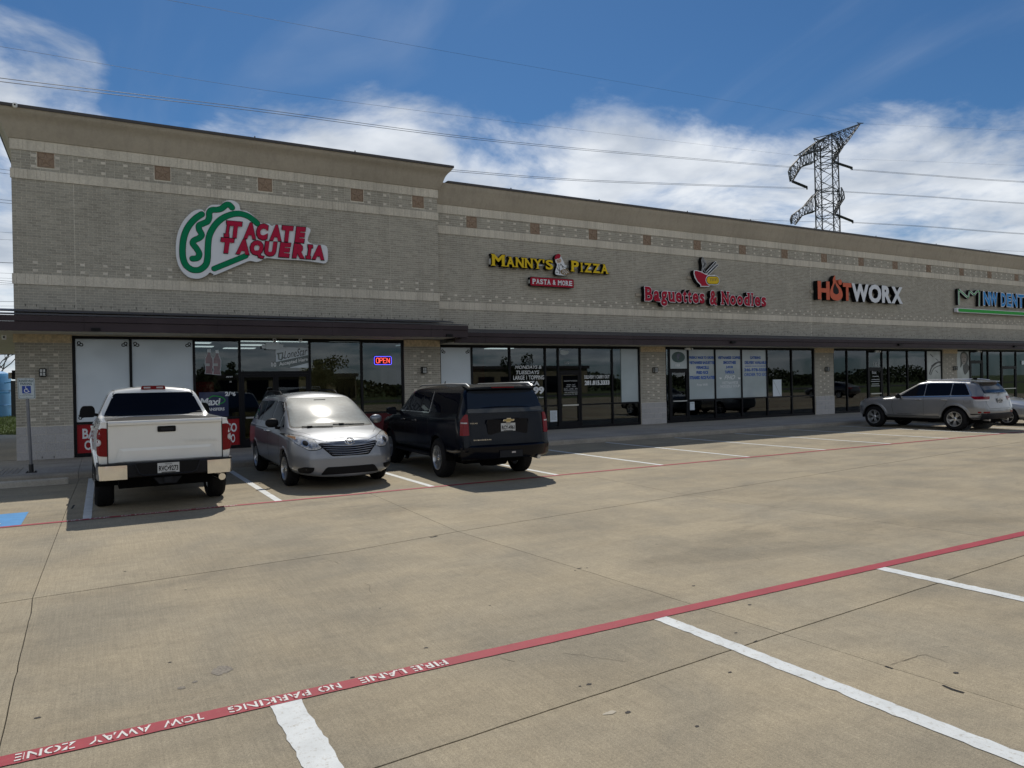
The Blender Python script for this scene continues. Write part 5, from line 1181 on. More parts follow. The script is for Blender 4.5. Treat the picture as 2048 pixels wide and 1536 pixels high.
# entrance camera, emergency lamps, wall lamps
def sconce(x, z, Y, label, s=1.0):
    r = empty('wall_lamp', (x, Y, z)); tag(r, label, 'wall lamp', 'square wall lamps on the brick pillars')
    b = MB(); b.box(-0.075, 0.075, -0.03, 0.0, -0.10, 0.10); b.build('back_plate', M['black'], r)
    b = MB(); b.box(-0.068, 0.068, -0.17, -0.031, 0.085, 0.105); b.box(-0.068, 0.068, -0.17, -0.031, -0.105, -0.085)
    for sx in (-1, 1): b.box(sx * 0.068 - 0.008, sx * 0.068 + 0.008, -0.172, -0.156, -0.0845, 0.0845)
    b.box(-0.006, 0.006, -0.172, -0.160, -0.084, 0.084); b.box(-0.0595, -0.0065, -0.171, -0.161, -0.006, 0.006); b.box(0.0065, 0.0595, -0.171, -0.161, -0.006, 0.006)
    for sx in (-1, 1): b.box(sx * 0.067 - 0.005, sx * 0.067 + 0.005, -0.12, -0.1, -0.0845, 0.0845); 
    b.build('lamp_frame', M['black'], r)
    b = MB(); b.box(-0.058, 0.058, -0.158, -0.04, -0.084, 0.084); b.build('lamp_glass', M['lamp_glass'], r)
for x, z, Y, l in ((-1.307, 2.375, YL, 'square black wall lamp on the leftmost pillar, above the parking sign'), (9.194, 2.345, YL, 'square black wall lamp on the pillar behind the black car'), (19.17, 2.28, YR, 'square black wall lamp on the pillar right of the pizza shop'),
                   (29.52, 2.24, YR, 'square black wall lamp on the pillar right of the noodle shop'), (39.93, 2.21, YR, 'square black wall lamp on the pillar left of the portrait print')): sconce(x, z, Y, l)
r = empty('wall_lamp', (-1.96, 23.6, 2.35)); tag(r, 'dark wall lamp at the left edge on the building\'s side wall', 'wall lamp')
b = MB(); b.box(-0.12, 0.05, -0.11, 0.11, -0.12, 0.12); b.build('lamp_frame', M['black'], r); b = MB(); b.box(-0.20, -0.121, -0.09, 0.09, -0.10, 0.06); b.build('lamp_glass', M['stucco'], r)
def cam_(x, Y, z, label, group='white security cameras'):
    r = empty('security_camera', (x, Y, z)); tag(r, label, 'camera', group)
    b = MB(); b.lathe([(0.0, 0.05), (0.05, 0.05), (0.055, 0.0), (0.05, -0.04), (0.03, -0.06), (0, -0.065)], 14, axis='z'); b.build('dome', M['white'], r, smooth=RAD(40))
    b = MB(); b.lathe([(0, -0.062), (0.022, -0.060), (0.022, -0.045), (0.0, -0.045)], 12, axis='y'); b.build('lens', M['black'], r)
cam_(4.48, YL - 0.04, 3.285, 'white security camera under the soffit above the double doors'); cam_(5.25, YL + 0.02, 3.34 - 0.04, 'white dome camera right above the Accepted Here sign')
cam_(XL0 + 0.2 - 0.05, YL - 0.46, 9.02, 'white security camera on the roof edge, top left corner')
cam_(-2.08, 21.9, 3.25, 'cream bell shaped camera hanging at the left end of the soffit')
r = empty('announcement_box', (4.42, YL - 0.02, 3.0)); tag(r, 'small white speaker box on the frame above the double doors', 'box')
b = MB(); b.box(-0.19, 0.19, -0.07, 0.05, 0.0, 0.20); b.build('box_body', M['film'], r); b = MB(); b.box(-0.30, -0.195, -0.05, 0.0, 0.03, 0.14); b.box(0.195, 0.30, -0.05, 0.0, 0.05, 0.16); b.build('side_lamp', M['film'], r)
def emerg(x, z, label):
    r = empty('emergency_light', (x, YR - 0.02, z)); tag(r, label, 'emergency light', 'twin head emergency lights above the doors')
    b = MB(); b.prism(rpoly([(-0.13, -0.04), (0.13, -0.04), (0.11, 0.05), (-0.11, 0.05)], 0.02), -0.06, 0.0); b.build('housing', M['white'], r)
    for sx in (-1, 1):
        b = MB(); b.lathe([(0.0, -0.10), (0.045, -0.10), (0.05, -0.05), (0.03, -0.02), (0, -0.02)], 12, axis='y', c=(sx * 0.17, 0, 0.0)); b.build('lamp_head', M['lamp_glass'], r, smooth=RAD(40))
emerg(20.95, 3.13, 'white twin head emergency light over the noodle shop door'); emerg(33.3, 3.08, 'white twin head emergency light over the fitness studio door'); emerg(42.25, 3.12, 'white twin head emergency light right of the portrait print')
# ------------------------------------------------------------------ vehicles
def paint(name, col, metal=0.0, rough=0.35, flake=0.0, coat=1.0):
    m_ = mat(name, col, rough, metal, coat=coat, spec=0.5 if coat > 0.5 else 0.18, mottle=0.03, mscale=3)
    t = m_.node_tree; N = t.nodes; L = t.links; b = N['Principled BSDF']
    # light road dust low on the body
    geo = N.new('ShaderNodeNewGeometry'); n = N.new('ShaderNodeTexNoise'); n.inputs['Scale'].default_value = 9; n.inputs['Detail'].default_value = 6; L.new(geo.outputs['Position'], n.inputs['Vector'])
    r = N.new('ShaderNodeMapRange'); r.inputs['To Min'].default_value = 0.015; r.inputs['To Max'].default_value = 0.09; r.inputs['From Min'].default_value = .35; r.inputs['From Max'].default_value = .75
    L.new(n.outputs['Fac'], r.inputs['Value']); L.new(r.outputs[0], b.inputs['Coat Roughness'])
    return m_
M['p_white'] = paint('white_car_paint', (0.74, 0.735, 0.70), 0.0, 0.4)
M['p_silver'] = paint('silver_car_paint', (0.22, 0.235, 0.26), 0.5, 0.42)
M['p_grey'] = paint('grey_car_paint', (0.225, 0.23, 0.24), 0.45, 0.36)
M['p_black'] = paint('black_car_paint', (0.002, 0.003, 0.007), 0.0, 0.18, coat=0.1)
M['p_sedan'] = paint('sedan_paint', (0.42, 0.43, 0.44), 0.6, 0.34)
M['p_navy'] = paint('dark_sedan_paint', (0.02, 0.025, 0.035), 0.3, 0.34)
M['car_glass'] = mat('tinted_car_glass', (0.004, 0.005, 0.009), 0.03, spec=0.15)
M['car_glass2'] = mat('clear_car_glass', (0.02, 0.024, 0.03), 0.04, spec=0.5)
# dusty windscreen: sharp reflection plus a broad dust glare
m_ = mat('dusty_windscreen', (0.065, 0.085, 0.088), 0.5, spec=0.14, coat=0.36, coat_rough=0.11, mottle=0.35, mscale=4, noise=0.2, nscale=14); M['windscreen'] = m_
M['chrome'] = mat('chrome', (0.86, 0.85, 0.83), 0.06, metal=1.0)
M['rim'] = mat('alloy_rim', (0.55, 0.56, 0.57), 0.3, metal=0.85)
M['rim_dark'] = mat('rim_dark', (0.012, 0.012, 0.013), 0.5)
M['plastic'] = mat('grey_black_plastic', (0.010, 0.011, 0.015), 0.6, spec=0.25)
M['tail_red'] = mat('tail_lamp_red', (0.17, 0.002, 0.006), 0.15, spec=0.3)
M['tail_clear'] = mat('lamp_clear', (0.45, 0.42, 0.42), 0.1, coat=1.0)
M['lamp_refl'] = mat('headlamp_reflector', (0.52, 0.51, 0.48), 0.25, metal=0.25, coat=0.6, noise=0.35, nscale=28)
M['amber'] = mat('amber_lens', (0.30, 0.16, 0.08), 0.25, coat=0.4)
M['under'] = mat('underbody', (0.004, 0.004, 0.004), 0.95, spec=0.1)
M['plate'] = mat('plate_white', (0.48, 0.49, 0.49), 0.5)
M['gold'] = mat('gold_badge', (0.42, 0.31, 0.12), 0.45, metal=0.6)
M['gap'] = mat('panel_gap', (0.01, 0.01, 0.01), 0.8)
M['mute'] = mat('moulded_letters', (0.52, 0.515, 0.49), 0.45, coat=0.6)

def lin(tab, x):
    if x <= tab[0][0]: return tab[0][1]
    for (a, p), (b, q) in zip(tab, tab[1:]):
        if x <= b: return p + (q - p) * (x - a) / max(b - a, 1e-9)
    return tab[-1][1]
def smo(tab, x, s=0.07): return (lin(tab, x - 1.6 * s) + 2 * lin(tab, x - 0.8 * s) + 3 * lin(tab, x) + 2 * lin(tab, x + 0.8 * s) + lin(tab, x + 1.6 * s)) / 9
class CarBody:
    def __init__(s, spec):
        s.sp = spec; s.make()
    def make(s):
        sp = s.sp; xr, xf = sp['x']; n = sp.get('n', 110)
        xs = [xr + (xf - xr) * (0.5 - 0.5 * math.cos(math.pi * i / n)) * 0.35 + (xf - xr) * (i / n) * 0.65 for i in range(n + 1)]
        def ring(x):
            sm = sp.get('smooth', 0.07); q = lambda k, d=None: smo(sp[k], x, sm) if k in sp else d
            zb = q('zb'); zs = q('zs'); ws = q('ws'); zm = q('zm'); wm = q('wm'); zg = q('zg'); wg = q('wg'); ze = q('ze'); wr = q('wr'); zc_ = q('zc')
            zsh = zm + (zg - zm) * 0.80; wsh = wm + (wg - wm) * 0.30
            ctl = [(0, zb), (ws * 0.8, zb), (ws, zs), (wm, zm), (wsh, zsh), (wg, zg), (wr, ze), (wr * 0.72, ze + (zc_ - ze) * 0.72), (0, zc_ + 0.0)]
            seg = [2, 3, 6, 6, 3, 9, 4, 8]
            pts = []
            for i, m in enumerate(seg):
                a, b = ctl[i], ctl[i + 1]
                for k in range(m): pts.append((a[0] + (b[0] - a[0]) * k / m, a[1] + (b[1] - a[1]) * k / m))
            pts = pts[:-12]
            for m in range(13):
                y = wr * (1 - m / 12); pts.append((y, zc_ - (zc_ - ze) * (y / wr) ** 2.0 if wr > 0 else zc_))
            for _ in range(sp.get('soft', 2)):
                pts = [pts[0]] + [((pts[i - 1][0] + 2 * pts[i][0] + pts[i + 1][0]) / 4, (pts[i - 1][1] + 2 * pts[i][1] + pts[i + 1][1]) / 4) for i in range(1, len(pts) - 1)] + [pts[-1]]
            return pts
        R = [ring(x) for x in xs]; K = len(R[0])
        fp, rp = sp['front'], sp['rear']            # (z, dx) profiles; dx <= 0 means pulled inwards
        ft, rt = sp.get('ftaper', (0.30, 0.16)), sp.get('rtaper', (0.25, 0.08)) # (length, share of width lost)
        V = []
        for i, x in enumerate(xs):
            for y, z in R[i]:
                wf = 1.0
                d = (x - (xf - ft[0])) / ft[0]
                if d > 0: wf *= 1 - ft[1] * d ** 2.2
                d = ((xr + rt[0]) - x) / rt[0]
                if d > 0: wf *= 1 - rt[1] * d ** 2.2
                L_ = 0.9; a = max(0, 1 - (xf - x) / L_); b = max(0, 1 - (x - xr) / L_)
                xx = x + lin(fp, z) * a ** 1.3 - lin(rp, z) * b ** 1.3
                V.append((xx, y * wf, z))
        bm = bmesh.new(); n1 = len(xs)
        vl = [[bm.verts.new(V[i * K + k]) for k in range(K)] for i in range(n1)]
        vr = [[vl[i][k] if abs(V[i * K + k][1]) < 1e-6 else bm.verts.new((V[i * K + k][0], -V[i * K + k][1], V[i * K + k][2])) for k in range(K)] for i in range(n1)]
        for i in range(n1 - 1):
            for k in range(K - 1):
                for g_, fl in ((vl, False), (vr, True)):
                    q = [g_[i][k], g_[i + 1][k], g_[i + 1][k + 1], g_[i][k + 1]]; q = list(dict.fromkeys(q))
                    if len(q) >= 3:
                        try: bm.faces.new(q[::-1] if fl else q)
                        except ValueError: pass
        # end caps with a gentle bulge
        for i, sgn, bulge in ((n1 - 1, 1, sp.get('fbulge', 0.10)), (0, -1, sp.get('rbulge', 0.05))):
            m = 12; grid = []
            for k in range(K):
                a, b = vl[i][k], vr[i][k]
                if a is b: grid.append([a] * (m + 1)); continue
                row = [a]
                for j in range(1, m):
                    t = j / m; y = a.co.y + (b.co.y - a.co.y) * t; c = 1 - (y / abs(a.co.y)) ** 2 if abs(a.co.y) > 1e-5 else 1
                    row.append(bm.verts.new((a.co.x + sgn * bulge * c * min(1, abs(a.co.y) / 0.5) ** 1.0, y, a.co.z)))
                row.append(b); grid.append(row)
            for k in range(K - 1):
                for j in range(m):
                    q = list(dict.fromkeys([grid[k][j], grid[k][j + 1], grid[k + 1][j + 1], grid[k + 1][j]]))
                    if len(q) >= 3:
                        try: bm.faces.new(q if sgn < 0 else q[::-1])
                        except ValueError: pass
        bmesh.ops.recalc_face_normals(bm, faces=bm.faces)
        s.full = bm.copy(); s.bvh = BVHTree.FromBMesh(s.full)
        # wheel openings
        for (xa, za, ra, yin) in sp['arches']:
            dead = [f for f in bm.faces if all(math.hypot(v.co.x - xa, v.co.z - za) < ra and abs(v.co.y) > yin for v in f.verts)]
            bmesh.ops.delete(bm, geom=dead, context='FACES')
            for v in bm.verts:
                if v.is_boundary and abs(v.co.y) > yin + 0.02:
                    d = math.hypot(v.co.x - xa, v.co.z - za)
                    if v.co.z < za - 0.04:
                        if ra + 0.12 > abs(v.co.x - xa) > ra - 0.12: v.co.x = xa + math.copysign(ra, v.co.x - xa)
                    elif d < ra + 0.12 and d > 1e-3:
                        k = ra / d; v.co.x = xa + (v.co.x - xa) * k; v.co.z = za + (v.co.z - za) * k
        loose = [v for v in bm.verts if not v.link_faces]; bmesh.ops.delete(bm, geom=loose, context='VERTS')
        me = bpy.data.meshes.new('body'); bm.to_mesh(me); bm.free(); me.shade_smooth(); s.me = me
    def hit(s, a, b, side):
        """side L/R: (a,b)=(x,z) seen from the side; F/B: (y,z) from front/back; T: (x,y) from above"""
        o, d = {'L': ((a, 4, b), (0, -1, 0)), 'R': ((a, -4, b), (0, 1, 0)), 'F': ((9, a, b), (-1, 0, 0)), 'B': ((-9, a, b), (1, 0, 0)), 'T': ((a, b, 5), (0, 0, -1))}[side]
        h = s.bvh.ray_cast(Vector(o), Vector(d)); return h
    def panel(s, poly, side, off=0.003, deep=0.012, grid=0.06, mb=None, mi=None, sag=0.0):
        """a shell that follows the body, cut to the outline poly"""
        mb = mb if mb is not None else MB()
        xs_ = [p[0] for p in poly]; ys_ = [p[1] for p in poly]
        dens = []
        N = len(poly)
        for i in range(N):
            a = Vector(poly[i]); b = Vector(poly[(i + 1) % N]); m = max(1, int((b - a).length / grid))
            for k in range(m): dens.append(a.lerp(b, k / m))
        pts = [Vector((p.x, p.y)) for p in dens]; nb = len(pts); edges = [(i, (i + 1) % nb) for i in range(nb)]
        def inside(x, y):
            c = False
            for i in range(nb):
                a, b = pts[i], pts[i - 1]
                if (a.y > y) != (b.y > y) and x < (b.x - a.x) * (y - a.y) / (b.y - a.y) + a.x: c = not c
            return c
        gx = min(xs_) + grid / 2
        while gx < max(xs_):
            gy = min(ys_) + grid / 2
            while gy < max(ys_):
                if inside(gx, gy) and min((Vector((gx, gy)) - p).length for p in pts) > grid * 0.4: pts.append(Vector((gx, gy)))
                gy += grid
            gx += grid
        vo, _, fo, *_r = delaunay_2d_cdt(pts, edges, [list(range(nb))], 1, 1e-6)
        top = []; N2 = []
        dirv = {'L': Vector((0, 1, 0)), 'R': Vector((0, -1, 0)), 'F': Vector((1, 0, 0)), 'B': Vector((-1, 0, 0)), 'T': Vector((0, 0, 1))}[side]
        last = None; hits = []
        for p in vo:
            h = s.hit(p.x, p.y, side); hits.append(h)
        good = [i for i, h in enumerate(hits) if h[0] is not None]
        if not good: return mb
        for i, p in enumerate(vo):
            h = hits[i]
            if h[0] is None:
                j = min(good, key=lambda g_: (vo[g_] - p).length); h = hits[j]
                c = h[0].copy()
                if side in 'LR': c.x, c.z = p.x, p.y
                elif side in 'FB': c.y, c.z = p.x, p.y
                else: c.x, c.y = p.x, p.y
            else: c = h[0]
            nn = h[1].copy()
            if nn.dot(dirv) < 0: nn = -nn
            nn = (nn + dirv * 0.25).normalized()
            top.append(c + nn * off); N2.append(nn)
        nv = len(top); base = [t - n_ * (off + deep) for t, n_ in zip(top, N2)]
        # boundary of the triangulation
        cnt = {}
        for f in fo:
            for i in range(len(f)):
                e = (f[i], f[(i + 1) % len(f)]); cnt[tuple(sorted(e))] = cnt.get(tuple(sorted(e)), []) + [e]
        F = [tuple(f) for f in fo]; 
        for k, es in cnt.items():
            if len(es) == 1: a, b = es[0]; F.append((b, a, a + nv, b + nv))
        mb.add(top + base, F, mi); return mb
    def line(s, pts, side, w=0.008, off=0.0015, step=0.06, deep=0.004, mb=None, mi=None, up=True):
        """thin strip lying on the body along a polyline"""
        mb = mb if mb is not None else MB(); P = []
        for a, b in zip(pts, pts[1:]):
            a = Vector(a); b = Vector(b); m = max(1, int((b - a).length / step)); P += [a.lerp(b, k / m) for k in range(m)]
        P.append(Vector(pts[-1])); v = []; ok = []
        dirv = {'L': Vector((0, 1, 0)), 'R': Vector((0, -1, 0)), 'F': Vector((1, 0, 0)), 'B': Vector((-1, 0, 0)), 'T': Vector((0, 0, 1))}[side]
        for i, p in enumerate(P):
            t = (P[min(i + 1, len(P) - 1)] - P[max(i - 1, 0)]).normalized(); q = Vector((-t.y, t.x)) * w / 2; row = []
            for c in (p + q, p - q):
                h = s.hit(c.x, c.y, side)
                if h[0] is None: row = None; break
                nn = h[1] if h[1].dot(dirv) > 0 else -h[1]; row += [h[0] + nn * off, h[0] - nn * deep]
            ok.append(row)
        for a, b in zip(ok, ok[1:]):
            if a and b: mb.add([a[0], a[2], b[2], b[0], a[1], a[3], b[3], b[1]], [(0, 1, 2, 3), (0, 3, 7, 4), (1, 5, 6, 2)], mi)
        return mb

def wheel_mesh(R=0.36, W=0.24, rr_=0.24, spokes=5, style='five', mats=None):
    t = MB(); prof = [(rr_, -W / 2 + 0.02), (rr_ + 0.02, -W / 2), (R - 0.05, -W / 2 - 0.004), (R - 0.015, -W / 2 + 0.02), (R, -W / 2 + 0.05), (R, W / 2 - 0.05), (R - 0.015, W / 2 - 0.02), (R - 0.05, W / 2 + 0.004), (rr_ + 0.02, W / 2), (rr_, W / 2 - 0.02), (rr_, -W / 2 + 0.02)]
    t.lathe(prof, 44)
    for k in range(44):                                     # shallow tread blocks
        a = 2 * math.pi * (k + 0.5) / 44
        for y0, y1 in ((-W / 2 + 0.055, -0.02), (0.02, W / 2 - 0.055)):
            ca, sa = math.cos(a), math.sin(a); hw = 0.017; r0, r1 = R - 0.004, R + 0.0035
            v = [(ca * r - sa * h, y, sa * r + ca * h) for y in (y0, y1) for r in (r0, r1) for h in (-hw, hw)]
            t.add(v, [(2, 3, 7, 6), (0, 2, 6, 4), (1, 5, 7, 3), (0, 1, 3, 2), (4, 6, 7, 5)])
    tyre = t.mesh('wheel', M['rubber'], smooth=RAD(35))
    r = MB(); r.lathe([(rr_ + 0.003, -W / 2 + 0.01), (rr_ + 0.004, -W / 2 - 0.004), (rr_ - 0.012, -W / 2 - 0.003), (rr_ - 0.022, -W / 2 + 0.02), (rr_ - 0.03, W / 2 - 0.03), (rr_, W / 2 - 0.02)], 40, 0)
    r.lathe([(rr_ - 0.03, -0.01), (0.04, -0.01)], 40, 1)
    r.lathe([(0.15, -0.02), (0.15, 0.0), (0.0, 0.0)], 24, 1); r.lathe([(0.15, -0.022), (0.0, -0.022)], 24, 1)
    yo = -W / 2 + 0.012; ri = rr_ - 0.010
    def spoke(a, wi, wo, ri0=0.035, y0=0.018):
        ca, sa = math.cos(a), math.sin(a)
        def P(r_, h, y): return (ca * r_ - sa * h, y, sa * r_ + ca * h)
        v = [P(ri0, -wi, yo + y0), P(ri0, wi, yo + y0), P(ri, wo, yo), P(ri, -wo, yo), P(ri0, -wi, yo + 0.055), P(ri0, wi, yo + 0.055), P(ri, wo, yo + 0.035), P(ri, -wo, yo + 0.035)]
        r.add(v, [(0, 1, 2, 3), (0, 3, 7, 4), (1, 5, 6, 2), (2, 6, 7, 3)], 0)
    if style == 'five':
        for k in range(spokes): spoke(2 * math.pi * k / spokes + 0.3, 0.034, 0.020)
    elif style == 'pair':
        for k in range(spokes):
            a = 2 * math.pi * k / spokes + 0.2
            for d in (-0.16, 0.16): spoke(a + d, 0.013, 0.014, 0.05)
    elif style == 'split':
        for k in range(spokes):
            a = 2 * math.pi * k / spokes + 0.2
            for d in (-0.23, 0.23): spoke(a + d, 0.008, 0.011, 0.06)
            spoke(a, 0.020, 0.004, 0.04, 0.03)
    r.lathe([(0.0, yo + 0.004), (0.045, yo + 0.006), (0.062, yo + 0.016), (0.07, yo + 0.05)], 24, 0)
    rim = r.mesh('rim', [M['rim'], M['rim_dark']], smooth=RAD(35))
    c = MB(); c.lathe([(0.0, yo - 0.002), (0.026, yo - 0.001), (0.03, yo + 0.006)], 20); cap = c.mesh('hub_cap', M['chrome'], smooth=RAD(35))
    return tyre, rim, cap
def put_wheel(car, me3, x, y, R, steer=0.0):
    tyre, rim, cap = me3; o = bpy.data.objects.new('wheel', tyre); link(o, car); o.location = (x, y, R); o.rotation_euler = (0, random.uniform(0, 1.2), (math.pi if y > 0 else 0.0) + steer)
    q = bpy.data.objects.new('rim', rim); link(q, o); q = bpy.data.objects.new('hub_cap', cap); link(q, o); return o
def well(car, B, W):
    for (xa, za, ra, yin) in B.sp['arches']:
        for sg_ in (1, -1):
            s = MB(); n = 20; v = []
            for y in (sg_ * (W - 0.03), sg_ * (W - 0.42)):
                for k in range(n + 1):
                    a = RAD(-4 + 188 * k / n); v.append((xa + (ra + 0.004) * math.cos(a), y, za + (ra + 0.004) * math.sin(a)))
            s.add(v, [(k, k + 1, n + 2 + k, n + 1 + k) for k in range(n)])
            v2 = [(xa + (ra + .004) * math.cos(RAD(-4 + 188 * k / n)), sg_ * (W - 0.42), za + (ra + .004) * math.sin(RAD(-4 + 188 * k / n))) for k in range(n + 1)]; s.add(v2, [tuple(range(n + 1))])
            s.build('wheel_well', M['under'], car)
def flare(car, B, W, mt, w=0.05, out=0.012, name='wheel_arch', a0=8, a1=172):
    for (xa, za, ra, yin) in B.sp['arches']:
        for side, sg_ in (('L', 1), ('R', -1)):
            s = MB(); n = 30; v = []
            for k in range(n + 1):
                a = RAD(a0 + (a1 - a0) * k / n); row = []
                for r_, o_ in ((ra - 0.004, -0.03), (ra - 0.004, out), (ra + w * 0.6, out * 0.9), (ra + w, 0.0005)):
                    x, z = xa + r_ * math.cos(a), za + r_ * math.sin(a); h = B.hit(xa + (ra + w * 0.6) * math.cos(a), za + (ra + w * 0.6) * math.sin(a), side); h2 = B.hit(x, z, side)
                    y = h[0].y if h[0] is not None else sg_ * W * 0.97
                    if r_ == ra + w and h2[0] is not None: y = h2[0].y
                    row.append((x, y + sg_ * o_, z))
                v += row
            f = []
            for k in range(n):
                for j in range(3): f.append((4 * k + j, 4 * k + j + 1, 4 * k + j + 5, 4 * k + j + 4))
            s.add(v, f); s.build(name, mt, car, smooth=RAD(40))
def plate(car, x, y, z, text, tilt=0.0, face=-1, parent=None, sub='TEXAS'):
    """licence plate facing -x (face=-1) or +x"""
    s = MB(); s.box(x - 0.004, x + 0.004, y - 0.152, y + 0.152, z - 0.076, z + 0.076); o = s.build('licence_plate', M['plate'], car)
    q = MB(); n = Vector((face, 0, 0)); sx = -face
    # reading direction: looking along +x at the back, +y is on the left
    def T(st, a0, a1, b0, b1, off=0.02): fit_text(q, st, (x + face * 0.0055, y - face * 0 + (-a0 if face < 0 else a0), z + b0), (0, (-(a1 - a0)) if face < 0 else (a1 - a0), 0), (0, 0, b1 - b0), 0, off)
    T(text, -0.135, 0.135, -0.048, 0.032, 0.03); T(sub, -0.05, 0.05, 0.046, 0.066, 0.01)
    q.build('plate_text', M['black'], o, fixn=False)
    q = MB(); q.box(x - 0.0045 + face * 0.0012, x + 0.0045 + face * 0.0012, y - 0.10, y + 0.10, z - 0.073, z - 0.062); q.build('dealer_strip', M['black'], o); return o
def sided(fn):
    for side, sg_ in (('L', 1), ('R', -1)): fn(side, sg_)
def simple_body_box(car, x0, x1, W, z0, z1):
    s = MB(); s.box(x0, x1, -W, W, z0, z1); s.build('underbody', M['under'], car)

# ================================================================== white pickup
def pickup():
    car = empty('pickup_truck'); tag(car, 'white crew cab pickup truck parked nose in, chrome cornered rear bumper', 'pickup truck')
    W = 1.0; R = 0.405
    sp = dict(x=(-1.15, 4.62), n=120, soft=2, smooth=0.05,
        zb=[(-1.2, .62), (-.7, .50), (4.2, .42), (4.7, .5)], zs=[(-1.2, .74), (-.8, .62), (0, .60), (4.2, .55), (4.7, .6)], ws=[(-1.2, .91), (0, .96), (4.2, .96), (4.7, .9)],
        zm=[(-1.2, .98), (4.7, .95)], wm=[(-1.2, .945), (-.7, .955), (0, .985), (.8, .985), (3.7, 1.0), (4.7, .93)],
        zg=[(-1.2, 1.365), (.93, 1.375), (1.0, 1.37), (3.0, 1.31), (3.5, 1.26), (4.3, 1.16), (4.7, 1.0)],
        wg=[(-1.2, .90), (.85, .915), (1.0, .93), (3.0, .92), (3.6, .90), (4.7, .80)],
        ze=[(-1.2, 1.41), (.93, 1.42), (1.02, 1.46), (1.20, 1.84), (1.35, 1.87), (2.5, 1.88), (2.75, 1.84), (3.45, 1.36), (3.6, 1.30), (4.4, 1.19), (4.7, 1.04)],
        wr=[(-1.2, .90), (.93, .90), (1.02, .86), (1.20, .70), (2.5, .70), (2.75, .70), (3.45, .82), (3.6, .80), (4.7, .70)],
        zc=[(-1.2, 1.405), (.93, 1.41), (1.02, 1.50), (1.20, 1.925), (1.6, 1.95), (2.4, 1.955), (2.75, 1.90), (3.42, 1.42), (3.6, 1.36), (4.4, 1.25), (4.7, 1.08)],
        front=[(.4, -.08), (.7, 0), (1.1, -.03), (1.3, -.15)], rear=[(.5, -.03), (.8, 0.0), (1.4, 0.0)], ftaper=(0.5, 0.18), rtaper=(0.05, 0.02), fbulge=0.10, rbulge=0.012,
        arches=[(0, R, .47, .62), (3.70, R, .47, .62)])
    B = CarBody(sp); o = bpy.data.objects.new('body', B.me); link(o, car); B.me.materials.append(M['p_white'])
    well(car, B, W); flare(car, B, W, M['p_white'], 0.06, 0.022, 'wheel_arch'); simple_body_box(car, -0.9, 4.3, 0.66, 0.36, 0.7)
    wm_ = wheel_mesh(R, 0.27, 0.24, 5, 'five')
    for x in (0, 3.7):
        for y in (0.845, -0.845): put_wheel(car, wm_, x, y, R)
    # bed cover, gap between bed and cab
    s = MB(); s.box(-1.05, 0.98, -0.80, 0.80, 1.37, 1.412); s.build('bed_cover', M['black'], car)
    s = MB(); s.box(1.00, 1.03, -0.80, 0.80, 1.400, 1.44); s.build('cab_rail', M['chrome'], car)
    # rear glass with frame
    rg = rpoly([(-.80, 1.435), (.80, 1.435), (.63, 1.815), (-.63, 1.815)], [.03, .03, .05, .05], 4)
    B.panel(rpoly([(-.815, 1.422), (.815, 1.422), (.642, 1.828), (-.642, 1.828)], [.03, .03, .06, .06], 4), 'B', 0.002, 0.01).build('glass_seal', M['black'], car, smooth=RAD(30))
    B.panel(rg, 'B', 0.006, 0.01).build('rear_window', M['car_glass'], car, smooth=RAD(30))
    s = MB(); s.box(0.96, 0.99, -0.82, 0.82, 1.418, 1.452); s.build('window_ledge', M['p_white'], car)
    def side(sd, sg_):
        for q, nm in (([(1.30, 1.42), (2.12, 1.40), (2.12, 1.80), (1.42, 1.80)], 'side_window'), ([(2.20, 1.40), (3.12, 1.385), (3.12, 1.43), (2.62, 1.79), (2.20, 1.80)], 'side_window')):
            B.panel(rpoly(q, .05), sd, 0.004, 0.01).build(nm, M['car_glass'], car, smooth=RAD(30))
        l = B.line([(1.02, 1.36), (1.02, .62)], sd, 0.012); B.line([(2.16, 1.38), (2.16, .62)], sd, .008, mb=l); B.line([(3.15, 1.36), (3.2, .62)], sd, .008, mb=l); B.line([(1.22, 1.38), (1.22, .9)], sd, .008, mb=l); l.build('panel_gap', M['gap'], car)
        for hx in (1.38, 2.32):
            h = B.hit(hx, 1.2, sd)[0]; s = MB(); s.box(hx - 0.11, hx + 0.11, h.y, h.y + sg_ * 0.03, 1.185, 1.215); s.build('door_handle', M['p_white'], car)
        # chrome/black roof drip line that shows as a dark seam at the cab corner
        l = B.line([(1.24, sg_ * .63), (2.55, sg_ * .64)], 'T', .014, .002); B.line([(sg_ * .655, 1.80), (sg_ * .645, 1.86), (sg_ * .63, 1.90)], 'B', .014, .003, .03, mb=l); l.build('roof_seam', M['gap'], car)
        # tall notched tail lamp wrapping the corner
        lamp = [(-.94, .90), (-.815, .885), (-.815, 1.31), (-.90, 1.32), (-.93, 1.24), (-.94, 1.17), (-.89, 1.125), (-.89, 1.075), (-.94, 1.03)]
        lamp = [(sg_ * -a, b) for a, b in lamp]
        s = B.panel(rpoly(lamp, [.05, .01, .01, .03, .05, .02, .02, .02, .02], 3), 'B', 0.012, 0.02, 0.03); s.build('tail_light', M['tail_red'], car, smooth=RAD(40))
        c = [(sg_ * a, b) for a, b in [(.94, 1.16), (.895, 1.12), (.895, 1.08), (.94, 1.04)]]; B.panel(rpoly(c, .01), 'B', 0.016, 0.02, 0.03).build('reverse_lens', M['tail_clear'], car)
        sl = [(-1.13, .92), (-1.04, .93), (-1.02, 1.02), (-1.05, 1.07), (-1.05, 1.13), (-1.0, 1.2), (-1.04, 1.31), (-1.13, 1.31)]
        B.panel(rpoly(sl, .02), sd, 0.008, 0.02, 0.04).build('tail_light', M['tail_red'], car, smooth=RAD(40))
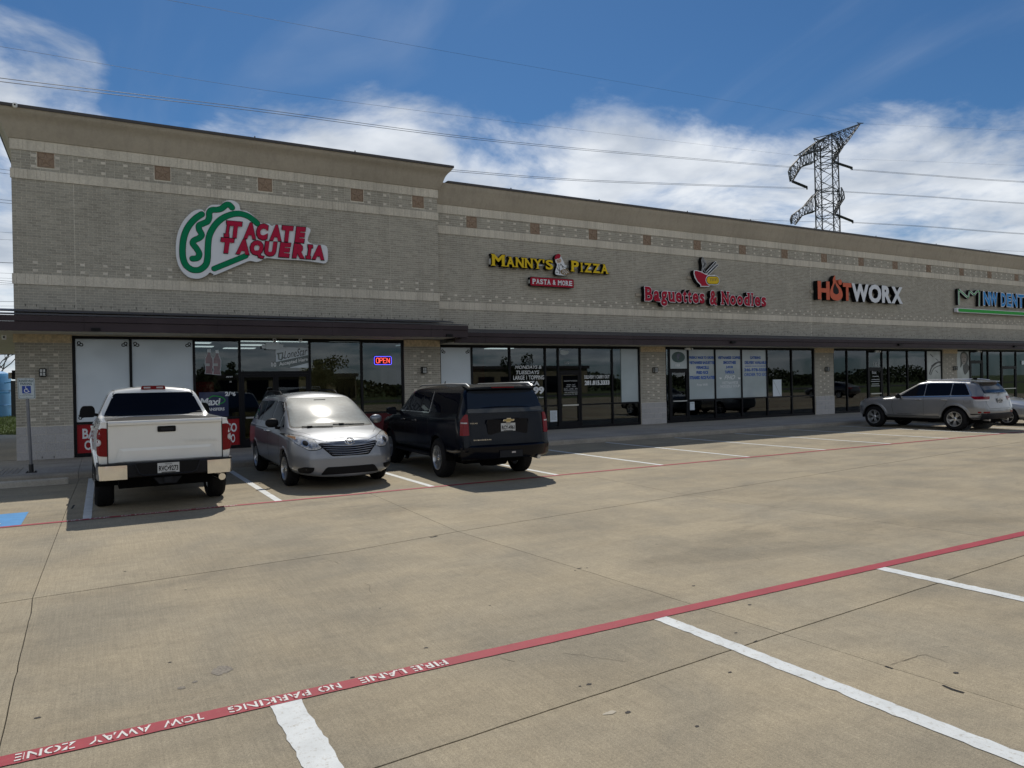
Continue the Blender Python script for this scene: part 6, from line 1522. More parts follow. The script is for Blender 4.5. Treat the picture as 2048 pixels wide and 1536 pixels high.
        # chrome bumper corner
        q = [(-1.31, .90 * sg_), (-1.24, .945 * sg_), (-.86, .965 * sg_), (-.86, .92 * sg_), (-1.20, .905 * sg_), (-1.24, .56 * sg_), (-1.335, .56 * sg_)]
        s = MB(); s.prism(rpoly(q, [.05, .05, .0, .0, .03, 0, 0], 3) if True else q, 0.545, 0.755, axis='z'); s.build('bumper_corner', M['chrome'], car, smooth=RAD(35))
        s = MB(); s.prism([(a + 0.004, b * 0.995) for a, b in q], 0.757, 0.782, axis='z'); s.build('bumper_cap', M['plastic'], car)
        # towing mirror
        mx = 2.95; s = MB(); s.prism(rpoly([(.92, 1.36), (1.19, 1.36), (1.18, 1.50), (1.14, 1.585), (.96, 1.585), (.92, 1.52)], .05), mx - 0.07, mx + 0.07, axis='x')
        if sg_ < 0: s.v = [(a, -b, c) for a, b, c in s.v]
        s.build('mirror', M['black'], car, smooth=RAD(40)); s = MB(); s.bar((mx, sg_ * .82, 1.39), (mx, sg_ * .93, 1.41), 0.03); s.build('mirror_arm', M['black'], car)
        s = MB(); s.prism(rpoly([(4.2, .62), (4.62, .62), (4.62, .98), (4.35, 1.02), (4.2, .9)], .04), sg_ * .55, sg_ * .88); 
        B.panel(rpoly([(sg_ * .55, .95), (sg_ * .86, .98), (sg_ * .86, 1.12), (sg_ * .55, 1.08)], .03), 'F', 0.006, .01).build('headlight', M['lamp_refl'], car)
    sided(side)
    B.panel(rpoly([(-.5, .72), (.5, .72), (.52, 1.1), (-.52, 1.1)], .05), 'F', 0.008, .01).build('grille', M['chrome'], car)
    B.panel(rpoly([(-.80, 1.39), (.80, 1.39), (.66, 1.86), (-.66, 1.86)], .05), 'F', 0.004, .01).build('windscreen', M['car_glass'], car, smooth=RAD(30))
    # tailgate: a proud panel with a pressed lower step, handle, moulded letters
    tg = B.panel(rpoly([(-.80, .785), (.80, .785), (.80, 1.40), (-.80, 1.40)], .015), 'B', 0.010, 0.012, 0.08); tgo = tg.build('tailgate', M['p_white'], car, smooth=RAD(30))
    xb = B.hit(0, 1.1, 'B')[0].x - 0.0105
    g = MB()
    for a in ((-.815, -.803), (.803, .815)): g.box(xb + 0.006, xb + 0.03, a[0], a[1], .785, 1.40)
    g.box(xb + 0.006, xb + 0.03, -.815, .815, .772, .783); g.build('panel_gap', M['gap'], car)
    s = MB(); s.prism([(xb + 0.001, 1.345), (xb - 0.028, 1.352), (xb - 0.034, 1.385), (xb - 0.020, 1.408), (xb + 0.03, 1.415)], -.80, .80); s.build('tailgate_lip', M['p_white'], tgo, smooth=RAD(40))
    s = MB(); v = [(xb - 0.0005, .66, .995), (xb - 0.0005, -.66, .995), (xb - 0.010, -.60, .955), (xb - 0.010, .60, .955), (xb - 0.010, .66, .80), (xb - 0.010, -.66, .80), (xb - 0.0005, -.72, .79), (xb - 0.0005, .72, .79)]
    s.add(v, [(0, 1, 2, 3), (3, 2, 5, 4), (4, 5, 6, 7), (1, 6, 5, 2), (0, 3, 4, 7)]); s.build('tailgate_step', M['p_white'], tgo)
    s = MB(); s.prism(rpoly([(-.13, 1.225), (.13, 1.225), (.13, 1.315), (-.13, 1.315)], .02), xb - 0.012, xb - 0.001, axis='x'); s.build('tailgate_handle', M['black'], tgo)
    s = MB(); s.prism(rpoly([(-.10, 1.245), (.08, 1.245), (.08, 1.285), (-.10, 1.285)], .015), xb - 0.016, xb - 0.0125, axis='x'); s.build('handle_recess', M['plastic'], tgo)
    q = MB(); fit_text(q, 'TUNDRA', (xb - 0.004, -.24, 1.045), (0, -.50, 0), (0, 0, .045), 0.004, .01, spacing=1.25, N=Vector((-1, 0, 0))); q.build('moulded_letters', M['p_white'], tgo)
    # bumper centre, step pad, plate, hitch
    s = MB(); s.prism([(-1.30, .575), (-1.17, .545), (-1.1, .545), (-1.1, .782), (-1.335, .782), (-1.345, .755)], -.559, .559); s.build('bumper', M['plastic'], car, smooth=RAD(30))
    s = MB(); s.prism(rpoly([(-.46, .775), (-.40, .62), (-.33, .585), (.33, .585), (.40, .62), (.46, .775)], .03), -1.352, -1.335, axis='x'); s.build('plate_recess', M['black'], car)
    s = MB(); s.tube([(-1.356, -.46, .77), (-1.356, -.40, .62), (-1.356, -.33, .588), (-1.356, .33, .588), (-1.356, .40, .62), (-1.356, .46, .77)], 0.010, 6); s.build('recess_rim', M['plastic'], car)
    plate(car, -1.362, 0.0, .685, 'RVC•9273')
    s = MB(); s.box(-1.27, -1.0, -.05, .05, .44, .54); s.prism([(-.20, .53), (.20, .53), (.12, .43), (-.12, .43)], -1.24, -1.20, axis='x'); s.box(-1.30, -1.25, -.055, .055, .45, .53); s.build('tow_hitch', M['plastic'], car)
    s = MB(); s.tube([(-1.16, -.80, .46), (-.80, -.76, .47), (-.4, -.7, .5)], .055, 14); s.build('exhaust_pipe', M['chrome'], car, smooth=RAD(40))
    s = MB(); s.tube([(-.02, -.80, .40), (-.02, .80, .40)], .06, 8); s.build('rear_axle', M['under'], car)
    # high brake lamp on the roof edge
    h = B.hit(0, 1.90, 'B')[0]
    s = MB(); s.prism(rpoly([(-.205, 1.885), (.205, 1.885), (.19, 1.955), (-.19, 1.955)], .02), h.x - 0.02, h.x + 0.14, axis='x'); s.build('high_brake_light', M['tail_red'], car, smooth=RAD(40))
    for sg_ in (1, -1):
        s = MB(); s.box(h.x - 0.024, h.x - 0.02, sg_ * .05 if sg_ > 0 else -.16, .16 if sg_ > 0 else -.05, 1.905, 1.935); s.build('cargo_lamp', M['tail_clear'], car)
    return car

# ================================================================== silver minivan
def minivan():
    car = empty('minivan'); tag(car, 'silver minivan backed in between the white pickup and the black car', 'minivan')
    W = 0.99; R = 0.335
    sp = dict(x=(-1.05, 4.02), n=120, smooth=0.08,
        zb=[(-1.1, .35), (-.6, .24), (3.3, .22), (4.1, .22)], zs=[(-1.1, .5), (-.6, .34), (3.4, .32), (4.1, .34)], ws=[(-1.1, .92), (0, .95), (3.3, .95), (4.1, .90)],
        zm=[(-1.1, .72), (3.3, .70), (4.1, .58)], wm=[(-1.1, .95), (0, .99), (3.2, .985), (3.7, .955), (4.1, .90)],
        zg=[(-1.1, 1.10), (0, 1.12), (2.4, 1.05), (2.9, 1.03), (3.4, 1.00), (3.8, .92), (4.1, .82)],
        wg=[(-1.1, .88), (0, .93), (2.6, .925), (3.1, .90), (3.6, .86), (4.1, .74)],
        ze=[(-1.1, 1.15), (-.95, 1.30), (-.75, 1.62), (-.4, 1.68), (1.2, 1.70), (1.75, 1.66), (2.15, 1.50), (2.9, 1.09), (3.1, 1.06), (3.6, 1.0), (3.9, .94), (4.1, .86)],
        wr=[(-1.1, .84), (-.75, .70), (-.4, .70), (1.3, .70), (1.75, .70), (2.15, .75), (2.9, .86), (3.1, .80), (3.6, .70), (4.1, .52)],
        zc=[(-1.1, 1.15), (-.95, 1.34), (-.72, 1.70), (-.3, 1.75), (1.0, 1.775), (1.55, 1.735), (1.95, 1.605), (2.2, 1.505), (2.5, 1.375), (2.75, 1.25), (2.95, 1.13), (3.15, 1.10), (3.6, 1.04), (3.9, .98), (4.1, .90)],
        front=[(.15, -.04), (.25, .02), (.60, .02), (.80, -.05), (.95, -.14), (1.05, -.22)], rear=[(.3, -.02), (.7, .02), (1.1, -.02), (1.3, -.1), (1.7, -.3)],
        ftaper=(0.50, 0.22), rtaper=(0.25, 0.12), fbulge=0.15, rbulge=0.06, arches=[(0, R, .385, .6), (3.03, R, .385, .6)])
    B = CarBody(sp); o = bpy.data.objects.new('body', B.me); link(o, car); B.me.materials.append(M['p_silver'])
    well(car, B, W); flare(car, B, W, M['p_silver'], 0.045, 0.010); simple_body_box(car, -0.8, 3.6, 0.66, 0.16, 0.5)
    wm_ = wheel_mesh(R, 0.225, 0.222, 5, 'five')
    for x in (0, 3.03):
        for y in (0.855, -0.855): put_wheel(car, wm_, x, y, R, 0.04 if x else 0)
    # windscreen
    ws = rpoly([(-.80, 1.105), (.80, 1.105), (.66, 1.64), (-.66, 1.64)], [.05, .05, .10, .10], 4)
    B.panel(rpoly([(-.83, 1.085), (.83, 1.085), (.685, 1.655), (-.685, 1.655)], [.05, .05, .11, .11], 4), 'F', 0.002, 0.01).build('glass_seal', M['black'], car, smooth=RAD(30))
    B.panel(ws, 'F', 0.006, 0.01).build('windscreen', M['windscreen'], car, smooth=RAD(30))
    h = B.hit(0.05, 1.60, 'F')[0]; s = MB(); s.box(h.x + 0.002, h.x + 0.012, -.12, .12, 1.585, 1.612); s.build('mirror_mount', M['plastic'], car)
    for a, b in (((-.62, 1.10), (-.08, 1.085)), ((-.02, 1.125), (.62, 1.105))):
        s = MB(); P = []
        for k in range(9):
            t = k / 8; y = a[0] + (b[0] - a[0]) * t; z = a[1] + (b[1] - a[1]) * t; hh = B.hit(y, z, 'F')[0]; P.append((hh.x + 0.03, y, z + 0.012))
        s.tube(P, 0.010, 6); pv = P[2]; s.box(pv[0] - .02, pv[0] + .03, pv[1] - .045, pv[1] + .045, pv[2] - .018, pv[2] + .02); s.build('wiper', M['black'], car)
    def side(sd, sg_):
        wins = [[(-.80, 1.17), (.42, 1.165), (.42, 1.585), (-.62, 1.57)], [(.50, 1.165), (1.42, 1.14), (1.42, 1.60), (.50, 1.59)], [(1.52, 1.14), (2.28, 1.105), (2.28, 1.40), (1.90, 1.575), (1.52, 1.60)], [(2.34, 1.10), (2.72, 1.09), (2.36, 1.33)]]
        for q in wins: B.panel(rpoly(q, .04), sd, 0.004, 0.01).build('side_window', M['car_glass'], car, smooth=RAD(30))
        l = B.line([(1.47, 1.62), (1.47, 1.1), (1.50, .34)], sd, 0.008); B.line([(2.58, 1.08), (2.62, .55), (2.60, .34)], sd, 0.008, mb=l); B.line([(.45, 1.62), (.45, 1.1)], sd, .008, mb=l); B.line([(-.85, 1.03), (1.40, 1.03)], sd, .010, mb=l)
        B.line([(3.30, .99), (3.42, .80), (3.5, .62)], sd, .006, mb=l); l.build('panel_gap', M['gap'], car)
        for hx in (1.36, 1.60):
            hh = B.hit(hx, .98, sd)[0]; s = MB(); s.tube([(hx - .09, hh.y, .98), (hx - .06, hh.y + sg_ * .04, .985), (hx + .06, hh.y + sg_ * .04, .985), (hx + .09, hh.y, .98)], .014, 8); s.build('door_handle', M['chrome'] if hx < 1.5 else M['p_silver'], car)
        # head lamps: projector in a clear housing that sweeps back
        q = [(.50, .765), (.60, .735), (.72, .735), (.88, .84), (.95, .955), (.94, .985), (.78, .975), (.60, .91)]
        q = [(sg_ * a, b) for a, b in q]; B.panel(rpoly([(a + (a - sg_ * .745) * .055, b + (b - .86) * .10) for a, b in q], .03), 'F', 0.002, 0.015, .03).build('lamp_seal', M['black'], car, smooth=RAD(40)); B.panel(rpoly(q, .03), 'F', 0.005, 0.015, .03).build('headlight', M['lamp_refl'], car, smooth=RAD(40))
        for (yy, zz, rr2, mt) in ((.745, .845, .062, 'rim'), (.745, .845, .043, 'black'), (.63, .805, .045, 'rim'), (.63, .805, .032, 'lamp_refl')):
            c = [(sg_ * yy + rr2 * math.cos(t), zz + rr2 * math.sin(t)) for t in [k * math.pi / 8 for k in range(16)]]
            B.panel(c, 'F', 0.012 if mt in ('rim',) else .016, 0.012, .03).build('lamp_ring' if mt == 'rim' else 'lamp_lens', M[mt], car, smooth=RAD(40))
        q = [(sg_ * a, b) for a, b in [(.87, .90), (.94, .95), (.93, .972), (.85, .955)]]; B.panel(rpoly(q, .015), 'F', 0.010, 0.012, .03).build('turn_signal', M['amber'], car)
        q = [(sg_ * a, b) for a, b in [(.64, .42), (.66, .35), (.72, .31), (.86, .325), (.88, .40), (.78, .43)]]; B.panel(rpoly(q, .025), 'F', 0.009, 0.02, .025).build('fog_recess', M['black'], car)
        # mirrors
        my = 1.06; s = MB()
        for k in range(1): s.lathe([(0, -.13), (.05, -.12), (.088, -.07), (.098, 0), (.09, .07), (.06, .115), (0, .125)], 16, axis='y')
        s.v = [(a * .62, b, c * .92) for a, b, c in s.v]; mo = s.build('mirror', M['p_silver'] if sg_ > 0 else M['black'], car, smooth=True, loc=(2.42, sg_ * my, 1.18))
        s = MB(); s.bar((2.42, sg_ * .89, 1.07), (2.42, sg_ * 1.0, 1.09), .03); s.build('mirror_arm', M['black'], car)
        s = MB(); P = [(1.1, 1.70), (.95, 1.755), (.5, 1.775), (-.2, 1.765), (-.5, 1.72)]; s.tube([(a, sg_ * .60, b + .025) for a, b in P], .016, 8); s.build('roof_rail', M['black'], car, smooth=RAD(40))
        B.line([(1.62, sg_ * .60), (.9, sg_ * .60), (-.55, sg_ * .60)], 'T', .022, .002).build('roof_channel', M['gap'], car)
        B.panel(rpoly([(sg_ * .62, .95), (sg_ * .86, .95), (sg_ * .82, 1.25), (sg_ * .70, 1.25)], .04), 'B', .006, .01).build('tail_light', M['tail_red'], car)
    sided(side)
    # grille: dark mouth, five chrome bars, blue-grey surround
    gr = rpoly([(-.34, .61), (.34, .61), (.56, .83), (.50, .85), (.2, .785), (0, .775), (-.2, .785), (-.50, .85), (-.56, .83)], .03)
    B.panel(rpoly([(-.37, .585), (.37, .585), (.64, .84), (.53, .88), (.2, .81), (0, .80), (-.2, .81), (-.53, .88), (-.64, .84)], .03), 'F', 0.002, .012, .04).build('grille_surround', M['p_silver'], car, smooth=RAD(40))
    go = B.panel(gr, 'F', 0.006, .012, .04).build('grille', M['black'], car, smooth=RAD(40))
    for k in range(5):
        z = .632 + .038 * k; w = .345 + .045 * k; s = MB(); P = []
        for j in range(13):
            y = -w + 2 * w * j / 12; zz = z + .028 * (abs(y) / .45) ** 1.5; hh = B.hit(y, zz, 'F')[0]; P.append((hh.x + .010, y, zz))
        s.tube(P, [.003] + [.0065] * 11 + [.003], 6); s.build('grille_bar', M['rim'], go, smooth=RAD(40))
    # oval emblem of three rings
    hh = B.hit(0, .865, 'F')[0]; s = MB()
    for (a, b, cy, cz) in ((.085, .058, 0, 0), (.036, .056, 0, 0.0), (.066, .024, 0, .026)):
        s.tube([(hh.x + .012 + 0.0 * t - .35 * (b * math.sin(t) + cz), cy + a * math.cos(t), .865 + cz + b * math.sin(t)) for t in [k * math.pi / 10 for k in range(20)]], .008, 6, closed=True)
    s.build('emblem', M['chrome'], car, smooth=RAD(40))
    B.panel(rpoly([(-.54, .285), (.54, .285), (.46, .395), (.42, .42), (-.42, .42), (-.46, .395)], .03), 'F', 0.009, .02, .03).build('lower_intake', M['black'], car)
    B.line([(-.72, .24), (-.60, .20), (.60, .20), (.72, .24)], 'F', .04, .010).build('bumper_lip', M['p_silver'], car)
    l = B.line([(sg := 1) * 0 or (-.66, .93), (-.2, .825), (0, .815), (.2, .825), (.66, .93)], 'F', .006, .001); l.build('hood_gap', M['gap'], car)
    for sg_ in (1, -1): B.line([(3.62, sg_ * .60), (3.2, sg_ * .80), (2.9, sg_ * .86)], 'T', .007, .001).build('panel_gap', M['gap'], car)
    return car

# ================================================================== big black SUV
def big_suv():
    car = empty('large_suv'); tag(car, 'large black SUV parked nose in beside the silver minivan', 'SUV')
    W = 1.01; R = 0.40
    sp = dict(x=(-1.22, 4.32), n=120, smooth=0.05,
        zb=[(-1.3, .52), (-.8, .42), (3.9, .36), (4.4, .45)], zs=[(-1.3, .62), (-.8, .52), (3.9, .46), (4.4, .5)], ws=[(-1.3, .95), (0, .97), (3.9, .97), (4.4, .9)],
        zm=[(-1.3, .82), (4.4, .85)], wm=[(-1.3, .945), (-.7, .975), (0, 1.01), (.7, .995), (3.3, 1.015), (4.4, .93)],
        zg=[(-1.3, 1.27), (3.0, 1.24), (3.5, 1.14), (4.0, 1.08), (4.4, 1.0)], wg=[(-1.3, .92), (0, .94), (3.0, .93), (3.5, .90), (4.4, .80)],
        ze=[(-1.3, 1.30), (-1.2, 1.42), (-1.06, 1.72), (-.9, 1.77), (2.0, 1.77), (2.25, 1.72), (2.95, 1.24), (3.1, 1.20), (4.1, 1.12), (4.4, 1.04)],
        wr=[(-1.3, .88), (-1.2, .82), (-1.06, .76), (-.9, .75), (2.0, .73), (2.25, .74), (2.95, .84), (3.1, .82), (4.4, .70)],
        zc=[(-1.3, 1.31), (-1.18, 1.5), (-1.03, 1.80), (-.85, 1.85), (0, 1.87), (1.6, 1.87), (2.1, 1.82), (2.92, 1.28), (3.1, 1.24), (4.1, 1.16), (4.4, 1.08)],
        front=[(.3, -.06), (.6, 0), (1.2, -.03)], rear=[(.45, -.04), (.6, .03), (.8, .01), (1.25, -.05), (1.5, -.08), (1.8, -.12)], ftaper=(0.4, 0.15), rtaper=(0.28, 0.065), fbulge=0.08, rbulge=0.05,
        arches=[(0, R, .455, .62), (3.30, R, .455, .62)])
    B = CarBody(sp); o = bpy.data.objects.new('body', B.me); link(o, car); B.me.materials.append(M['p_black'])
    well(car, B, W); flare(car, B, W, M['p_black'], 0.05, 0.006); simple_body_box(car, -0.6, 4.0, 0.66, 0.30, 0.6)
    wm_ = wheel_mesh(R, 0.27, 0.245, 5, 'pair')
    for x in (0, 3.3):
        for y in (0.86, -0.86): put_wheel(car, wm_, x, y, R)
    def side(sd, sg_):
        for q in ([(-.90, 1.31), (.55, 1.31), (.55, 1.70), (-.80, 1.70)], [(.66, 1.31), (1.22, 1.31), (1.22, 1.71), (.80, 1.71)], [(1.30, 1.31), (2.02, 1.31), (2.02, 1.71), (1.30, 1.71)], [(2.10, 1.31), (2.66, 1.31), (2.28, 1.62), (2.10, 1.69)]):
            B.panel(rpoly(q, .04), sd, 0.004, 0.01).build('side_window', M['car_glass'], car, smooth=RAD(30))
        B.line([(.62, 1.30), (.73, 1.725)], sd, .014, .006).build('window_trim', M['chrome'], car); B.line([(.62, 1.292), (2.68, 1.292)], sd, .012, .006).build('window_trim', M['chrome'], car)
        l = B.line([(.60, 1.22), (.50, .9), (.46, .80)], sd, .008); B.line([(1.26, 1.72), (1.26, .5)], sd, .007, mb=l); B.line([(2.06, 1.7), (2.06, .5)], sd, .007, mb=l); B.line([(3.0, 1.17), (2.86, .8), (2.84, .5)], sd, .007, mb=l); l.build('panel_gap', M['gap'], car)
        for hx in (1.38, 2.18):
            hh = B.hit(hx, 1.10, sd)[0]; s = MB(); s.tube([(hx - .10, hh.y, 1.10), (hx - .07, hh.y + sg_ * .035, 1.103), (hx + .07, hh.y + sg_ * .035, 1.103), (hx + .10, hh.y, 1.10)], .015, 8); s.build('door_handle', M['p_black'], car)
            s = MB(); s.tube([(hx - .08, hh.y + sg_ * .05, 1.11), (hx + .08, hh.y + sg_ * .05, 1.11)], .004, 6); s.build('handle_trim', M['chrome'], car)
        # tall tail lamps: red with a pale bar across
        q = [(sg_ * a, b) for a, b in [(.795, .90), (.93, .90), (.915, 1.17), (.875, 1.255), (.84, 1.30), (.795, 1.30)]]
        B.panel(rpoly(q, .02), 'B', 0.012, .03, .03).build('tail_light', M['tail_red'], car, smooth=RAD(40))
        q2 = [(sg_ * a, b) for a, b in [(.82, 1.12), (.91, 1.125), (.91, 1.15), (.82, 1.145)]]; B.panel(q2, 'B', 0.016, .01, .03).build('reverse_lens', M['tail_clear'], car)
        B.panel(rpoly([(-1.18, .90), (-1.11, .90), (-1.13, 1.20), (-1.18, 1.21)], .02), sd, 0.010, .02, .03).build('tail_light', M['tail_red'], car, smooth=RAD(40))
        s = MB(); s.tube([(1.9, sg_ * .68, 1.83), (1.7, sg_ * .68, 1.865), (0, sg_ * .68, 1.875), (-.85, sg_ * .68, 1.865), (-1.0, sg_ * .68, 1.82)], [.012, .018, .018, .026, .014], 8); s.build('roof_rail', M['rim'], car, smooth=RAD(40))
        mx = 2.62; s = MB(); s.prism(rpoly([(1.02, 1.20), (1.24, 1.21), (1.25, 1.36), (1.05, 1.38)], .05), mx - .07, mx + .06, axis='x')
        if sg_ < 0: s.v = [(a, -b, c) for a, b, c in s.v]
        s.build('mirror', M['p_black'], car, smooth=RAD(40)); s = MB(); s.bar((mx, sg_ * .90, 1.25), (mx, sg_ * 1.04, 1.27), .03); s.build('mirror_arm', M['black'], car)
        s = MB(); s.box(.55, 2.75, sg_ * .78 if sg_ > 0 else -1.02, 1.02 if sg_ > 0 else -.78, .40, .45); s.build('side_step', M['plastic'], car)
        hh = B.hit(2.5, .82, sd)[0]
        B.panel(rpoly([(sg_ * .55, .95), (sg_ * .86, .98), (sg_ * .86, 1.10), (sg_ * .55, 1.05)], .03), 'F', 0.006, .01).build('headlight', M['lamp_refl'], car)
    sided(side)
    B.panel(rpoly([(-.5, .72), (.5, .72), (.5, 1.05), (-.5, 1.05)], .05), 'F', 0.008, .01).build('grille', M['chrome'], car)
    B.panel(rpoly([(-.82, 1.25), (.82, 1.25), (.68, 1.76), (-.68, 1.76)], .05), 'F', 0.004, .01).build('windscreen', M['car_glass'], car, smooth=RAD(30))
    B.panel(rpoly([(-.80, 1.32), (.80, 1.32), (.715, 1.735), (-.715, 1.735)], [.04, .04, .08, .08]), 'B', 0.006, .012, .05).build('rear_window', M['car_glass2'], car, smooth=RAD(30))
    # spoiler over the glass with the brake lamp
    h = B.hit(0, 1.76, 'B')[0]
    s = MB(); v = []; n = 14
    for k in range(n + 1):
        y = -.71 + 1.42 * k / n; c = 1 - (y / .71) ** 4; v += [(h.x + .30, y * .98, 1.835 + .03 * (1 - (y / .8) ** 2)), (h.x - .03 - .07 * c, y, 1.79 + .025 * c), (h.x - .03 - .08 * c, y, 1.765 + .02 * c), (h.x + .06, y, 1.725)]
    s.add(v, [(4 * k + j, 4 * k + j + 1, 4 * k + j + 5, 4 * k + j + 4) for k in range(n) for j in range(3)] + [(0, 3, 2, 1), (4 * n, 4 * n + 1, 4 * n + 2, 4 * n + 3)]); s.build('spoiler', M['p_black'], car, smooth=RAD(40))
    s = MB(); s.box(h.x - .118, h.x - .09, -.24, .24, 1.79, 1.808); s.build('high_brake_light', M['tail_red'], car)
    # tailgate seams, plate bay, badges
    l = B.line([(-.80, 1.285), (.80, 1.285)], 'B', .006); B.line([(-.78, 1.30), (-.785, .72), (-.70, .66), (.70, .66), (.785, .72), (.78, 1.30)], 'B', .008, mb=l); l.build('panel_gap', M['gap'], car)
    xb = B.hit(0, 1.0, 'B')[0].x
    s = MB(); s.prism(rpoly([(-.42, .90), (.42, .90), (.44, 1.18), (-.44, 1.18)], .03), xb - .006, xb + .01, axis='x'); s.build('plate_recess', M['p_black'], car)
    s = MB(); s.tube([(xb - .012, -.45, 1.11), (xb - .018, -.43, 1.185), (xb - .022, -.2, 1.197), (xb - .022, .2, 1.197), (xb - .018, .43, 1.185), (xb - .012, .45, 1.11)], .011, 8); s.build('recess_lip', M['p_black'], car, smooth=RAD(40))
    plate(car, xb - .024, 0, 1.035, 'RCY-4961')
    s = MB()
    bow = [(-.105, -.012), (-.105, .012), (-.04, .016), (-.04, .034), (.04, .034), (.04, .016), (.105, .016), (.105, -.012), (.04, -.016), (.04, -.034), (-.04, -.034), (-.04, -.016)]
    s.prism([(-a * 1.12 + (b * -0.2), 1.165 + b * 1.2) for a, b in bow], xb - .052, xb - .036, axis='x', mi=1); s.prism([(-a - b * .2, 1.165 + b * .9) for a, b in bow], xb - .056, xb - .052, axis='x', mi=0); s.build('badge', [M['gold'], M['chrome']], car)
    for st, y0, y1, z0, z1 in (('SUBURBAN', .72, .37, .800, .822), ('LT', .885, .86, 1.125, 1.142), ('TEXAS', .765, .62, 1.115, 1.138)):
        q = MB(); yy = (y0 + y1) / 2; hx = min(B.hit(y0, z0, 'B')[0].x, B.hit(y1, z0, 'B')[0].x) - .008; hx2 = B.hit(y1, z0, 'B')[0].x - .008
        fit_text(q, st, (B.hit(y0, z0, 'B')[0].x - .006, y0, z0), (hx2 - B.hit(y0, z0, 'B')[0].x, y1 - y0, 0), (0, 0, z1 - z0), .004, .01, spacing=1.15 if st != 'LT' else 1, N=Vector((-1, 0, 0))); q.build('badge_lettering', M['chrome'], car)
    # bumper
    s = MB(); v = []; n = 16
    for k in range(n + 1):
        y = -.95 + 1.90 * k / n; c = max(0, 1 - (abs(y) / .95) ** 4); x0 = -1.14 - .23 * c; v += [(-1.10, y, .715), (x0 + .02, y, .71), (x0 - .015, y, .68), (x0 - .01, y * .99, .50), (x0 + .03, y * .96, .445), (-1.10, y * .95, .42)]
    s.add(v, [(6 * k + j, 6 * k + j + 1, 6 * k + j + 7, 6 * k + j + 6) for k in range(n) for j in range(5)]); bo = s.build('bumper', M['p_black'], car, smooth=RAD(40))
    s = MB(); s.box(-1.402, -1.385, -.24, .24, .47, .60); s.build('hitch_cover', M['plastic'], bo)
    s = MB(); s.box(-1.406, -1.402, -.09, -.01, .545, .575); s.build('hitch_lens', M['tail_clear'], bo)
    s = MB(); s.tube([(-1.35, -.62, .43), (-1.0, -.62, .44)], .04, 12); s.build('exhaust_pipe', M['rim'], car, smooth=RAD(40))
    s = MB(); s.lathe([(0, -.28), (.14, -.26), (.16, 0), (.14, .26), (0, .28)], 12, axis='y', c=(-.55, 0, .38)); s.tube([(0, -.8, .40), (0, .8, .40)], .055, 8); s.build('rear_axle', M['under'], car)
    s = MB(); s.tube([(2.1, .0, 1.87), (2.05, .0, 1.95)], [.02, .008], 6); s.build('antenna', M['black'], car)
    return car

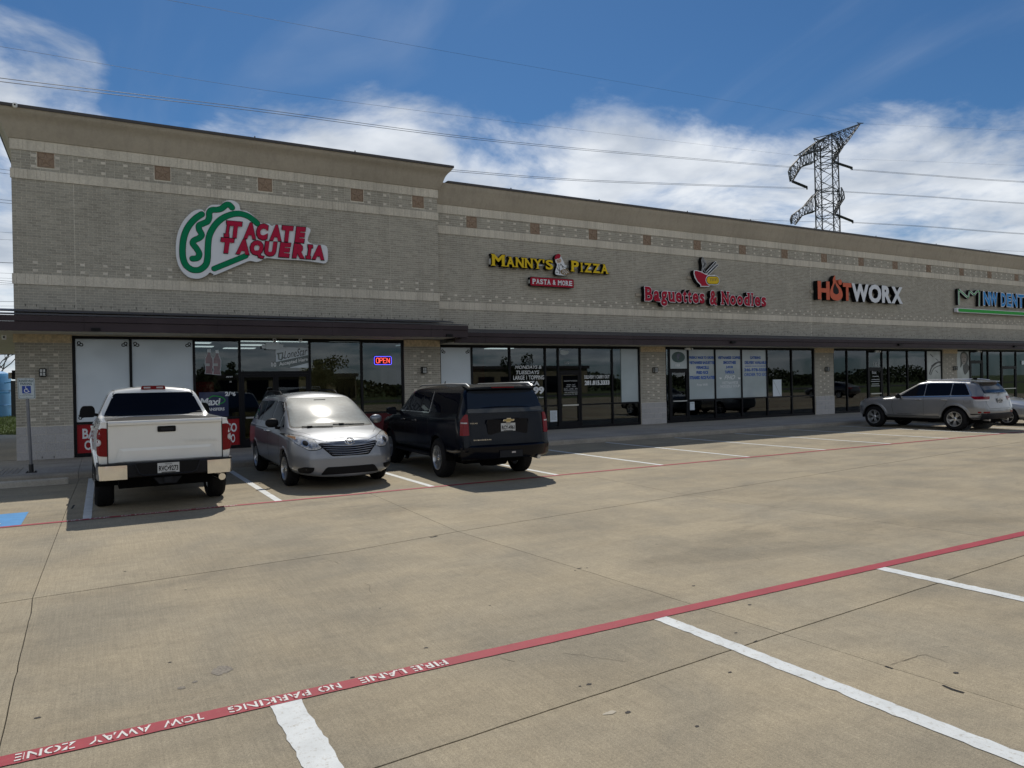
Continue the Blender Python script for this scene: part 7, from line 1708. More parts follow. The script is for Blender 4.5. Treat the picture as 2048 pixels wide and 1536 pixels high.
# ================================================================== grey SUV at the right
def mid_suv():
    car = empty('mid_size_suv'); tag(car, 'silver grey SUV with black lower trim parked nose in far along the kerb', 'SUV')
    W = 0.965; R = 0.385
    sp = dict(x=(-0.88, 3.62), n=120, smooth=0.055,
        zb=[(-1.0, .45), (-.7, .34), (3.3, .32), (3.8, .4)], zs=[(-1.0, .58), (-.7, .44), (3.3, .42), (3.8, .5)], ws=[(-1.0, .88), (0, .93), (3.3, .93), (3.8, .85)],
        zm=[(-1.0, .78), (3.8, .78)], wm=[(-1.0, .93), (0, .97), (.6, .95), (2.4, .95), (2.9, .97), (3.8, .90)],
        zg=[(-1.0, 1.14), (-.3, 1.13), (2.2, 1.06), (2.7, 1.05), (3.3, 1.02), (3.8, .95)], wg=[(-1.0, .84), (0, .90), (2.2, .90), (2.8, .86), (3.8, .72)],
        ze=[(-1.0, 1.16), (-.90, 1.22), (-.62, 1.58), (-.45, 1.61), (0.2, 1.645), (1.0, 1.65), (1.35, 1.60), (2.25, 1.10), (2.45, 1.09), (3.4, 1.05), (3.8, 1.0)],
        wr=[(-1.0, .80), (-.90, .76), (-.62, .66), (0, .66), (1.1, .66), (1.4, .68), (2.25, .82), (2.45, .80), (3.8, .62)],
        zc=[(-1.0, 1.17), (-.90, 1.25), (-.60, 1.64), (-.4, 1.67), (0.2, 1.70), (1.0, 1.705), (1.35, 1.65), (2.2, 1.14), (2.45, 1.14), (3.4, 1.09), (3.8, 1.04)],
        front=[(.3, -.06), (.55, 0.0), (.9, -.02), (1.0, -.06)], rear=[(.4, -.04), (.6, .06), (.75, .05), (.95, 0), (1.2, -.04), (1.6, -.04)], ftaper=(0.35, 0.16), rtaper=(0.30, 0.12), fbulge=0.09, rbulge=0.07,
        arches=[(0, R, .465, .58), (2.915, R, .465, .58)])
    B = CarBody(sp); o = bpy.data.objects.new('body', B.me); link(o, car); B.me.materials.append(M['p_grey'])
    well(car, B, W); flare(car, B, W, M['p_grey'], 0.08, 0.014); simple_body_box(car, -0.7, 3.3, 0.62, 0.25, 0.55)
    wm_ = wheel_mesh(R, 0.26, 0.245, 5, 'split')
    for x in (0, 2.915):
        for y in (0.82, -0.82): put_wheel(car, wm_, x, y, R)
    B.panel(rpoly([(-.70, 1.235), (.70, 1.235), (.60, 1.57), (-.60, 1.57)], [.05, .05, .10, .10]), 'B', 0.005, .012, .05).build('rear_window', M['car_glass2'], car, smooth=RAD(30))
    h = B.hit(0, 1.60, 'B')[0]; s = MB(); v = []; n = 12
    for k in range(n + 1):
        y = -.64 + 1.28 * k / n; c = 1 - (y / .66) ** 4; v += [(h.x + .28, y, 1.675 + .01 * c), (h.x - .12 * c - .03, y, 1.625 + .012 * c), (h.x - .125 * c - .03, y, 1.61 + .012 * c), (h.x + .05, y, 1.585)]
    s.add(v, [(4 * k + j, 4 * k + j + 1, 4 * k + j + 5, 4 * k + j + 4) for k in range(n) for j in range(3)] + [(0, 3, 2, 1), (4 * n, 4 * n + 1, 4 * n + 2, 4 * n + 3)]); s.build('spoiler', M['p_grey'], car, smooth=RAD(40))
    def side(sd, sg_):
        B.line([(-.52, 1.165), (2.1, 1.105)], sd, .016, .006).build('window_trim', M['chrome'], car)
        B.line([(2.1, 1.11), (1.32, 1.56), (1.1, 1.60), (-.25, 1.59), (-.52, 1.18)], sd, .010, .005).build('window_trim', M['chrome'], car)
        for q in ([(-.46, 1.19), (.14, 1.18), (.14, 1.575), (-.24, 1.565)], [(.17, 1.18), (1.04, 1.155), (1.04, 1.58), (.17, 1.58)], [(1.07, 1.155), (1.98, 1.13), (1.34, 1.53), (1.07, 1.575)]):
            B.panel(rpoly(q, .04), sd, 0.004, 0.01).build('side_window', M['car_glass'], car, smooth=RAD(30))
        l = B.line([(.155, 1.14), (.30, .86), (.50, .62), (.52, .45)], sd, .007); B.line([(1.055, 1.14), (1.05, .44)], sd, .007, mb=l); B.line([(2.16, 1.06), (2.22, .8), (2.14, .44)], sd, .007, mb=l)
        B.line([(-.52, .93), (-.32, .93), (-.30, 1.09), (-.50, 1.10), (-.52, .93)], sd, .005, mb=l); l.build('panel_gap', M['gap'], car)
        for hx in (.32, 1.22):
            hh = B.hit(hx, 1.02, sd)[0]; s = MB(); s.tube([(hx - .10, hh.y, 1.02), (hx - .07, hh.y + sg_ * .035, 1.02), (hx + .07, hh.y + sg_ * .035, 1.02), (hx + .10, hh.y, 1.02)], .018, 8); s.build('door_handle', M['p_grey'], car, smooth=RAD(40))
            s = MB(); s.box(hx - .055, hx + .055, hh.y + sg_ * .045 - .004, hh.y + sg_ * .045 + .004, 1.012, 1.035); s.build('handle_trim', M['chrome'], car)
        B.line([(.42, .60), (2.05, .60)], sd, .035, .012).build('side_moulding', M['p_grey'], car); B.line([(.50, .42), (2.40, .42)], sd, .10, .010).build('sill_cladding', M['plastic'], car)
        q = MB(); hh = B.hit(1.6, .50, sd)[0]
        B.line([(-.84, .50), (-.47, .50)], sd, .15, .010).build('bumper_cladding', M['plastic'], car)
        # wide tail lamp across quarter panel and hatch
        B.panel(rpoly([(-.84, 1.02), (-.66, 1.03), (-.50, 1.14), (-.84, 1.14)], .02), sd, 0.010, .02, .03).build('tail_light', M['tail_red'], car, smooth=RAD(40))
        q = [(sg_ * a, b) for a, b in [(.52, 1.07), (.58, 1.02), (.86, 1.01), (.86, 1.135), (.50, 1.14)]]; B.panel(rpoly(q, .02), 'B', 0.012, .02, .03).build('tail_light', M['tail_red'], car, smooth=RAD(40))
        q = [(sg_ * a, b) for a, b in [(.57, 1.005), (.84, .995), (.84, 1.04), (.56, 1.04)]]; B.panel(q, 'B', 0.016, .02, .03).build('reverse_lens', M['tail_clear'], car)
        B.panel(rpoly([(-.83, .99), (-.70, .995), (-.62, 1.04), (-.83, 1.04)], .01), sd, 0.013, .02, .03).build('reverse_lens', M['tail_clear'], car)
        q = [(sg_ * a, b) for a, b in [(.62, .60), (.84, .60), (.84, .65), (.62, .65)]]; B.panel(rpoly(q, .015), 'B', 0.008, .01, .03).build('rear_reflector', M['tail_red'], car)
        B.panel(rpoly([(-.83, .60), (-.74, .60), (-.74, .65), (-.83, .65)], .015), sd, 0.008, .01, .03).build('rear_reflector', M['tail_red'], car)
        s = MB(); s.tube([(1.15, sg_ * .58, 1.675), (1.0, sg_ * .58, 1.705), (0, sg_ * .58, 1.71), (-.35, sg_ * .58, 1.675)], [.012, .018, .018, .014], 8); s.build('roof_rail', M['rim'], car, smooth=RAD(40))
        s = MB(); s.lathe([(0, -.12), (.06, -.10), (.09, -.04), (.095, .03), (.07, .09), (0, .11)], 14, axis='y'); s.v = [(a * .7, b, c * .95) for a, b, c in s.v]; s.build('mirror', M['black'], car, smooth=True, loc=(1.92, sg_ * 1.03, 1.15))
        s = MB(); s.bar((1.92, sg_ * .87, 1.09), (1.92, sg_ * .98, 1.11), .025); s.build('mirror_arm', M['black'], car)
        B.panel(rpoly([(sg_ * .50, .80), (sg_ * .83, .82), (sg_ * .83, .93), (sg_ * .50, .90)], .03), 'F', 0.006, .01).build('headlight', M['lamp_refl'], car)
        B.panel(rpoly([(3.52, .82), (3.72, .80), (3.72, .90), (3.55, .93)], .02), sd, 0.006, .01, .03).build('headlight', M['lamp_refl'], car)
    sided(side)
    B.panel(rpoly([(-.5, .76), (.5, .76), (.48, .90), (-.48, .90)], .03), 'F', 0.008, .01).build('grille', M['black'], car)
    B.panel(rpoly([(-.74, 1.14), (.74, 1.14), (.62, 1.60), (-.62, 1.60)], .05), 'F', 0.004, .01).build('windscreen', M['car_glass'], car, smooth=RAD(30))
    l = B.line([(-.66, 1.19), (-.70, .90), (-.62, .74), (.62, .74), (.70, .90), (.66, 1.19)], 'B', .008); l.build('panel_gap', M['gap'], car)
    xb = B.hit(0, .95, 'B')[0].x; plate(car, xb - .014, 0.0, 1.0, 'NPS-2084', sub='TEXAS')
    q = MB(); fit_text(q, 'Jeep', (B.hit(.06, 1.17, 'B')[0].x - .006, .07, 1.155), (0, -.14, 0), (0, 0, .05), .004, .01, N=Vector((-1, 0, 0))); q.build('badge_lettering', M['chrome'], car)
    q = MB(); hh = B.hit(1.62, .53, 'L')[0]; fit_text(q, 'GRAND CHEROKEE', (2.0, hh.y + .012, .505), (-.52, 0, 0), (0, 0, .022), .003, .0, N=Vector((0, 1, 0))); q.build('badge_lettering', M['black'], car)
    s = MB(); s.box(xb - .012, xb, -.04, .04, .80, .82); s.build('hatch_release', M['black'], car)
    s = MB(); v = []; n = 14
    for k in range(n + 1):
        y = -.90 + 1.80 * k / n; c = max(0, 1 - (abs(y) / .90) ** 5); x0 = -.84 - .18 * c; v += [(-.82, y, .585), (x0 - .012, y, .58), (x0 - .012, y, .50), (x0 + .05, y * .97, .40), (-.78, y * .95, .37)]
    s.add(v, [(5 * k + j, 5 * k + j + 1, 5 * k + j + 6, 5 * k + j + 5) for k in range(n) for j in range(4)]); s.build('bumper', M['plastic'], car, smooth=RAD(40))
    s = MB(); s.tube([(-.92, -.55, .37), (-.6, -.55, .38)], .04, 12); s.tube([(-.92, .55, .37), (-.6, .55, .38)], .04, 12); s.build('exhaust_pipe', M['rim'], car, smooth=RAD(40))
    s = MB(); s.prism([(-.25, 1.695), (-.05, 1.70), (-.20, 1.76), (-.25, 1.76)], -.015, .015); s.build('antenna', M['black'], car)
    h2 = B.hit(-.1, 1.27, 'B')[0]; s = MB(); s.tube([(h2.x - .01, -.02, 1.235), (h2.x - .005 + .05, -.25, 1.27), (h2.x + .02, -.42, 1.25)], [.02, .008, .006], 6); s.build('wiper', M['black'], car)
    return car

# ================================================================== sedan
def sedan(pm, label):
    car = empty('sedan'); tag(car, label, 'car')
    W = 0.92; R = 0.33
    sp = dict(x=(-1.02, 3.82), n=110, smooth=0.08,
        zb=[(-1.1, .35), (-.6, .24), (3.3, .20), (3.9, .25)], zs=[(-1.1, .45), (-.6, .34), (3.3, .30), (3.9, .34)], ws=[(-1.1, .85), (0, .88), (3.3, .88), (3.9, .80)],
        zm=[(-1.1, .66), (3.9, .60)], wm=[(-1.1, .88), (0, .92), (2.8, .92), (3.9, .84)], zg=[(-1.1, .95), (0, .98), (2.2, .92), (3.2, .82), (3.9, .68)], wg=[(-1.1, .76), (0, .84), (2.3, .84), (3.9, .62)],
        ze=[(-1.1, .98), (-.6, 1.04), (.05, 1.30), (.5, 1.38), (1.1, 1.38), (1.4, 1.32), (2.35, .97), (2.6, .93), (3.4, .83), (3.9, .70)],
        wr=[(-1.1, .70), (-.6, .70), (.05, .60), (1.1, .60), (1.4, .62), (2.35, .76), (3.9, .5)], zc=[(-1.1, 1.0), (-.6, 1.06), (.0, 1.33), (.45, 1.425), (1.0, 1.44), (1.35, 1.38), (2.4, .99), (2.6, .95), (3.4, .86), (3.9, .74)],
        front=[(.2, -.06), (.45, 0), (.65, -.03), (.8, -.12)], rear=[(.3, -.05), (.6, 0), (.95, -.04)], ftaper=(0.5, 0.28), rtaper=(0.4, 0.2), fbulge=0.12, rbulge=0.08, arches=[(0, R, .375, .55), (2.80, R, .375, .55)])
    B = CarBody(sp); o = bpy.data.objects.new('body', B.me); link(o, car); B.me.materials.append(pm)
    well(car, B, W); simple_body_box(car, -0.7, 3.4, 0.55, 0.2, 0.45); flare(car, B, W, pm, .04, .006)
    wm_ = wheel_mesh(R, 0.22, 0.22, 5, 'five')
    for x in (0, 2.8):
        for y in (0.80, -0.80): put_wheel(car, wm_, x, y, R)
    B.panel(rpoly([(-.70, .99), (.70, .99), (.55, 1.36), (-.55, 1.36)], .06), 'F', .004, .01).build('windscreen', M['car_glass2'], car, smooth=RAD(30)); B.panel(rpoly([(-.62, 1.07), (.62, 1.07), (.5, 1.35), (-.5, 1.35)], .06), 'B', .004, .01).build('rear_window', M['car_glass'], car, smooth=RAD(30))
    B.panel(rpoly([(-.42, .32), (.42, .32), (.50, .60), (-.50, .60)], .05), 'F', .006, .01).build('grille', M['black'], car); plate(car, 3.93, 0, .42, 'LTR-5190', face=1)
    def side(sd, sg_):
        for q in ([(-.25, 1.03), (.62, 1.02), (.62, 1.35), (.38, 1.34)], [(.68, 1.02), (1.36, 1.0), (1.36, 1.30), (1.2, 1.345), (.68, 1.355)], [(1.42, 1.0), (2.15, .98), (1.52, 1.255), (1.42, 1.285)]): B.panel(rpoly(q, .04), sd, .004, .01).build('side_window', M['car_glass'], car, smooth=RAD(30))
        B.line([(-.3, 1.015), (2.2, .965)], sd, .012, .005).build('window_trim', M['chrome'], car)
        l = B.line([(.65, 1.0), (.60, .32)], sd, .007); B.line([(1.39, 1.0), (1.42, .32)], sd, .007, mb=l); B.line([(2.28, .93), (2.36, .6), (2.26, .32)], sd, .007, mb=l); l.build('panel_gap', M['gap'], car)
        for hx in (.80, 1.58):
            hh = B.hit(hx, .86, sd)[0]; s = MB(); s.tube([(hx - .09, hh.y, .86), (hx, hh.y + sg_ * .035, .865), (hx + .09, hh.y, .86)], .012, 8); s.build('door_handle', pm, car)
        s = MB(); s.lathe([(0, -.10), (.05, -.08), (.07, 0), (.05, .08), (0, .10)], 14, axis='y'); s.v = [(a, b, c * .85) for a, b, c in s.v]; s.build('mirror', pm, car, smooth=True, loc=(1.95, sg_ * .96, 1.0)); s = MB(); s.bar((1.95, sg_ * .80, .95), (1.95, sg_ * .92, .98), .02); s.build('mirror_arm', M['black'], car)
        q = [(sg_ * a, b) for a, b in [(.48, .62), (.80, .66), (.80, .74), (.50, .69)]]; B.panel(rpoly(q, .02), 'F', .006, .01, .03).build('headlight', M['lamp_refl'], car)
        q = [(sg_ * a, b) for a, b in [(.45, .80), (.80, .80), (.78, .92), (.45, .90)]]; B.panel(rpoly(q, .02), 'B', .006, .01, .03).build('tail_light', M['tail_red'], car)
    sided(side)
    return car
def place(car, x, y, deg):
    car.location = (x, y, 0.0); car.rotation_euler = (0, 0, RAD(deg + 90)); return car     # deg 0 = nose towards +Y
def copy_tree(o, parent=None):
    c = o.copy(); COL.objects.link(c); c.parent = parent
    for ch in o.children: copy_tree(ch, c)
    return c
place(pickup(), 0.85, 13.70, 1.0)
place(minivan(), 3.99, 17.27, 179.6)
place(big_suv(), 6.876, 13.55, -3.3)
place(mid_suv(), 25.80, 14.04, 0.0)
sd = sedan(M['p_sedan'], 'light silver sedan backed in at the right edge, half behind the grey SUV'); place(sd, 29.35, 17.0, 180)
nv = sedan(M['p_navy'], 'dark blue sedan parked far behind the viewer, mirrored in the fitness studio glass'); place(nv, 57.5, 3.3, 180)
lt = copy_tree(sd); lt['label'] = 'light silver sedan parked far behind the viewer, mirrored in the noodle shop glass'; place(lt, 44.5, 3.2, 180)
# ------------------------------------------------------------------ street furniture and distance
post = empty('parking_sign', (-1.353, 18.87, 0.14)); tag(post, 'white RESERVED PARKING sign with a blue wheelchair symbol on a grey post', 'sign')
s = MB(); s.tube([(0, 0, 0.0), (-0.062, 0, 2.02)], 0.032, 14); s.build('post', mat('galvanised_post', (0.20, 0.20, 0.21), 0.5, metal=0.5, noise=0.1), post, smooth=RAD(40))
s = MB(); s.tube([(0, 0, 0.0), (-0.006, 0, 0.18)], 0.045, 14); s.build('sleeve', M['rim_dark'], post, smooth=RAD(40))
s = MB(); s.box(-0.10, 0.10, -0.10, 0.10, 0.0, 0.012)
for a in (-.075, .075):
    for b in (-.075, .075): s.lathe([(0, .03), (.012, .03), (.012, .012)], 8, axis='z', c=(a, b, 0))
s.build('base_plate', M['rim_dark'], post)
PX = -0.058; tl = 0.03
def SP(a, b, d=0): return (PX + a + b * -tl + -0.0, -0.036 - d, 1.82 + b - a * 0.0)
sp_ = empty('sign_panel_pivot', (0, 0, 0)); bpy.data.objects.remove(sp_)
s = MB(); q = rpoly([(-.157, -.225), (.157, -.225), (.157, .225), (-.157, .225)], .035, 4); s.add([SP(a, b) for a, b in q] + [SP(a, b, .004) for a, b in q], [tuple(range(len(q))), tuple(range(len(q), 2 * len(q)))[::-1]] + [(i, (i + 1) % len(q), len(q) + (i + 1) % len(q), len(q) + i) for i in range(len(q))])
pn = s.build('sign_panel', mat('sign_sheet', (0.50, 0.55, 0.56), 0.35, noise=0.03), post)
M['sign_ink'] = mat('dark_green_ink', (0.015, 0.06, 0.06), 0.4); M['sign_blue'] = mat('access_blue', (0.01, 0.05, 0.30), 0.4)
s = MB(); q = rpoly([(-.145, -.213), (.145, -.213), (.145, .213), (-.145, .213)], .028, 4); n = len(q)
q2 = [(a * .955, b * .97) for a, b in q]; s.add([SP(a, b, .005) for a, b in q] + [SP(a, b, .005) for a, b in q2], [(i, (i + 1) % n, n + (i + 1) % n, n + i) for i in range(n)]); s.build('border', M['sign_ink'], pn)
def sgn(st, x0, x1, z0, z1, off=.02):
    q = MB(); fit_text(q, st, SP(x0, z0, .0055), Vector(SP(x1, z0)) - Vector(SP(x0, z0)), Vector(SP(x0, z1)) - Vector(SP(x0, z0)), 0, off); q.build('sign_text', M['sign_ink'], pn, fixn=False)
sgn('RESERVED', -.128, .128, .135, .185, .02); sgn('PARKING', -.105, .105, .075, .122, .02); sgn('VEHICLE ID', -.07, .07, -.135, -.118, .0); sgn('PLATE OR PERMIT', -.12, .12, -.162, -.143, .0)
s = MB(); s.add([SP(a, b, .0055) for a, b in [(-.08, -.105), (.08, -.105), (.08, .055), (-.08, .055)]], [(0, 1, 2, 3)]); s.build('blue_square', M['sign_blue'], pn)
s = MB(); symbol_wheelchair(0.145, -0.0, -0.028, lambda a, b, d: SP(a, b, .0065 + .0006 * d), s); s.build('wheelchair_symbol', M['white'], pn)
s = MB()
for b in (.20, -.20): s.lathe([(0, -.012), (.007, -.010), (.007, -.004)], 8, axis='y', c=(PX - b * tl, -.036, 1.82 + b))
s.build('bolt', M['rim_dark'], pn)
# wheel stop
ws = empty('wheel_stop', (-1.53, 17.42, 0)); tag(ws, 'grey concrete wheel stop left of the white pickup', 'wheel stop')
s = MB(); L2 = 0.91; pr = [(-.075, 0), (-.06, .10), (-.035, .128), (.035, .128), (.06, .10), (.075, 0)]
v = []; xs_ = [-L2, -L2 + .03] + [-L2 + .03 + (2 * L2 - .06) * k / 20 for k in range(1, 20)] + [L2 - .03, L2]; rr = random.Random(4)
for i, x in enumerate(xs_): v += [(x, a * (0.9 if i in (0, len(xs_) - 1) else 1) + rr.gauss(0, .001), b * (0.93 if i in (0, len(xs_) - 1) else 1)) for a, b in pr]
s.add(v, [(6 * i + k, 6 * i + k + 1, 6 * i + k + 7, 6 * i + k + 6) for i in range(len(xs_) - 1) for k in range(5)] + [tuple(range(6)), tuple(6 * (len(xs_) - 1) + k for k in range(6))]); s.build('stop_block', M['stop'], ws)
s = MB(); s.lathe([(0, .131), (.012, .131), (.012, .12)], 8, axis='z', c=(.86, 0, 0)); s.build('anchor_pin', M['rim'], ws)
ws2 = copy_tree(ws); ws2.location = (-4.2, 17.42, 0); ws2['label'] = 'grey concrete wheel stop beyond the left edge, next accessible stall'
for w_ in (ws, ws2): w_['group'] = 'wheel stops at the kerb'

# lane lettering
def ground_text(st, px0, px1, yc, h, flip, name='stencil_letters', z=0.0082):
    xa = None
    def xat(px):
        # X of the point on the line y = yc, z = 0 seen at picture column px
        lo, hi = -3.0, 12.0
        for _ in range(50):
            mid = (lo + hi) / 2; d = Vector((mid, yc, -CAM_H)); u_ = 1024 + FPX * d.dot(CAM_R) / d.dot(CAM_F)
            if u_ < px: lo = mid
            else: hi = mid
        return lo
    x0, x1 = xat(min(px0, px1)), xat(max(px0, px1)); s = MB()
    if flip: fit_text(s, st, (x1, yc + h / 2, z), (-(x1 - x0), 0, 0), (0, -h, 0), 0, 0.012, N=Vector((0, 0, 1)))
    else: fit_text(s, st, (x0, yc - h / 2, z), (x1 - x0, 0, 0), (0, h, 0), 0, 0.012, N=Vector((0, 0, 1)))
    o = s.build(name, M['paint_letter'], lot, fixn=False)
    # stencil bridges
    b = MB(); n = len(st.replace(' ', ''))
    for k in range(n): xx = x0 + (x1 - x0) * (k + 0.5) / n; b.box(xx - 0.004, xx + 0.004, yc - h / 2 - .001, yc + h / 2 + .001, z - .001, z + 0.0012)
    b.build('stencil_gap', M['paint_red'], lot)
for w_, a, b in (('FIRE', 893, 825), ('LANE', 811, 720), ('NO', 681, 637), ('PARKING', 620, 457), ('TOW', 407, 327), ('AWAY', 303, 178), ('ZONE', 152, 29)): ground_text(w_, a, b, 4.522, 0.086, True)
for w_, a, b in (('FIRE', 134, 165), ('LANE', 179, 219), ('NO', 243, 262), ('PARKING', 270, 337), ('TOW', 356, 383), ('AWAY', 391, 432), ('ZONE', 448, 474)): ground_text(w_, a, b, 12.367, 0.080, False)

# ------------------------------------------------------------------ pylon and wires
M['steel'] = mat('dark_steel', (0.035, 0.037, 0.04), 0.6); M['wire'] = mat('wire', (0.09, 0.10, 0.12), 0.6); M['insul'] = mat('insulator', (0.02, 0.02, 0.022), 0.5)
TY = 80.0
def TP(x, y, d=0.0):
    """picture position inside the pylon crop -> point on the pylon's plane, pushed back by d metres"""
    return at_y(1560 + x / 6.145, 230 + y / 6.145, TY) + CAM_F * 0 + Vector((0.49, 0.872, 0)) * d
tw = empty('transmission_tower', (106, 80, 0)); tag(tw, 'dark lattice high voltage tower with curved arms rising behind the roof', 'tower'); ut = und(tw)
s = MB(); LR = 0.075
def leg(pts, d): 
    P = [TP(*p, d) for p in pts]
    for a, b in zip(P, P[1:]): s.bar(a, b, LR)
legs = [[(415, 352), (427, 640), (435, 960), (442, 1370), (452, 2000), (440, 2600)], [(565, 275), (571, 640), (580, 960), (590, 1390), (600, 2050), (610, 2700)], [(712, 290), (718, 640), (728, 960), (738, 1410), (752, 2050), (775, 2600)]]
dd = [0, -2.2, 0, 2.2]
def lx(l, y):
    for (a, b), (c, d) in zip(l, l[1:]):
        if y <= d: return a + (c - a) * (y - b) / (d - b)
    return l[-1][0]
s.cur = 0
for i, l in enumerate(legs): leg(l, dd[i])
bk = [((a[0] + b[0]) / 2, (a[1] + b[1]) / 2) for a, b in zip(legs[0], legs[2])]; leg(bk, 2.2)
ys = [290, 390, 490, 575, 640, 790, 930, 985, 1120, 1260, 1400, 1560, 1740, 1940, 2160, 2400]
def P4(i, y): 
    if i < 3: return TP(lx(legs[i], y), y, dd[i])
    return TP((lx(legs[0], y) + lx(legs[2], y)) / 2, y - 20, 2.2)
for a, b in zip(ys, ys[1:]):
    for i, j in ((0, 1), (1, 2), (2, 3), (3, 0)):
        s.bar(P4(i, a), P4(j, b), 0.035); s.bar(P4(j, a), P4(i, b), 0.035)
for y in (290, 490, 640, 930, 1120, 1260, 1740):
    for i, j in ((0, 1), (1, 2), (2, 3), (3, 0)): s.bar(P4(i, y), P4(j, y), 0.05)
ut(s.build('lattice_shaft', M['steel']))
def arm(name, up, lo, n, d=1.1, r=0.06):
    """truss between an upper and a lower chord, two faces deep, tapering to the tips"""
    s = MB(); U = []; L_ = []
    def res(P, n):
        P = [Vector(p) for p in P]; ln = [0]
        for a, b in zip(P, P[1:]): ln.append(ln[-1] + (b - a).length)
        o = []
        for k in range(n + 1):
            t = ln[-1] * k / n
            for i in range(len(P) - 1):
                if t <= ln[i + 1] + 1e-6: q = (t - ln[i]) / max(ln[i + 1] - ln[i], 1e-6); o.append(P[i].lerp(P[i + 1], q)); break
        return o
    U, L_ = res(up, n), res(lo, n)
    prev = None
    for k in range(n + 1):
        f = 1 - k / n * 0.85; A = TP(U[k].x, U[k].y, -d * f); B_ = TP(U[k].x, U[k].y, d * f); C_ = TP(L_[k].x, L_[k].y, -d * f); D_ = TP(L_[k].x, L_[k].y, d * f)
        if k < n: s.bar(A, C_, 0.03); s.bar(B_, D_, 0.03); s.bar(A, B_, 0.03); s.bar(C_, D_, 0.03)
        if prev:
            for p, q in zip(prev, (A, B_, C_, D_)): s.bar(p, q, r)
            a, b, c, e = prev; s.bar(a, C_, 0.03); s.bar(c, A, 0.03); s.bar(b, D_, 0.03); s.bar(a, B_, 0.03); s.bar(c, D_, 0.03)
        prev = (A, B_, C_, D_)
    ut(s.build(name, M['steel']))
arm('upper_arm', [(565, 275), (980, 112)], [(700, 440), (765, 390), (975, 120)], 7, 1.5)
arm('shield_arm', [(565, 275), (415, 352), (200, 500)], [(565, 420), (430, 440), (240, 520)], 7, 1.0)
arm('cross_arm', [(420, 350), (245, 520), (110, 660), (130, 818)], [(425, 575), (330, 605), (250, 640), (150, 820)], 9, 1.2)
arm('cross_arm', [(712, 290), (775, 380), (700, 500), (655, 590)], [(712, 440), (740, 400), (680, 480), (640, 580)], 5, 0.8)
arm('cross_arm', [(432, 965), (305, 1115), (130, 1245), (142, 1340)], [(438, 1180), (350, 1205), (262, 1238), (190, 1345)], 8, 1.2)
arm('cross_arm', [(728, 905), (787, 1015), (735, 1100), (672, 1230)], [(730, 1080), (745, 1030), (700, 1120), (660, 1215)], 5, 0.8)
for a, b in (((150, 822), (325, 893)), ((660, 585), (878, 655)), ((690, 1232), (888, 1310))):
    s = MB(); A, B_ = TP(*a, -0.2), TP(*b, -0.2)
    for k in range(10): c = A.lerp(B_, k / 10); d_ = A.lerp(B_, (k + 0.7) / 10); s.tube([c, d_], 0.22, 8)
    s.bar(A, B_, 0.07); s.tube([B_ + Vector((0, 0, .15)), B_ + Vector((0, 0, -.35))], 0.12, 6); ut(s.build('insulator', M['insul']))
s = MB(); s.bar(TP(945, 95), TP(1025, 100), .04); s.bar(TP(945, 95), TP(980, 112), .04); s.bar(TP(1025, 100), TP(980, 112), .04); s.bar(TP(170, 497), TP(205, 500), .04); ut(s.build('wire_clamp', M['steel']))

def wire(name, pts, r, label, group='power lines crossing the sky', pair=0.0):
    """pts = (px, py, plane Y) ; the wire is a real sagging tube through those places in space"""
    P = [at_y(px, py, Y) for px, py, Y in pts]; P = [Vector(p) for p in spline(P, 10)]
    root = empty(name, tuple(P[0])); tag(root, label, 'power line', group); uu = und(root); r = r * (0.42 if 'left' in group or r < 0.03 else 0.58)
    for k in ((0, 1) if pair else (0,)):
        s = MB(); s.tube([p - Vector((0, 0, pair * k)) for p in P], r, 5, caps=False); uu(s.build('conductor', M['wire']))
wire('power_line', [(-200, -95, 38), (335, 0, 44), (1000, 122, 58), (1719, 247, 80)], 0.022, 'thin top wire running down to the tower\'s peak')
wire('power_line', [(-200, 62, 38), (0, 93, 40), (640, 196, 50), (1240, 270, 64), (1592, 311, 80)], 0.020, 'thin wire second from the top, ending at the tower\'s left arm')
wire('power_line', [(-200, 126, 38), (0, 156, 40), (500, 216, 50), (1000, 281, 60), (1400, 318, 72), (1628, 337, 80)], 0.033, 'double wire running across the sky above the tall corner unit', pair=0.16)
wire('power_line', [(600, 314, 52), (900, 339, 58), (1200, 361, 67), (1610, 376, 80)], 0.036, 'thick wire emerging from behind the corner roof', pair=0.15)
wire('power_line', [(1250, 425, 72), (1545, 441, 80), (1700, 444, 86)], 0.034, 'short stretch of wire behind the foot of the tower')
wire('power_line', [(1700, 338, 80), (1860, 350, 70), (2048, 363, 62), (2400, 380, 50)], 0.042, 'double wire leaving the tower\'s upper insulator to the right', pair=0.15)
wire('power_line', [(1628, 378, 82), (1660, 381, 81), (1860, 393, 70), (2048, 406, 62), (2400, 424, 50)], 0.040, 'double wire below the upper one, right of the tower', pair=0.12)
wire('power_line', [(1703, 444, 80), (1860, 453, 70), (2048, 467, 62), (2400, 486, 50)], 0.040, 'lowest thick wire leaving the tower to the right', pair=0.12)
wire('power_line', [(1719, 247, 80), (2048, 262, 62), (2400, 276, 50)], 0.022, 'thin wire from the tower\'s peak towards the right edge')
wire('power_line', [(1660, 317, 81), (1850, 323, 70), (2048, 331, 62), (2400, 340, 50)], 0.020, 'thin wire between the tower\'s peak and insulators, right side')
wire('power_line', [(1960, 499, 90), (2048, 503, 88), (2300, 512, 85)], 0.04, 'faint wire just above the roof at the right edge')
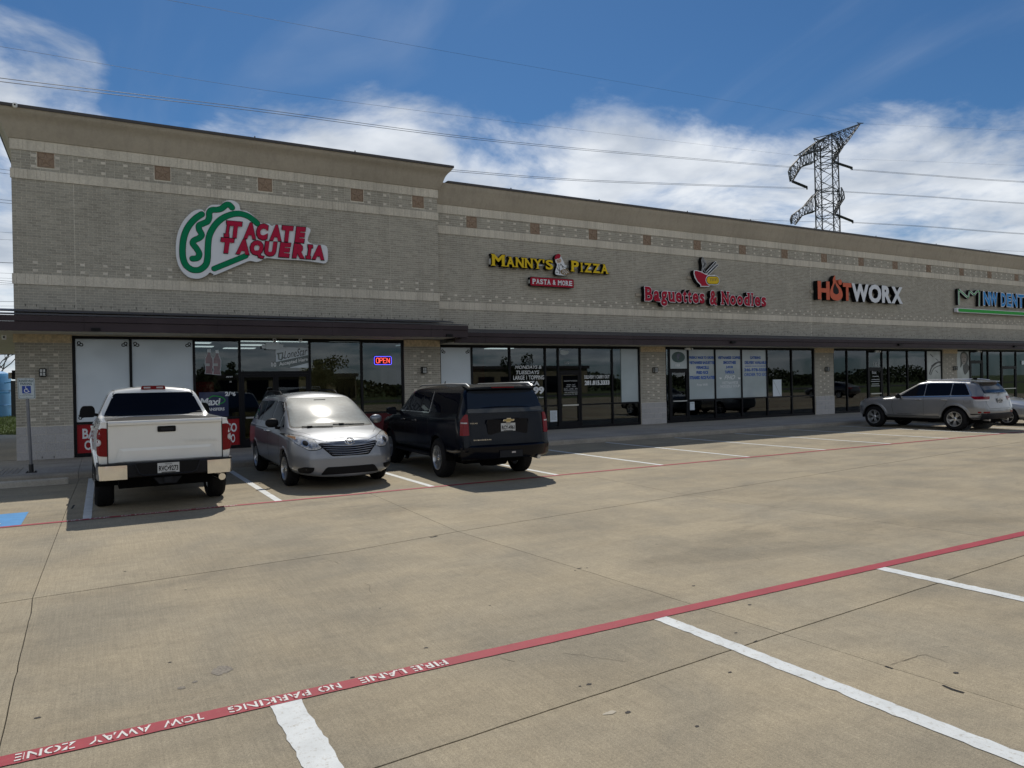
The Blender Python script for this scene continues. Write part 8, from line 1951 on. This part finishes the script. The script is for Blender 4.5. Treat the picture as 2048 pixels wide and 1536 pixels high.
WL = ['topmost pair of wires at the left edge, beside the upper stone band', 'second pair of wires at the left edge, beside the upper brickwork', 'thin upper wire of the two at the left edge beside mid wall', 'thin lower wire of the two at the left edge beside mid wall', 'thickest single wire at the left edge, above the lower stone band', 'thin wire at the left edge just above the lower stone band', 'faint wire at the left edge level with the lower band top', 'close pair of wires at the left edge beside the lower stone band', 'thin wire at the left edge at the lower band foot', 'wire at the left edge a little above the dark canopy', 'lowest wire at the left edge, just over the dark canopy']
for i, (ya, yb, r, pr_) in enumerate(((338, 342, .03, .26), (399, 402, .03, .2), (464, 466, .02, 0), (479, 480, .02, 0), (525, 526, .045, 0), (546, 547, .02, 0), (556, 557, .018, 0), (561, 563, .03, 0.14), (569, 570, .02, 0), (603, 603, .03, 0), (612, 612, .02, 0))):
    wire('power_line', [(-300, ya - (yb - ya) * 12, 60), (0, ya, 60), (60, yb + 1, 60)], r, WL[i], 'wires left of the building', pair=pr_)

# ------------------------------------------------------------------ left distance: tank, rail, bare tree
M['tank'] = mat('blue_tank_paint', (0.075, 0.29, 0.55), 0.45, noise=0.04, nscale=1)
tk = empty('storage_tank', (-10.02, 72, -0.09)); tag(tk, 'light blue storage tank behind the grass at the left edge', 'tank')
s = MB(); s.lathe([(3.6, 0.0), (3.6, 3.25), (3.5, 3.5), (3.1, 3.68), (1.8, 3.85), (0, 3.92)], 48, axis='z'); s.build('tank_shell', M['tank'], tk, smooth=RAD(30))
s = MB(); 
for z in (0.95, 2.2): s.lathe([(3.6, z - .03), (3.64, z - .02), (3.64, z + .02), (3.6, z + .03)], 48, axis='z')
s.build('tank_band', M['tank'], tk)
s = MB(); s.tube([(3.3, -1.9, 2.75), (3.9, -2.0, 2.8), (4.1, -2.0, 2.4)], .06, 8); s.tube([(2.2, -3.0, 1.95), (3.7, -2.3, 1.95)], .05, 6); s.build('tank_pipe', M['tank'], tk)
s = MB(); s.box(3.75, 4.05, -2.1, -1.9, 0, 2.9); s.build('gauge_post', M['rim_dark'], tk)
M['bark'] = mat('bark', (0.10, 0.085, 0.07), 0.9, noise=0.2, nscale=6)
def bare_tree(x, y, h, label, seed):
    root = empty('bare_tree', (x, y, -0.09)); tag(root, label, 'tree'); rg = random.Random(seed); tr = MB(); br_ = MB()
    def grow(p, d, ln, r, lvl, mb):
        q = p + d * ln; mb.tube([p, p.lerp(q, .5) + Vector((rg.gauss(0, .04), rg.gauss(0, .04), 0)) * ln, q], [r, r * .85, r * .7], 5, caps=False)
        if lvl == 0: return
        for k in range(rg.choice((2, 3, 3))):
            a = rg.uniform(0, 6.28); t = rg.uniform(.35, .8); side_ = Vector((math.cos(a), math.sin(a), 0)); nd = (d * (1 - t * .55) + side_ * t * .75 + Vector((0, 0, .12))).normalized()
            grow(q, nd, ln * rg.uniform(.62, .82), r * .62, lvl - 1, br_)
    grow(Vector((0, 0, 0)), Vector((0, 0, 1)), h * .26, h * .014, 6, tr)
    tr.build('trunk', M['bark'], root); br_.build('crown', M['bark'], root)
bare_tree(-8.4, 80, 9.5, 'bare leafless tree rising behind the blue tank', 3); bare_tree(-15, 84, 12, 'bare tree beyond the left edge of the view, behind the tank', 8)

# ------------------------------------------------------------------ what stands behind the viewer (seen in the shop glass)
M['leaf'] = mat('leaf_mass', (0.045, 0.06, 0.025), 0.9, island=0.5)
def leafy_tree(x, y, h, label, seed, n=1700):
    root = empty('leafy_tree', (x, y, -0.09)); tag(root, label, 'tree', 'trees across the street'); rg = random.Random(seed)
    t = MB(); t.tube([(0, 0, 0), (0.1, 0, h * .25), (0, .1, h * .5)], [h * .03, h * .022, h * .012], 8)
    for k in range(7): a = rg.uniform(0, 6.28); t.tube([(0, 0, h * (.3 + .02 * k)), (math.cos(a) * h * .12, math.sin(a) * h * .12, h * .5), (math.cos(a) * h * .24, math.sin(a) * h * .24, h * .68)], [h * .012, h * .008, h * .003], 5)
    t.build('trunk', M['bark'], root); c = MB()
    cl = [(rg.gauss(0, h * .17), rg.gauss(0, h * .17), h * rg.uniform(.42, .92), h * rg.uniform(.08, .17)) for _ in range(16)]
    for _ in range(n):
        a, b, z, r = rg.choice(cl); d = Vector((rg.gauss(0, 1), rg.gauss(0, 1), rg.gauss(0, .8))).normalized() * r * rg.uniform(.5, 1.05); p = Vector((a, b, z)) + d; w = h * .022
        u_ = Vector((rg.gauss(0, 1), rg.gauss(0, 1), rg.gauss(0, 1))).normalized() * w; v_ = u_.cross(Vector((rg.gauss(0, 1), rg.gauss(0, 1), rg.gauss(0, 1)))).normalized() * w
        c.add([p - u_, p + v_, p + u_, p - v_], [(0, 1, 2, 3)])
    c.build('crown', M['leaf'], root, fixn=False)
TL = ['broad leafy tree across the street, mirrored in the pizza shop window', 'smallest leafy tree across the street, next to the red brown shop', 'leafy tree across the street in front of the tan shop', 'leafy tree across the street between the two tan buildings', 'leafy tree across the street before the red brown shop', 'leafy tree across the street furthest along the road']
for i, (x, y, h) in enumerate([(2, -30, 6.2), (9, -31, 4.6), (20, -30, 5.4), (31, -30, 5.2), (-9, -30, 5), (44, -30, 5.5)]): leafy_tree(x, y, h, TL[i], i + 11)
for i, (x, w, hh, col) in enumerate([(-14, 26, 3.4, 'red_wall'), (20, 24, 3.3, 'tan_wall'), (58, 30, 4.2, 'tan_wall')]):
    if col not in M: M[col] = mat(col, (0.20, 0.075, 0.055) if col == 'red_wall' else (0.20, 0.17, 0.11), 0.9, noise=0.1)
    root = empty('low_building', (x, -58, -0.09)); tag(root, ['red brown low shop building across the street, behind the viewer', 'tan low shop building across the street, behind the viewer', 'long tan low building across the street at the far side, behind the viewer'][i], 'building')
    s = MB(); s.box(-w / 2, w / 2, -9, 0, 0, hh); s.build('wall', M[col], root); s = MB(); s.box(-w / 2 - .3, w / 2 + .3, -9.3, .3, hh, hh + .5); s.build('roof', M['coping'], root)
    for k in range(int(w / 4)): q = MB(); q.box(-w / 2 + 1 + 4 * k, -w / 2 + 3.8 + 4 * k, 0.02, 0.08, .3, 3); q.build('window', M['car_glass'], root)
tl_ = MB(); rg = random.Random(77)
for _ in range(20000):
    x = rg.uniform(-140, 200); hh = 3.2 + 0.9 * math.sin(x * .11) + 0.5 * math.sin(x * .37 + 1); p = Vector((x, -74 + rg.gauss(0, 2.2), hh * rg.random() ** .8)); w = .32; u_ = Vector((rg.gauss(0, 1), rg.gauss(0, 1), rg.gauss(0, 1))).normalized() * w; v_ = u_.cross(Vector((rg.gauss(0, 1), rg.gauss(0, 1), rg.gauss(0, 1)))).normalized() * w
    tl_.add([p - u_, p + v_, p + u_, p - v_], [(0, 1, 2, 3)])
o = tl_.build('treeline', M['leaf'], fixn=False); o['kind'] = 'stuff'
st_ = MB(); st_.box(-200, 260, -48, -36, -.085, -.05); o = st_.build('road', mat('asphalt', (.05, .05, .05), .9, noise=.1)); o['kind'] = 'structure'
for i, x in enumerate((6.5, 33, -20)):
    root = empty('utility_pole', (x, -34, -.09)); tag(root, ['wooden utility pole across the street facing the corner unit', 'wooden utility pole across the street facing the noodle shop', 'wooden utility pole across the street, left of the building'][i], 'pole', 'utility poles across the street')
    s = MB(); s.tube([(0, 0, 0), (0, 0, 12)], [.18, .12], 10); s.build('pole_shaft', M['bark'], root)
    s = MB()
    for z in (11.4, 10.0): s.box(-1.2, 1.2, -.06, .06, z - .06, z + .06)
    s.build('cross_arm', M['bark'], root)
for k, (z, dx) in enumerate(((11.5, -.9), (11.5, .9), (10.1, 0), (7.8, 0))):
    s = MB(); P = []
    for a in range(0, 81): x = -60 + 2 * a; P.append((x, -34 + dx * .4, z - .9 * math.sin(math.pi * ((x - 6.5) / 26.5 % 1))))
    s.tube(P, .025, 5, caps=False); o = s.build('power_line', M['wire']); tag(o, ['top wire on the near ends of the wooden poles across the street', 'top wire on the far ends of the wooden poles across the street', 'middle wire on the lower crossarms of the poles across the street', 'lowest wire between the wooden poles across the street'][k], 'power line', 'wires across the street')
